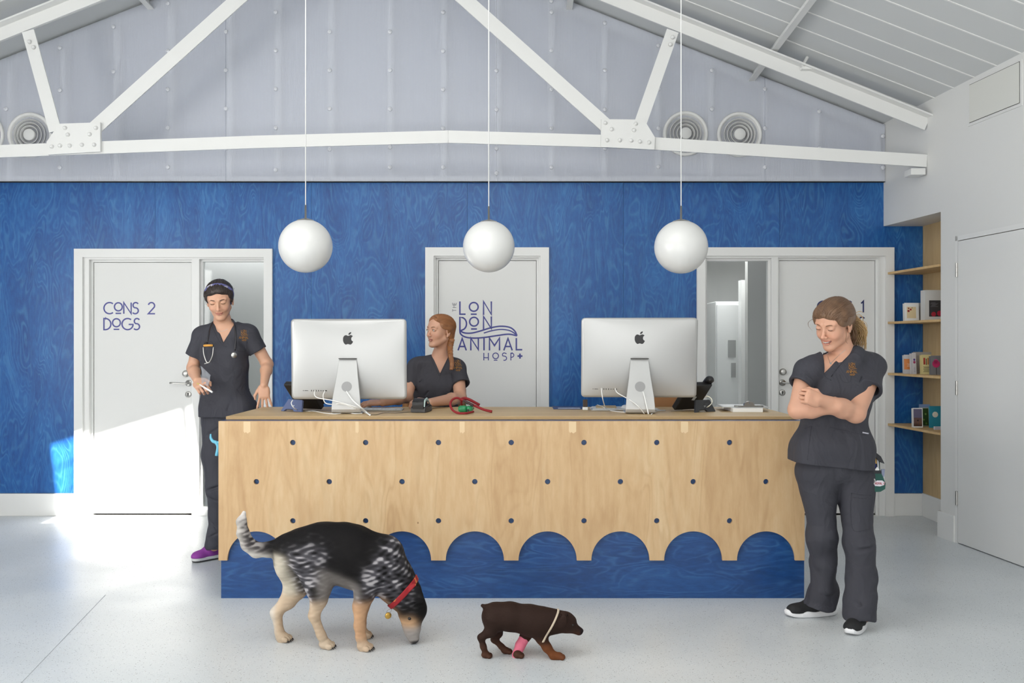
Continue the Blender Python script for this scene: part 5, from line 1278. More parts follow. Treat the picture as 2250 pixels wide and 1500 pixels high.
    lo, hi = bounds(tr_); pt = obj('trousers', volume_mesh(tr_, lo, hi, .0045, ccol), 'scrub', t, world=True)
    def seamp(pts, r=.0016):
        bm = tube(pts, r, 6, smooth_path=5)
        settle(bm, tr_, .0009)
        return obj('pocket_seam', bm, M['seam'], pt, True)
    seamp([W(1871, 1083, 4.4), W(1892, 1087, 4.4), W(1915, 1088, 4.4)]); seamp([W(1871, 1083, 4.4), W(1869, 1120, 4.4), W(1876, 1165, 4.4), W(1913, 1162, 4.4)]); seamp([W(1873, 1093, 4.4), W(1912, 1096, 4.4)])
    # trainers
    def trainer(heel, toe, lb, up=(26, 26, 28), sole_c=(232, 232, 234)):
        h, q = Vector(heel), Vector(toe); d = (q-h); d.z = 0; L_ = d.length; d.normalize(); s = Vector((0, 0, 1)).cross(d)
        def P(a, c_, z): return h+d*a*L_+s*c_+Vector((0, 0, z))
        R = Matrix((d, s, Vector((0, 0, 1)))).transposed()
        upo = [('u', cap(P(.18, 0, .05), P(.5, 0, .052), .036, .036), 0), ('u', cap(P(.5, 0, .048), P(.84, .0, .032), .038, .030), .03), ('u', ell(P(.80, 0, .032), (.05, .043, .03), R), .02), ('u', cap(P(.16, 0, .05), P(.22, 0, .085), .036, .034), .02), ('s', plane(P(0, 0, .026), (0, 0, 1)), .001)]
        lo, hi = bounds(upo); u = obj('shoe', volume_mesh(upo, lo, hi, .003, lambda co: np.tile(L3(up), (len(co), 1))), M['shoecloth'], t, world=True)
        n = 40; loop = []
        for i in range(n):
            a = 2*PI*i/n; x = .5-.5*math.cos(a); wd_ = .030+.013*math.sin(min(1, x*1.15)*PI*.55); y = math.sin(a); y = math.copysign(abs(y)**.6, y)*wd_
            loop.append(P(x*1.02-.01, y, 0))
        bm = bmesh.new(); rings = []
        for z, k_ in ((.002, .93), (.006, 1.0), (.022, 1.02), (.030, .97), (.034, .88)):
            c0 = P(.5, 0, 0); rings.append([bm.verts.new(c0+(p-c0)*k_+Vector((0, 0, z+(.009*max(0, ((p-h).dot(d)/L_-.8)*5)**1.5 if z > .0 else 0)))) for p in loop])
        for a, b_ in zip(rings, rings[1:]):
            for i in range(n): bm.faces.new((a[i], a[(i+1) % n], b_[(i+1) % n], b_[i]))
        bm.faces.new(rings[0][::-1]); bm.faces.new(rings[-1])
        for f in bm.faces: f.smooth = True
        obj('sole', bm, mat('sole', sole_c, .5, bump=((160, 160, 10), .5, .002)), u)
        return u
    M['shoecloth'] = mat('shoe_cloth', (30, 30, 32), .8, attr=True, bump=((300, 300, 300), .2, .001))
    global make_trainer; make_trainer = trainer
    trainer((1.700, 4.775, 0), (1.425, 4.735, 0), '')
    trainer((1.785, 4.62, 0), (1.640, 4.42, 0), '')
    # necklace
    bm = tube([W(1817, 775, 4.5), W(1822, 792, 4.45), W(1826, 797, 4.45), W(1838, 785, 4.45), W(1858, 768, 4.5)], .0008, 6, smooth_path=5)
    settle(bm, body, .001)
    nl = obj('necklace', bm, 'chrome', b, True)
    p = W(1825, 798, 4.45); bm = bmesh.new(); bx(bm, -.004, .004, -.001, .001, -.004, .004); bm.transform(Matrix.Translation(p) @ Matrix.Rotation(.7, 4, 'Y'))
    co = drape(bm, body, (0, 1, 0), .002)
    for v, c in zip(bm.verts, co): v.co = c
    obj('pendant', bm, 'chrome', nl)
    Hd.extras(b, brow=(120, 88, 66))
    # hair: cap of swept-back hair, strands and a loose blond tail
    hb = Hd
    hair = [('u', hb.e((0, .022, .040), (.085, .101, .088)), 0), ('u', hb.e((0, -.030, .074), (.062, .052, .042)), .03), ('u', hb.e((.0, .08, -.005), (.06, .04, .05)), .03)]
    hair += [('u', hb.e((x*.068, -.008, .035), (.018, .05, .045)), .02) for x in (-1, 1)]
    def facecut(P):
        q = hb.loc(P); x, y, z = q[:, 0], q[:, 1], q[:, 2]
        line = .064-.9*np.abs(x)**1.5*3.0          # hairline height across the forehead
        front = np.maximum(y+.012+.25*(z-.03), -(line-z))       # in front of the ears and under the hairline
        return np.maximum(np.maximum(y+.002-(-.00)*z, z-line), -9)*hb.k
    hair += [('s', (facecut, None, 1e9), .006), ('s', hb.e((0, -.02, -.075), (.09, .10, .055)), .01)]
    hn = wob(21, 8, 30, 90); hair += [('d', lambda P: (hn(P)*.003).astype(np.float32), 0)]
    def hcol(co):
        q = hb.loc(co); w = np.clip((q[:, 1]-.075)*16, 0, 1)*1.25; C = np.tile(L3((112, 84, 62)), (len(co), 1)); n_ = wob(8, 6, 80, 260, (1, 1, .4))(co); C = C*(1+.28*n_[:, None]); return shade_mix(C, w*.7, (212, 174, 118))
    lo, hi = bounds(hair)
    me = volume_mesh(hair, lo, hi, .003)
    rnd = random.Random(3); cur = []
    tie = hb.P(.035, .092, -.005)
    for i in range(260):
        a = rnd.uniform(-1.35, 1.35); z0 = .062-.03*abs(a); st = hb.P(.078*math.sin(a)*.95, -.068*math.cos(a)*1.0-.004, z0+rnd.uniform(0, .05))
        mid = hb.P(.082*math.sin(a)*1.02, .0+rnd.uniform(-.01, .02), .115-.055*abs(math.sin(a))*1.2+rnd.uniform(-.006, .004)); m2 = hb.P(.06*math.sin(a), .07, .07-.03*abs(a)+rnd.uniform(-.01, .01))
        cur.append([st, mid, m2, tie+Vector((rnd.uniform(-.015, .015), rnd.uniform(-.015, .015), rnd.uniform(-.015, .015)))])
    bm = strands(lay(cur, hair, hb.P(0, .02, .02), .0008), .0017)
    join_mesh(me, bm)
    cur = []; end = W(1888, 765, 4.66)
    for i in range(300):
        e0 = tie+Vector((rnd.gauss(0, .012), rnd.gauss(0, .012), rnd.gauss(0, .012)))
        tx = rnd.uniform(1866, 1903); ty = rnd.uniform(728, 772); e1 = W(tx, ty, 4.66+rnd.uniform(-.04, .04)); mid = (e0+e1)/2+Vector((rnd.uniform(.0, .035), rnd.uniform(-.02, .02), rnd.uniform(.0, .03)))
        cur.append([e0, mid, e1+Vector((rnd.uniform(-.006, .006), 0, .02)), e1])
    cur += [[tie, W(1880, 688, 4.63), W(1890, 684, 4.63), W(1899, 688, 4.63)], [tie, W(1884, 690, 4.64), W(1893, 694, 4.64), W(1898, 704, 4.64)], [tie, W(1885, 697, 4.64), W(1896, 708, 4.64), W(1900, 714, 4.64)],
            [hb.P(-.05, -.07, .06), W(1778, 706, 4.47), W(1776, 715, 4.47), W(1786, 728, 4.47)], [hb.P(.07, -.02, .0), hb.P(.08, -.035, -.03), hb.P(.076, -.04, -.06), hb.P(.078, -.03, -.08)]]
    join_mesh(me, strands(cur, .0018)); paint(me, hcol); me.polygons.foreach_set('use_smooth', [True]*len(me.polygons))
    obj('hair', me, 'hairmat', t, world=True)
    return t, top, tr_
W_R = woman_right()

# green pouch clipped at her hip
pch = thing('belt_pouch', 'dark green pouch with a round badge hanging at the hip of the arms-crossed woman', 'pouch', W(1925, 1062, 4.60))
Yp = 4.58
def pouch():
    q = lambda a, b, y=Yp: W(a, b, y)
    def sol(pts, y0, y1, name, m, parent=pch, bev=.003):
        bm = prism([[(q(a, b, Yp).x, q(a, b, Yp).z) for a, b in pts]], y0, y1); bmesh.ops.bevel(bm, geom=[e for e in bm.edges if e.is_boundary or len(e.link_faces) == 2 and e.calc_face_angle(0) > .6], offset=bev, segments=2, affect='EDGES'); o = obj(name, bm, m); o.parent = parent; o.matrix_parent_inverse = Matrix.Translation(parent.location).inverted(); return o
    g = mat('green_nylon', (24, 76, 68), .6); dk = mat('dark_nylon', (34, 34, 40), .6)
    sol([(1908, 1036), (1934, 1036), (1940, 1046), (1946, 1062), (1945, 1074), (1935, 1080), (1914, 1081), (1911, 1064)], Yp, Yp+.035, 'pocket', g)
    sol([(1910, 1000), (1935, 1004), (1936, 1036), (1910, 1036)], Yp+.012, Yp+.03, 'back_panel', mat('green_nylon_dark', (22, 62, 58), .6))
    sol([(1907, 1033), (1935, 1033), (1936, 1040), (1908, 1040)], Yp-.003, Yp+.0, 'band', dk, bev=.001)
    sol([(1914, 992), (1924, 994), (1934, 1002), (1942, 1018), (1932, 1014), (1922, 1003)], Yp-.01, Yp+.03, 'flap', dk)
    sol([(1926, 1055), (1938, 1055), (1943, 1059), (1942, 1065), (1933, 1068), (1922, 1067), (1920, 1062)], Yp-.004, Yp-.001, 'white_patch', mat('patch_white', (214, 208, 216), .6), bev=.0005)
    c = q(1916, 1057, Yp-.004); bm = lathe([(0, .003), (.0165, .003), (.018, .001), (.018, 0), (0, 0)], 28, Mx=Matrix.Translation(c) @ Matrix.Rotation(PI/2, 4, 'X')); o = obj('round_badge', bm, mat('badge_ring', (190, 186, 186), .5)); o.parent = pch; o.matrix_parent_inverse = Matrix.Translation(pch.location).inverted()
    c = q(1916, 1057, Yp-.0075); bm = lathe([(0, .001), (.0135, .001), (.0135, 0), (0, 0)], 28, Mx=Matrix.Translation(c) @ Matrix.Rotation(PI/2, 4, 'X')); i_ = obj('badge_centre', bm, mat('badge_inner', (84, 80, 84), .5)); i_.parent = pch; i_.matrix_parent_inverse = Matrix.Translation(pch.location).inverted()
    bm = bmesh.new(); letters(bm, 'ROYAL C', 4.4, .9, .0003, lambda u, v, d: W(u, 2*1064-v, Yp-.0048-d), 1923, 1064, .16); o = obj('lettering', bm, mat('red_thread', (168, 60, 76), .6)); o.parent = pch; o.matrix_parent_inverse = Matrix.Translation(pch.location).inverted()
    for k, (a, b, c_, d, cl, lb) in enumerate(((1920, 998, 1925, 1020, (40, 46, 120), 'blue and amber pen standing in the green pouch'), (1928, 1002, 1930, 1020, (206, 206, 210), 'silver pen standing in the green pouch'))):
        bm = tube([q(a, b, Yp+.004), q(c_, d+14, Yp+.006)], .0045, 10); o = obj('pen', bm, mat('pen%d' % k, cl, .3), None, True); tag(o, lb, 'pen')
    bm = tube([q(1922.5, 1005, Yp+.0035), q(1924.6, 1018, Yp+.0045)], .005, 10); o = obj('pen_grip', bm, mat('amber', (216, 170, 90), .4), bpy.data.objects['pen'], True)
    o = sol([(1938, 1031), (1945, 1031), (1944, 1047), (1938, 1049)], Yp+.004, Yp+.012, 'clip', mat('grey_clip', (130, 136, 160), .4))
    sol([(1927, 1025), (1932, 1031), (1929, 1036), (1922, 1032)], Yp-.002, Yp+.003, 'folded_paper', 'cable', bev=.0005)
pouch()
# ------------------------------------------------------------------ woman walking up on the left
def volume_top(sl, sr_, tor, extra, hemf, vneck, neckcap, seeds, amp=.007):
    (sh1, en1, a1, b1, i1), (sh2, en2, a2, b2, i2) = sl, sr_
    t1_, t2_ = sleeve(sh1, en1, a1, b1, i1), sleeve(sh2, en2, a2, b2, i2)
    top = t1_+tor
    def m2(P):
        Q = P[:, None, :]; return evaluate(t2_, Q, Q[:, 0], .01)[:, 0]
    c = (Vector(sh2)+Vector(en2))/2
    top = top+[('u', (m2, V3(c), (Vector(sh2)-Vector(en2)).length/2+a2+.05), .03)]+extra
    fd = ridge(seeds, 7, 16, 46, (1, 1, .7)); f2 = wob(seeds+1, 6, 60, 120)
    top += [('d', lambda P: (fd(P)*amp+f2(P)*.001).astype(np.float32), 0)]
    if hemf: top += [('s', (hemf, None, 1e9), .004)]
    a, l, r, ymax = vneck
    def wedge(P):
        n1 = np.array([-(a.z-l.z), 0, (a.x-l.x)]); n1 = n1/np.linalg.norm(n1); n2 = np.array([(a.z-r.z), 0, -(a.x-r.x)]); n2 = n2/np.linalg.norm(n2)
        q = P-V3(a)
        d1 = q@(n1.astype(np.float32)*(1 if (np.array(tuple(r-a))@n1) < 0 else -1)); d2 = q@(n2.astype(np.float32)*(1 if (np.array(tuple(l-a))@n2) < 0 else -1))
        return np.maximum(np.maximum(d1, d2), P[:, 1]-ymax)
    top += [('s', (wedge, None, 1e9), .003), ('s', neckcap, .004)]
    return top
def seam_on(parent, ops, pts, r=.0016, name='seam', m=None, sub=5):
    bm = tube(pts, r, 6, smooth_path=sub)
    settle(bm, ops, .0009)
    return obj(name, bm, m or M['seam'], parent, True)
cloth_c = (56, 56, 64)
ccol_ = lambda co: np.tile(L3(cloth_c), (len(co), 1))
def woman_left():
    t = thing('person', 'dark-haired woman in grey scrubs and purple shoe walking in behind the left counter end', 'person', (-1.90, 6.05, 0))
    skin = (212, 164, 136)
    Y = 6.02
    Hd = Head(W(483, 660, Y-.03), (.16, -.93, -.36), roll=-.08, k=1.06, eyes=0, smile=.6, open_=0, jaw=.95)
    nb = W(492, 718, Y+.02)
    shR, shL = W(441, 738, Y+.02), W(549, 733, Y+.02)
    waist = W(497, 830, Y+.02); hip = W(502, 905, Y+.04)
    elR, wrR = W(424, 808, Y+.02), W(433, 836, Y-.17)
    elL, wrL = W(587, 800, Y+.05), W(580, 846, Y-.12)
    body = Hd.ops()+[('u', cap(Hd.P(0, .028, -.04), W(489, 708, Y+.02), .049, .047), .03), ('u', cap(W(489, 708, Y+.02), nb+Vector((0, .01, -.03)), .049, .054), .04)]
    body += [('u', cap(shR+Vector((.03, 0, 0)), shL+Vector((-.03, 0, 0)), .050, .050), .05), ('u', ell(W(495, 775, Y+.02), (.135, .092, .15)), .05), ('u', ell(waist, (.120, .088, .17)), .06), ('u', ell(hip, (.150, .105, .13)), .06), ('u', cap(nb, shR, .032, .040), .03), ('u', cap(nb, shL, .032, .040), .03)]
    hR_, kR_, aR_ = W(478, 940, Y+.03), W(476, 1072, Y-.02), W(474, 1196, Y-.03)
    hL_, kL_, aL_ = W(530, 940, Y+.06), W(528, 1070, Y+.12), W(532, 1196, Y+.36)
    body += [('u', p, .03) for p in chain([hR_, kR_, aR_], [.07, .045, .033])]+[('u', p, .03) for p in chain([hL_, kL_, aL_], [.07, .045, .033])]
    aR2 = W(455, 1216, Y-.05); body += [('u', cap(aR_, aR2, .030, .022), .02), ('u', cap(aL_, aL_+Vector((-.02, -.1, -.05)), .03, .02), .02)]
    body += [('u', p, .022) for p in chain([shR, elR, elR.lerp(wrR, .35), wrR], [.045, .037, .036, .025])+chain([shL, elL, elL.lerp(wrL, .3), wrL], [.045, .037, .036, .024])]
    h1, tp1 = hand(wrR, (.55, -.75, -.35), (-.35, -.4, .8), -1, (1.0, 1.1, 1.15, 1.2), .55, .05, 1.0)
    h2, tp2 = hand(wrL, (.06, -.12, -1), (.1, -1, .2), 1, (.12, .15, .2, .1), .15, .32, .93)
    body += h1+h2
    lo, hi = bounds(body); b = obj('body', volume_mesh(body, lo, hi, .0026, lambda co: Hd.color(co, skin)), 'skin', t, world=True)
    tor = [('u', cap(shR+Vector((.03, 0, .002)), shL+Vector((-.03, 0, .002)), .056, .056), .03), ('u', ell(W(495, 778, Y+.02), (.148, .108, .16)), .05), ('u', ell(W(476, 775, Y-.04), (.06, .055, .055)), .04), ('u', ell(W(515, 774, Y-.04), (.06, .055, .055)), .04),
           ('u', rbox(W(494, 835, Y+.02), (.146, .104, .16), .085), .06), ('u', rbox(W(503, 915, Y+.03), (.182, .128, .13), .085), .08), ('u', cap(nb+Vector((-.03, .005, 0)), shR, .050, .052), .03), ('u', cap(nb+Vector((.03, .005, 0)), shL, .050, .052), .03)]
    extra = [fold_line(W(470, 880, Y-.1), W(510, 800, Y-.11), .006), fold_line(W(500, 900, Y-.1), W(520, 830, Y-.11), .006), fold_line(W(530, 870, Y-.1), W(548, 840, Y-.1), .005), fold_line(W(455, 870, Y-.1), W(480, 850, Y-.1), .004)]
    hz = W(0, 917, Y-.08).z
    top = volume_top((shR+Vector((.012, 0, -.004)), W(426, 783, Y+.01), .058, .056, .045), (shL+Vector((-.012, 0, -.004)), W(568, 771, Y+.03), .058, .060, .047), tor, extra, lambda P: P[:, 2]*0-P[:, 2]+hz, (W(487.5, 753, Y-.1), W(465, 703, Y-.1), W(512, 698, Y-.1), Y+.05), cap(W(489, 694, Y), W(491, 705, Y+.02), .054, .045), 31, .006)
    top[-3] = ('s', ((lambda P: P[:, 2]-hz), None, 1e9), .004)
    lo, hi = bounds(top); o = obj('scrub_top', volume_mesh(top, lo, hi, .004, ccol_), 'scrub', t, world=True)
    emblem(o, top, 533, 737, Y-.2, 20)
    seam_on(o, top, [W(520, 752, Y-.2), W(522, 770, Y-.2), W(540, 770, Y-.2), W(543, 750, Y-.2)]); seam_on(o, top, [W(520, 855, Y-.2), W(533, 868, Y-.2), W(553, 850, Y-.2)]); seam_on(o, top, [W(461, 858, Y-.2), W(476, 858, Y-.2)]); seam_on(o, top, [W(463, 706, Y-.2), W(474, 735, Y-.2), W(488, 757, Y-.2), W(498, 762, Y-.2)]); seam_on(o, top, [W(514, 700, Y-.2), W(500, 735, Y-.2), W(490, 757, Y-.2)])
    pr = [('u', p, .03) for p in chain([W(480, 935, Y+.03), W(478, 1000, Y+.02), W(481, 1072, Y-.02), W(480, 1130, Y-.01), W(478, 1170, Y-.02), W(474, 1200, Y-.03)], [.108, .098, .078, .062, .058, .066])]
    pr += [('u', p, .012) for p in chain([W(530, 935, Y+.05), W(530, 1000, Y+.06), W(529, 1072, Y+.12), W(530, 1130, Y+.22), W(532, 1195, Y+.34)], [.108, .096, .076, .062, .064])]
    pr += [('u', ell(hip+Vector((0, 0, -.01)), (.172, .118, .10)), .05)]
    for a_, b_, dd in ((W(455, 1078, Y-.09), W(490, 1066, Y-.1), .010), (W(452, 1090, Y-.08), W(475, 1100, Y-.09), .008), (W(460, 1140, Y-.07), W(474, 1160, Y-.08), .009), (W(458, 1180, Y-.08), W(480, 1170, Y-.09), .009), (W(450, 960, Y-.07), W(480, 940, Y-.08), .006)): pr.append(fold_line(a_, b_, dd, .016))
    f1 = ridge(41, 7, 14, 44, (1, 1, .9)); pr += [('d', lambda P: (f1(P)*(.005+.008*np.clip((.62-P[:, 2])*2.2, 0, 1))).astype(np.float32), 0), ('s', ((lambda P: P[:, 2]-.075-.02*np.sin(P[:, 0]*25).astype(np.float32)), None, 1e9), .004)]
    pr[-1] = ('s', ((lambda P: .065+.012*np.sin(P[:, 0]*25).astype(np.float32)-P[:, 2]), None, 1e9), .004)
    pr[-1] = ('s', ((lambda P: P[:, 2]-(.065+.012*np.sin(P[:, 0]*25)).astype(np.float32)), None, 1e9), .004)
    lo, hi = bounds(pr); obj('trousers', volume_mesh(pr, lo, hi, .0045, ccol_), 'scrub', t, world=True)
    # purple running shoes
    def runner(heel, toe):
        h, q = Vector(heel), Vector(toe); d = (q-h); d.z = 0; L_ = d.length; d.normalize(); s = Vector((0, 0, 1)).cross(d)
        P = lambda a, c_, z: h+d*a*L_+s*c_+Vector((0, 0, z)); R = Matrix((d, s, Vector((0, 0, 1)))).transposed()
        u = [('u', cap(P(.18, 0, .055), P(.5, 0, .058), .038, .037), 0), ('u', cap(P(.5, 0, .052), P(.84, 0, .036), .038, .029), .03), ('u', ell(P(.80, 0, .036), (.05, .042, .03), R), .02), ('s', plane(P(0, 0, .028), (0, 0, 1)), .001)]
        lo, hi = bounds(u); sh = obj('shoe', volume_mesh(u, lo, hi, .003, lambda co: np.tile(L3((140, 60, 150)), (len(co), 1))), M['shoecloth'], t, world=True)
        u2 = [('u', cap(P(.18, 0, .022), P(.84, 0, .022), .041, .038), 0), ('s', plane(P(0, 0, .031), (0, 0, -1)), .002), ('s', plane(P(0, 0, .002), (0, 0, 1)), .001)]
        lo, hi = bounds(u2); obj('sole', volume_mesh(u2, lo, hi, .003, lambda co: np.where((co[:, 2] < .012)[:, None], L3((60, 60, 60)), L3((206, 206, 206)))), M['shoecloth'], sh)
        for i in range(3):
            x = .50+.10*i
            bm = tube([P(x, -.030, .076-.03*(i*.45)), P(x+.03, 0, .101-.034*(i*.45)), P(x, .030, .076-.03*(i*.45))], .0032, 6, smooth_path=4)
            obj('lace', bm, 'cable', sh, True)
    runner((-1.91, 6.08, 0), (-2.075, 5.90, 0)); runner((-1.775, 6.50, 0), (-1.83, 6.27, 0))
    # necklace, face, hair, band
    bm = tube([W(476, 722, Y-.2), W(482, 727, Y-.2), W(490, 727, Y-.2), W(500, 722, Y-.2)], .0009, 6, smooth_path=5)
    settle(bm, body, .001)
    obj('necklace', bm, 'chrome', b, True)
    Hd.extras(b, brow=(66, 46, 38))
    hb = Hd; hair = [('u', hb.e((0, .022, .042), (.084, .100, .086)), 0), ('u', hb.e((0, -.036, .075), (.058, .046, .034)), .03), ('u', hb.e((0, .06, -.03), (.06, .06, .05)), .03), ('u', hb.e((-.02, .095, .04), (.045, .03, .045)), .02)]
    hair += [('u', hb.e((x*.070, -.012, .030), (.016, .035, .042)), .02) for x in (-1, 1)]
    def fc(P):
        q = hb.loc(P); x, y, z = q[:, 0], q[:, 1], q[:, 2]; line = .070-2.6*np.abs(x)**1.5
        return np.maximum(y+.012, z-line)*hb.k
    hn = wob(61, 8, 40, 110); hair += [('s', (fc, None, 1e9), .006), ('s', hb.e((0, -.02, -.075), (.09, .10, .06)), .01), ('d', lambda P: (hn(P)*.0028).astype(np.float32), 0)]
    lo, hi = bounds(hair); me = volume_mesh(hair, lo, hi, .003)
    rnd = random.Random(5); cur = []
    for i in range(150):
        a = rnd.uniform(-1.4, 1.4); st = hb.P(.072*math.sin(a), -.070*math.cos(a)-.004, .072-.028*abs(a)); mid = hb.P(.080*math.sin(a), rnd.uniform(-.01, .02), .118-.055*abs(math.sin(a))); m2 = hb.P(.055*math.sin(a), .085, .08-.02*abs(a)); cur.append([st, mid, m2, hb.P(.01*math.sin(a), .12, .04)])
    wisps = []
    for i in range(16): a = rnd.uniform(-1.4, 1.4); p = hb.P(.082*math.sin(a), rnd.uniform(0, .06), .11-.05*abs(a)); wisps.append([p, p+Vector((rnd.uniform(-.012, .012), 0, .012)), p+Vector((rnd.uniform(-.02, .02), 0, .016))])
    for x in (-1, 1): wisps.append([hb.P(x*.074, -.025, .03), hb.P(x*.08, -.03, .0), hb.P(x*.078, -.02, -.02)])
    join_mesh(me, strands(lay(cur, hair, hb.P(0, .02, .02), .0008), .0016)); join_mesh(me, strands(wisps, .0013)); nz = wob(9, 6, 80, 260)
    paint(me, lambda co: np.tile(L3((50, 40, 36)), (len(co), 1))*(1+.3*nz(co)[:, None])); me.polygons.foreach_set('use_smooth', [True]*len(me.polygons))
    ho = obj('hair', me, 'hairmat', t, world=True)
    hp = [('u', hb.e((0, .012, .042), (.089, .100, .090)), 0)]
    def band(P):
        q = hb.loc(P); w_ = q[:, 1]+.030-.50*(q[:, 2]-.04)*0-(q[:, 2]-.10)*-.55; return (np.abs(w_)-.0125)*hb.k
    hp += [('i', (band, None, 1e9), .002), ('s', hb.e((0, .012, .042), (.083, .094, .084)), .001)]
    def under(P): q = hb.loc(P); return q[:, 2]*1.0+.0
    hp += [('i', ((lambda P: -hb.loc(P)[:, 2]+.005), None, 1e9), .002)]
    lo, hi = bounds(hp[:1]); nb2 = wob(77, 6, 60, 140)
    def bc(co): w_ = nb2(co); return shade_mix(np.tile(L3((98, 98, 150)), (len(co), 1)), (w_ > .25)*.7, (190, 188, 196))
    obj('headband', volume_mesh(hp, lo, hi, .0025, bc), M['shoecloth'], t, world=True)
    # stethoscope round her neck
    st = thing('stethoscope', 'black stethoscope with silver ear tubes hanging round the neck of the left woman', 'stethoscope', W(480, 760, Y-.14))
    dm = mat('steth_black', (34, 34, 40), .35)
    def world_child(name, bm, m, pr_=st, sm=True):
        o_ = obj(name, bm, m, None, sm); o_.parent = pr_; o_.matrix_parent_inverse = Matrix.Translation(st.location).inverted() if pr_ is st else Matrix(); return o_
    bm = tube([W(455, 755, Y-.13), W(458, 738, Y-.12), W(462, 718, Y-.06), W(470, 706, Y+.02), W(490, 702, Y+.075), W(510, 702, Y+.03), W(516, 715, Y-.07), W(518, 745, Y-.12), W(516, 770, Y-.13)], .0058, 8, smooth_path=6)
    def push(bm, lift):
        for v in bm.verts:
            for _ in range(3):
                s = sdf_at(top, v.co)
                if s < lift: v.co.y -= (lift-s)
    push(bm, .003); world_child('tube', bm, dm)
    bm = tube([W(447, 761, Y-.15), W(449, 754, Y-.15), W(458, 751, Y-.15), W(466, 755, Y-.15), W(468, 761, Y-.15)], .0045, 8, smooth_path=5); push(bm, .003); world_child('fork', bm, dm)
    bm = tube([W(447.5, 759, Y-.15), W(468, 758.5, Y-.15)], .0075, 8); push(bm, .003); world_child('orange_tag', bm, mat('orange_tag', (222, 160, 70), .5))
    bm = tube([W(446.5, 762, Y-.15), W(448, 778, Y-.15), W(454, 795, Y-.16), W(461, 796, Y-.165)], .0036, 8, smooth_path=5); tube([W(469, 762, Y-.15), W(467, 780, Y-.15), W(460, 795, Y-.16), W(449, 799, Y-.165)], .0036, 8, bm, 5); push(bm, .004); world_child('ear_tubes', bm, 'chrome')
    c = W(514, 780, Y-.15); bm = lathe([(0, .008), (.016, .008), (.019, .004), (.019, -.004), (.012, -.008), (0, -.008)], 24, Mx=Matrix.Translation(c) @ Matrix.Rotation(PI/2, 4, 'X') @ Matrix.Rotation(.5, 4, 'Y')); push(bm, .002); world_child('chest_piece', bm, 'chrome')
    # thermometer and clear sleeve in her hand
    th = thing('thermometer', 'white stick thermometer held in the right hand of the left woman', 'thermometer', W(455, 853, Y-.30))
    bm = tube([W(439, 845, Y-.245), W(450, 851.5, Y-.27), W(467, 861.5, Y-.29)], [.0035, .0055, .006], 12, smooth_path=3); o_ = obj('body', bm, 'cable'); o_.parent = th; o_.matrix_parent_inverse = Matrix.Translation(th.location).inverted()
    bm = tube([W(433, 841.5, Y-.23), W(439, 845, Y-.245)], .0022, 8); o_ = obj('tip', bm, mat('yellow_tip', (210, 206, 90), .4)); o_.parent = th; o_.matrix_parent_inverse = Matrix.Translation(th.location).inverted()
    bag = mat('clear_film', (214, 218, 226), .15); nt = NT(bag); tt = nt.n('BsdfTransparent'); mx = nt.n('MixShader'); mx.inputs[0].default_value = .62
    nt.l(nt.b.outputs[0], mx.inputs[1]); nt.l(tt.outputs[0], mx.inputs[2]); nt.l(mx.outputs[0], nt.nt.nodes['Material Output'].inputs[0])
    fb = []
    P4 = [W(441, 803, Y-.2), W(463, 824, Y-.24), W(459, 848, Y-.25), W(444, 845, Y-.24)]
    bm = bmesh.new(); n_ = 10; g = {}
    for i in range(n_+1):
        for j in range(n_+1):
            u, v = i/n_, j/n_; p = (P4[0]*(1-u)+P4[1]*u)*(1-v)+(P4[3]*(1-u)+P4[2]*u)*v; p.y += .012*math.sin(u*5+v*3)*math.sin(v*6); g[i, j] = bm.verts.new(p)
    for i in range(n_):
        for j in range(n_): bm.faces.new((g[i, j], g[i+1, j], g[i+1, j+1], g[i, j+1]))
    bmesh.ops.solidify(bm, geom=list(bm.faces), thickness=.0015)
    tag(obj('plastic_sleeve', bm, bag, None, True), 'crumpled clear plastic sleeve dangling from the left woman\'s hand', 'plastic sleeve')
woman_left()
# blue hook peeping out behind the left end of the counter
hk = bmesh.new(); tube([W(463, 953, 5.45), W(463.5, 962, 5.45), W(468, 969, 5.45), W(475, 972, 5.45), W(479, 982, 5.45), W(476, 1001, 5.45)], [.004, .0075, .009, .0105, .0095, .010], 10, hk, 5)
tube([W(476, 972, 5.45), W(530, 966, 5.45)], .008, 8, hk)
hkm = mat('pale_blue_plastic', (112, 196, 222), .35); hko = obj('lead_hook', hk, hkm, ct, True); hko['label'] = 'pale blue curved hook on the left side'

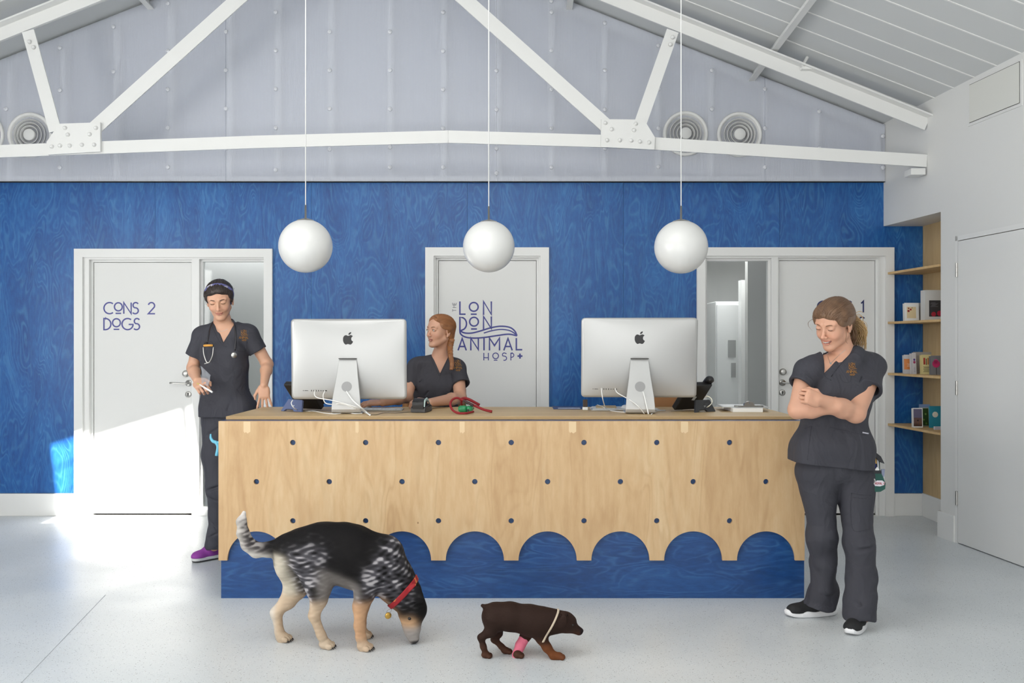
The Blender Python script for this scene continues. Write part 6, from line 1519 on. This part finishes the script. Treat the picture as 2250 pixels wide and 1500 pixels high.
# ------------------------------------------------------------------ seated woman
def woman_seated():
    Y = 6.20
    t = thing('person', 'fair woman with a side plait and grey scrubs seated behind the counter, looking left', 'person', (-.48, 6.4, 0))
    skin = (208, 160, 134)
    Hd = Head(W(967, 729, Y), (-.70, -.70, .02), roll=.02, k=.985, eyes=1.0, smile=0, open_=.12, jaw=.96)
    nb = W(964, 795, Y+.05); shR, shL = W(913, 806, Y+.04), W(1006, 808, Y+.04)
    elR, wrR = W(893, 872, Y-.06), W(840, 884, Y-.36); elL, wrL = W(1011, 874, Y-.10), W(945, 884, Y-.46)
    waist = W(958, 900, Y+.08); hip = Vector((waist.x-.0, Y+.15, .80))
    body = Hd.ops()+[('u', cap(Hd.P(0, .028, -.045), W(966, 785, Y+.05), .047, .047), .03), ('u', cap(W(966, 785, Y+.05), nb+Vector((0, .01, -.03)), .048, .053), .04)]
    body += [('u', cap(shR+Vector((.03, 0, 0)), shL+Vector((-.03, 0, 0)), .048, .048), .05), ('u', ell(W(960, 850, Y+.05), (.130, .09, .15)), .05), ('u', ell(waist, (.118, .09, .15)), .06), ('u', ell(hip, (.15, .12, .11)), .06), ('u', cap(nb, shR, .032, .040), .03), ('u', cap(nb, shL, .032, .040), .03)]
    for sx in (-1, 1):
        h = hip+Vector((sx*.085, -.02, -.02)); kn = Vector((h.x+sx*.03, 5.88, .78)); an = Vector((kn.x, 6.05, .36)); body += [('u', p, .03) for p in chain([h, kn, an], [.075, .052, .036])]+[('u', cap(an, an+Vector((0, -.14, -.05)), .034, .024), .02)]
    body += [('u', p, .022) for p in chain([shR, elR, elR.lerp(wrR, .35), wrR], [.046, .038, .037, .025])+chain([shL, elL, elL.lerp(wrL, .3), wrL], [.047, .040, .039, .026])]
    h1, _ = hand(wrR, (-1, -.05, -.08), (0, -.1, 1), -1, (.25, .3, .35, .4), .35, .12, .98, tdown=.004)
    h2, _ = hand(wrL, (-1, -.02, .14), (.1, .15, 1), -1, (.7, .75, .8, .85), .3, .10, .98)
    h1, _ = hand(wrR, (-1, -.05, -.02), (0, -.25, 1), 1, (.3, .35, .4, .45), .35, .12, .98, tdown=.004)
    h2, _ = hand(wrL, (-.95, .05, .16), (.1, -.2, 1), 1, (.75, .8, .85, .9), .2, .10, .98)
    body += h1+h2
    lo, hi = bounds(body); b = obj('body', volume_mesh(body, lo, hi, .0026, lambda co: Hd.color(co, skin, lip=(172, 98, 92))), 'skin', t, world=True)
    tor = [('u', cap(shR+Vector((.03, 0, .002)), shL+Vector((-.03, 0, .002)), .056, .056), .03), ('u', ell(W(960, 850, Y+.05), (.146, .106, .16)), .05), ('u', ell(W(940, 850, Y-.01), (.06, .055, .055)), .04), ('u', ell(W(982, 850, Y-.01), (.06, .055, .055)), .04),
           ('u', rbox(W(959, 900, Y+.07), (.148, .104, .16), .085), .06), ('u', rbox(hip+Vector((0, 0, .04)), (.178, .138, .10), .08), .07), ('u', cap(nb+Vector((-.03, .005, 0)), shR, .050, .052), .03), ('u', cap(nb+Vector((.03, .005, 0)), shL, .050, .052), .03)]
    extra = [fold_line(W(925, 880, Y-.06), W(950, 850, Y-.06), .005), fold_line(W(945, 885, Y-.06), W(990, 865, Y-.06), .006), fold_line(W(985, 870, Y-.05), W(1003, 845, Y-.05), .006), fold_line(W(915, 850, Y-.02), W(930, 830, Y-.05), .005)]
    top = volume_top((shR+Vector((.012, 0, -.004)), W(900, 846, Y-.0), .058, .060, .047), (shL+Vector((-.012, 0, -.004)), W(1013, 845, Y-.04), .058, .064, .050), tor, extra, (lambda P: P[:, 2]-.72), (W(965, 821, Y-.1), W(940, 765, Y-.1), W(985, 778, Y-.1), Y+.08), cap(W(966, 765, Y+.03), W(965, 778, Y+.05), .050, .043), 71, .006)
    top = [o for o in top if not (o[0] == 's' and o[1][1] is None and o[1][0](np.array([[0, 0, 1.72]], dtype=np.float32))[0] == np.float32(1.0))]
    lo, hi = bounds(top); o = obj('scrub_top', volume_mesh(top, lo, hi, .004, lambda co: np.tile(L3((58, 57, 64)), (len(co), 1))), 'scrub', t, world=True)
    emblem(o, top, 1003, 803, Y-.2, 20)
    seam_on(o, top, [W(943, 768, Y-.2), W(950, 795, Y-.2), W(965, 825, Y-.2)]); seam_on(o, top, [W(986, 782, Y-.2), W(978, 802, Y-.2), W(966, 826, Y-.2)])
    pr = []
    for sx in (-1, 1):
        h = hip+Vector((sx*.085, -.02, -.02)); kn = Vector((h.x+sx*.03, 5.88, .78)); an = Vector((kn.x, 6.05, .36)); pr += [('u', p, .03) for p in chain([h, kn, an+Vector((0, 0, .04))], [.100, .078, .068])]
    pr += [('u', ell(hip, (.165, .135, .11)), .05)]; f1 = ridge(81); pr += [('d', lambda P: (f1(P)*.006).astype(np.float32), 0)]
    lo, hi = bounds(pr); obj('trousers', volume_mesh(pr, lo, hi, .006, ccol_), 'scrub', t, world=True)
    for sx in (-1, 1):
        an = Vector((hip.x+sx*.115, 6.05, .36)); u = [('u', cap(an+Vector((0, .03, -.045)), an+Vector((0, -.17, -.055)), .04, .034), 0), ('s', plane(an+Vector((0, 0, -.075)), (0, 0, 1)), .002)]
        u[-1] = ('s', plane(an+Vector((0, 0, -.075)), (0, 0, 1)), .002); lo, hi = bounds(u[:1]); obj('shoe', volume_mesh(u, lo, hi, .004, lambda co: np.tile(L3((40, 40, 42)), (len(co), 1))), M['shoecloth'], t, world=True)
    Hd.extras(b, brow=(122, 84, 60), iris=(92, 112, 84), gaze=(-.28, -1, .04))
    hb = Hd; hair = [('u', hb.e((0, .022, .040), (.083, .099, .084)), 0), ('u', hb.e((0, -.020, .078), (.058, .050, .034)), .03), ('u', hb.e((.0, .05, -.03), (.062, .055, .06)), .03)]
    hair += [('u', hb.e((x*.068, -.006, .030), (.016, .045, .045)), .02) for x in (-1, 1)]
    def fc(P):
        q = hb.loc(P); x, y, z = q[:, 0], q[:, 1], q[:, 2]; line = .086-3.0*np.abs(x)**1.5
        return np.maximum(y+.000, z-line)*hb.k
    hn = wob(91, 8, 30, 90); hair += [('s', (fc, None, 1e9), .006), ('s', hb.e((0, -.02, -.075), (.09, .10, .055)), .01), ('d', lambda P: (hn(P)*.0025).astype(np.float32), 0)]
    # plait: three winding strands over her left shoulder
    path = catmull([hb.P(.055, .055, -.055), W(989, 762, Y+.0), W(990, 780, Y-.06), W(993, 797, Y-.10), W(992, 812, Y-.115)], 20); n_ = len(path)
    hair2 = []
    for k in range(3):
        pts = [p+Vector((math.cos(i*.42+k*2.094)*.012*(1-.45*i/n_), -abs(math.sin(i*.42*1+k*2.094))*.006, 0)) for i, p in enumerate(path)]
        hair2 += [('u', c_, .0015) for c_ in chain(pts[::3], [.0125*(1-.45*i/n_*3) for i in range(len(pts[::3]))])]
    lo, hi = bounds(hair); me = volume_mesh(hair, lo, hi, .003); lo, hi = bounds(hair2); m2 = volume_mesh(hair2, lo, hi, .002); bb = bmesh.new(); bb.from_mesh(m2); join_mesh(me, bb)
    rnd = random.Random(9); cur = []
    for i in range(200):
        a = rnd.uniform(-1.5, 1.5); st = hb.P(.072*math.sin(a), -.066*math.cos(a), .084-.034*abs(a)); mid = hb.P(.079*math.sin(a), rnd.uniform(-.0, .03), .112-.058*abs(math.sin(a))); m2_ = hb.P(.05*math.sin(a)+.02, .09, .05-.03*abs(a)); cur.append([st, mid, m2_, hb.P(.05, .07, -.045)])
    join_mesh(me, strands(lay(cur, hair, hb.P(0, .02, .02), .0008), .0016)); nz = wob(19, 6, 80, 260)
    paint(me, lambda co: np.tile(L3((150, 100, 62)), (len(co), 1))*(1+.32*nz(co)[:, None])); me.polygons.foreach_set('use_smooth', [True]*len(me.polygons))
    obj('hair', me, 'hairmat', t, world=True)
    return top
woman_seated()
# ------------------------------------------------------------------ the two dogs
def toes(paw, f, k=1.0):
    f = Vector(f).normalized(); s = Vector((0, 0, 1)).cross(f); o = []
    for c in (-1.5, -.5, .5, 1.5):
        p = Vector(paw)+s*c*.0150*k+f*(.026-.004*abs(c))*k; o.append(('u', ell(Vector((p.x, p.y, .0145*k)), [.018*k, .0092*k, .0145*k], Matrix((f, s, Vector((0, 0, 1)))).transposed()), .0015*k))
    return o
def eye_spot(ops, p, sgn, sink):
    q = Vector(p); q.y += sgn*.16
    for _ in range(30): q.y -= sgn*sdf_at(ops, q)*.8
    q.y -= sgn*sink; return q
def claws(ops, parent, paw, f, k=1.0):
    f = Vector(f).normalized(); s = Vector((0, 0, 1)).cross(f)
    for c in (-1.5, -.5, .5, 1.5):
        a = Vector(paw)+s*c*.0150*k+f*(.040-.004*abs(c))*k; a.z = .011*k; b = a+f*.010*k; b.z = .004*k
        obj('claw', tube([a, (a+b)/2+Vector((0, 0, .002*k)), b], [.0035*k, .003*k, .001*k], 6), M['claw'], parent, True)
def dog_big():
    Y = 4.31
    t = thing('dog', 'large black, grey and tan mottled dog with red collar sniffing the floor', 'dog', (-.80, Y, 0))
    Wd = lambda a, b, dy=0: W(a, b, Y+dy)
    o = [('u', p, .05) for p in chain([Wd(640, 1212), Wd(698, 1208), Wd(775, 1222), Wd(836, 1242), Wd(868, 1278), Wd(886, 1306)], [.082, .112, .122, .112, .088, .074])]
    o += [('u', ell(Wd(790, 1236), (.10, .105, .125)), .05), ('u', ell(Wd(660, 1200), (.09, .10, .07)), .05), ('u', ell(Wd(840, 1205), (.085, .07, .062)), .05)]
    o += [('u', ell(Wd(745, 1213), (.17, .10, .135)), .06)]
    # head pointing down to the floor
    o += [('u', cap(Wd(893, 1306), Wd(909, 1340), .068, .060), .04), ('u', cap(Wd(905, 1350), Wd(907, 1378), .050, .036), .03), ('u', cap(Wd(906, 1378), Wd(909, 1401), .034, .027), .02), ('u', cap(Wd(892, 1352), Wd(899, 1392), .030, .018), .02), ('u', ell(Wd(921, 1330), (.028, .045, .035)), .025)]
    # ears hanging beside the cheeks
    for dy in (-.062, .062): o += [('u', ell(Wd(915, 1306, dy*1.16), (.030, .009, .046), Matrix.Rotation(-.5, 3, 'Y')), .003), ('u', ell(Wd(898, 1322, dy*1.12), (.022, .009, .030), Matrix.Rotation(.5, 3, 'Y')), .01)]
    o += [('u', p, .02) for p in chain([Wd(624, 1196), Wd(592, 1207), Wd(564, 1208), Wd(545, 1196), Wd(534, 1171), Wd(531, 1146), Wd(536, 1126)], [.040, .034, .033, .030, .026, .021, .010])]
    def leg(hip, pts, rs, dys, f, k=.04):
        P_ = [Wd(*hip[:2], hip[3])]+[Wd(a, b, d) for (a, b), d in zip(pts, dys)]; R_ = [hip[2]]+rs
        L_ = [('u', p, k if i == 0 else .018) for i, p in enumerate(chain(P_, R_))]; paw = P_[-1]; paw.z = .024
        return L_+[('u', ell((paw.x, paw.y, .020), (.032, .027, .021)), .012)]+toes(paw, f)
    o += leg((682, 1232, .082, -.055), [(700, 1292), (700, 1318), (690, 1352), (706, 1395), (716, 1414)], [.058, .038, .024, .019, .022], [-.075, -.08, -.08, -.075, -.065], (1, -.1, 0))
    o += leg((648, 1232, .080, .05), [(650, 1290), (634, 1318), (607, 1345), (614, 1388), (622, 1408)], [.058, .038, .026, .020, .022], [.065, .06, .05, .04, .035], (1, -.25, 0))
    o += leg((812, 1262, .078, -.06), [(800, 1305), (792, 1330), (790, 1375), (793, 1400), (800, 1424)], [.044, .033, .024, .021, .022], [-.09, -.09, -.09, -.09, -.092], (1, -.3, 0))
    o += leg((812, 1262, .075, .06), [(804, 1305), (797, 1330), (793, 1370), (795, 1388), (799, 1394)], [.042, .031, .023, .020, .022], [.085, .085, .085, .085, .085], (1, .1, 0))
    o += [('u', ell(Wd(628, 1238, .02), (.045, .075, .075)), .04)]
    hn = wob(101, 8, 60, 160, (.6, 1, 1)); o += [('d', lambda P: (hn(P)*.0022).astype(np.float32), 0)]
    n1 = wob(5, 11, 110, 330, (.55, .8, 1.3)); n2 = wob(6, 7, 14, 40)
    def col(co):
        x = CX+co[:, 0]/Y*F; y = CY-(co[:, 2]-EYE)/Y*F; n = n1(co)*1.6; m = n2(co)
        S_ = lambda v, w: 1/(1+np.exp(-np.clip(v/w, -40, 40)))
        C = np.tile(L3((17, 15, 16)), (len(co), 1)); leg_ = S_(y-1308, 4)
        grey = (86, 84, 90); pale = (168, 164, 166)
        edge = m*14
        def mott(C, w):
            C = shade_mix(C, w*np.clip(.62+n*.9, 0, 1), grey); return shade_mix(C, w*np.clip(n*2.2-.35, 0, .85), pale)
        haunch = S_(722+edge-x-(y-1240)*.05, 5)*S_(x-628-(y-1230)*.12, 6)*S_(y-1188-.35*np.abs(x-690)+edge*.4, 6)
        C = mott(C, haunch)
        sh = S_(x-(852-(y-1180)*.62)+edge*.3, 5)*S_(898-x+(y-1260)*.2, 6)*S_(1312-y, 8)*S_((1290-y)+(x-820)*.8, 5); C = mott(C, sh)
        up_leg = S_(x-765, 4)*S_(840-x, 4)*S_(y-1283, 5)*S_(1312-y, 4); C = mott(C, up_leg*.8)
        belly = S_(y-(1236+(x-715)*.42)+edge*.2, 4)*S_(x-712, 5)*S_(800-x, 5); C = shade_mix(C, belly*.75, (128, 122, 118))
        rear = S_(640+(y-1240)*.22-x+edge*.25, 5)*S_(y-1212, 3)*S_(x-607+(y>1240)*60, 2); C = shade_mix(C, rear*.9, (206, 196, 178))
        C = shade_mix(C, leg_*S_(760-x, 4)*S_(x-560, 4)*.9, (196, 172, 146))
        C = shade_mix(C, leg_*S_(x-760, 4)*S_(850-x, 4)*.95, (188, 148, 114))
        C = shade_mix(C, S_(y-1392, 4)*S_(850-x, 4)*.7, (186, 170, 150))
        C = shade_mix(C, S_(y-1362, 4)*S_(y-1340-(x-640)*.0, 4)*S_(680-x, 4)*.2, (150, 120, 90))
        tail = S_(580-x, 6)*S_(1225-y, 4); C = shade_mix(C, tail*np.clip(.55+n*.6, 0, 1), (92, 86, 88)); C = shade_mix(C, tail*np.clip(n*1.6, 0, .6), (170, 164, 160)); C = shade_mix(C, S_(580-x, 5)*S_((538+(1215-y)*.02)-x+(y-1195)*.2, 4)*.7, (206, 200, 192)); C = shade_mix(C, S_(1138-y, 4)*S_(590-x, 3), (214, 208, 204))
        C = shade_mix(C, S_(568-x, 4)*S_(y-1207, 3)*.8, (206, 200, 192)); C = shade_mix(C, S_(600-x, 3)*S_(x-540, 3)*S_(y-1214, 2)*.8, (206, 200, 192))
        hd = S_(x-868, 3)*S_(y-1300, 3)
        C = shade_mix(C, hd*S_(y-(1352-(x-890)*.1), 4)*S_(915-x+(y-1352)*.3, 4), (200, 160, 122)); C = shade_mix(C, hd*S_(y-1372, 4)*.95, (150, 146, 144)); C = shade_mix(C, S_(x-868, 3)*S_(y-1404, 1.2)*S_(x-904, 2), (28, 26, 28))
        C = shade_mix(C, S_(x-845, 3)*S_(880-x, 4)*S_(y-1306-(x-850)*.9, 4)*S_(1352-y, 4)*.4, (190, 150, 116))
        C = C*(1+.14*n[:, None])
        return np.clip(C, .004, 1)
    lo, hi = bounds(o); lo[2] = -.01; b = obj('body', volume_mesh(o, lo, hi, .0035, col), M['fur'], t, world=True)
    for q, dy_, f_ in (((716, 1414), -.065, (1, -.1, 0)), ((622, 1408), .035, (1, -.25, 0)), ((800, 1424), -.092, (1, -.3, 0)), ((799, 1394), .085, (1, .1, 0))): claws(o, b, Wd(q[0], q[1], dy_), f_)
    # collar: a band round the neck between two slanted planes
    c0, ax = Wd(878, 1309), (Wd(905, 1343)-Wd(871, 1292)).normalized()
    cen = V3(c0); dn = V3(Vector((.64, 0, -.62)).normalized())
    def bnd(P): return np.abs((P-cen)@dn)-.0125
    co_ = [(k, p, s) for k, p, s in o if k != 'd']+[('d', lambda P: np.full(len(P), -.006, np.float32), 0), ('i', (bnd, None, 1e9), .003), ('i', (ell(Wd(878, 1306), (.14, .13, .14))[0], None, 1e9), .0)]
    nb_ = wob(12, 5, 90, 200)
    cm = volume_mesh(co_, cen-.14, cen+.14, .003, lambda co: shade_mix(np.tile(L3((150, 26, 34)), (len(co), 1)), (nb_(co) > .45)*.7, (206, 130, 70)))
    cl_ = obj('collar', cm, M['shoecloth'], t, world=True)
    p = W(850, 1352, Y-.03); bm = lathe([(0, .002), (.014, .002), (.016, .0), (.014, -.002), (0, -.002)], 20, Mx=Matrix.Translation(W(853, 1352, Y-.02)) @ Matrix.Rotation(PI/2, 4, 'X') @ Matrix.Rotation(.4, 4, 'Y')); obj('tag', bm, mat('brass_tag', (200, 160, 80), .3, .8), cl_, True)
    bm = tube([W(860, 1337, Y-.02), W(852, 1340, Y-.025), W(850, 1347, Y-.02), W(857, 1346, Y-.018), W(861, 1338, Y-.02)], .0015, 6, smooth_path=4); obj('ring', bm, 'chrome', cl_, True)
    for dy in (-1, 1):
        bm = bmesh.new(); bmesh.ops.create_uvsphere(bm, u_segments=14, v_segments=10, radius=.009); e = obj('eye', bm, M['dogeye'], b, True); e.location = eye_spot(o, Wd(903, 1350, 0), dy, .004)
    return o
def fur_material():
    m = mat('short_fur', (60, 50, 46), .7, attr=True, spec=.15); t = NT(m); tc = t.n('TexCoord'); mp = t.n('Mapping'); mp.inputs['Scale'].default_value = (90, 90, 240); t.l(tc.outputs['Object'], mp.inputs[0])
    n = t.n('TexNoise', Scale=1.0, Detail=4.0); t.l(mp.outputs[0], n.inputs['Vector']); bp = t.n('Bump', Strength=.5, Distance=.003); t.l(n.outputs['Fac'], bp.inputs['Height']); t.l(bp.outputs[0], t.b.inputs['Normal'])
    return m
M['fur'] = fur_material(); M['claw'] = mat('claw', (36, 30, 28), .4); M['dogeye'] = mat('dog_eye', (26, 18, 14), .15)
dog_big()
def puppy():
    Y = 4.14
    t = thing('puppy', 'small chocolate brown puppy with a pink bandaged foreleg walking right', 'dog', (.09, Y, 0))
    Wd = lambda a, b, dy=0: W(a, b, Y+dy)
    o = [('u', p, .03) for p in chain([Wd(1086, 1354), Wd(1120, 1354), Wd(1165, 1362), Wd(1197, 1365), Wd(1220, 1365), Wd(1240, 1366)], [.056, .060, .064, .058, .046, .044])]
    o += [('u', ell(Wd(1088, 1350), (.045, .052, .050)), .03)]
    o += [('u', ell(Wd(1244, 1366), (.042, .042, .040)), .02), ('u', cap(Wd(1250, 1374), Wd(1272, 1386), .029, .019), .02), ('u', ell(Wd(1278, 1385), (.008, .011, .008)), .004), ('u', ell(Wd(1258, 1362), (.014, .032, .012)), .012)]
    for dy in (-1, 1): o += [('u', ell(Wd(1236, 1366, dy*.050), (.019, .006, .032), Matrix.Rotation(.35, 3, 'Y')), .002), ('u', ell(Wd(1240, 1348, dy*.034), (.016, .014, .012)), .01)]
    o += [('u', cap(Wd(1070, 1334), Wd(1060, 1330), .014, .008), .012)]
    def leg(hip, pts, rs, dys, f, k=.025):
        P_ = [Wd(*hip[:2], hip[3])]+[Wd(a, b, d) for (a, b), d in zip(pts, dys)]; paw = P_[-1]; paw.z = .014
        return [('u', p, k if i == 0 else .012) for i, p in enumerate(chain(P_, [hip[2]]+rs))]+[('u', ell((paw.x, paw.y, .0125), (.022, .017, .0135)), .01)]+toes(paw+Vector((.002, 0, 0)), f, .66)
    o += leg((1086, 1365, .045, -.02), [(1078, 1386), (1057, 1400), (1062, 1420), (1068, 1436)], [.026, .015, .013, .014], [-.03, -.03, -.03, -.02], (1, -.1, 0))
    o += leg((1090, 1366, .042, .03), [(1092, 1390), (1086, 1404), (1102, 1420), (1112, 1428)], [.025, .015, .012, .013], [.035, .035, .035, .035], (1, 0, 0))
    lf = leg((1166, 1378, .040, .03), [(1154, 1398), (1143, 1418), (1136, 1436), (1138, 1446)], [.024, .018, .015, .016], [.03, .02, .0, -.02], (1, -.1, 0)); o += lf
    o += leg((1180, 1380, .042, -.025), [(1190, 1402), (1202, 1422), (1216, 1440), (1228, 1447)], [.025, .020, .017, .017], [-.03, -.035, -.04, -.04], (1, -.15, 0))
    n2 = wob(6, 7, 20, 60)
    def col(co):
        x = CX+co[:, 0]/Y*F; y = CY-(co[:, 2]-EYE)/Y*F; S_ = lambda v, w: 1/(1+np.exp(-np.clip(v/w, -40, 40)))
        C = np.tile(L3((44, 29, 23)), (len(co), 1)); C = C*(1+.15*n2(co)[:, None]); C = shade_mix(C, S_(y-1408, 4)*S_(x-1160, 3)*.85, (112, 64, 34)); C = shade_mix(C, S_(y-1412, 5)*S_(1160-x, 3)*.5, (92, 58, 42)); C = shade_mix(C, S_(y-1386, 3)*S_(x-1228, 3)*.4, (98, 62, 46)); C = shade_mix(C, S_(x-1274, 1.2), (36, 28, 30))
        return C
    lo, hi = bounds(o); lo[2] = -.01; b = obj('body', volume_mesh(o, lo, hi, .0028, col), M['fur'], t, world=True)
    bp_ = [('u', p, .01) for p in chain([Wd(1156, 1394, .03), Wd(1143, 1418, .02), Wd(1136, 1437, .0), Wd(1135, 1441, -.01)], [.0255, .022, .0195, .018])]
    nz = ridge(44, 5, 120, 260, (1, 1, 1)); bp_ += [('d', lambda P: (nz(P)*.0012).astype(np.float32), 0)]
    lo, hi = bounds(bp_); obj('bandage', volume_mesh(bp_, lo, hi, .0022, lambda co: np.tile(L3((222, 112, 136)), (len(co), 1))), M['shoecloth'], t, world=True)
    c0 = V3(Wd(1205, 1378)); dn = V3(Vector((.75, 0, -.42)).normalized()); bnd = lambda P: np.abs((P-c0)@dn)-.0045
    co_ = [(k, p, s) for k, p, s in o]+[('d', lambda P: np.full(len(P), -.0035, np.float32), 0), ('i', (bnd, None, 1e9), .001), ('s', plane(Wd(0, 1402), (0, 0, 1)), .001)]
    obj('collar', volume_mesh(co_, c0-.09, c0+.09, .0022, lambda co: np.tile(L3((196, 180, 158)), (len(co), 1))), M['shoecloth'], t, world=True)
    for dy in (-1, 1):
        bm = bmesh.new(); bmesh.ops.create_uvsphere(bm, u_segments=12, v_segments=8, radius=.0055); e = obj('eye', bm, M['dogeye'], b, True); e.location = eye_spot(o, Wd(1257, 1367, 0), dy, .003)
puppy()
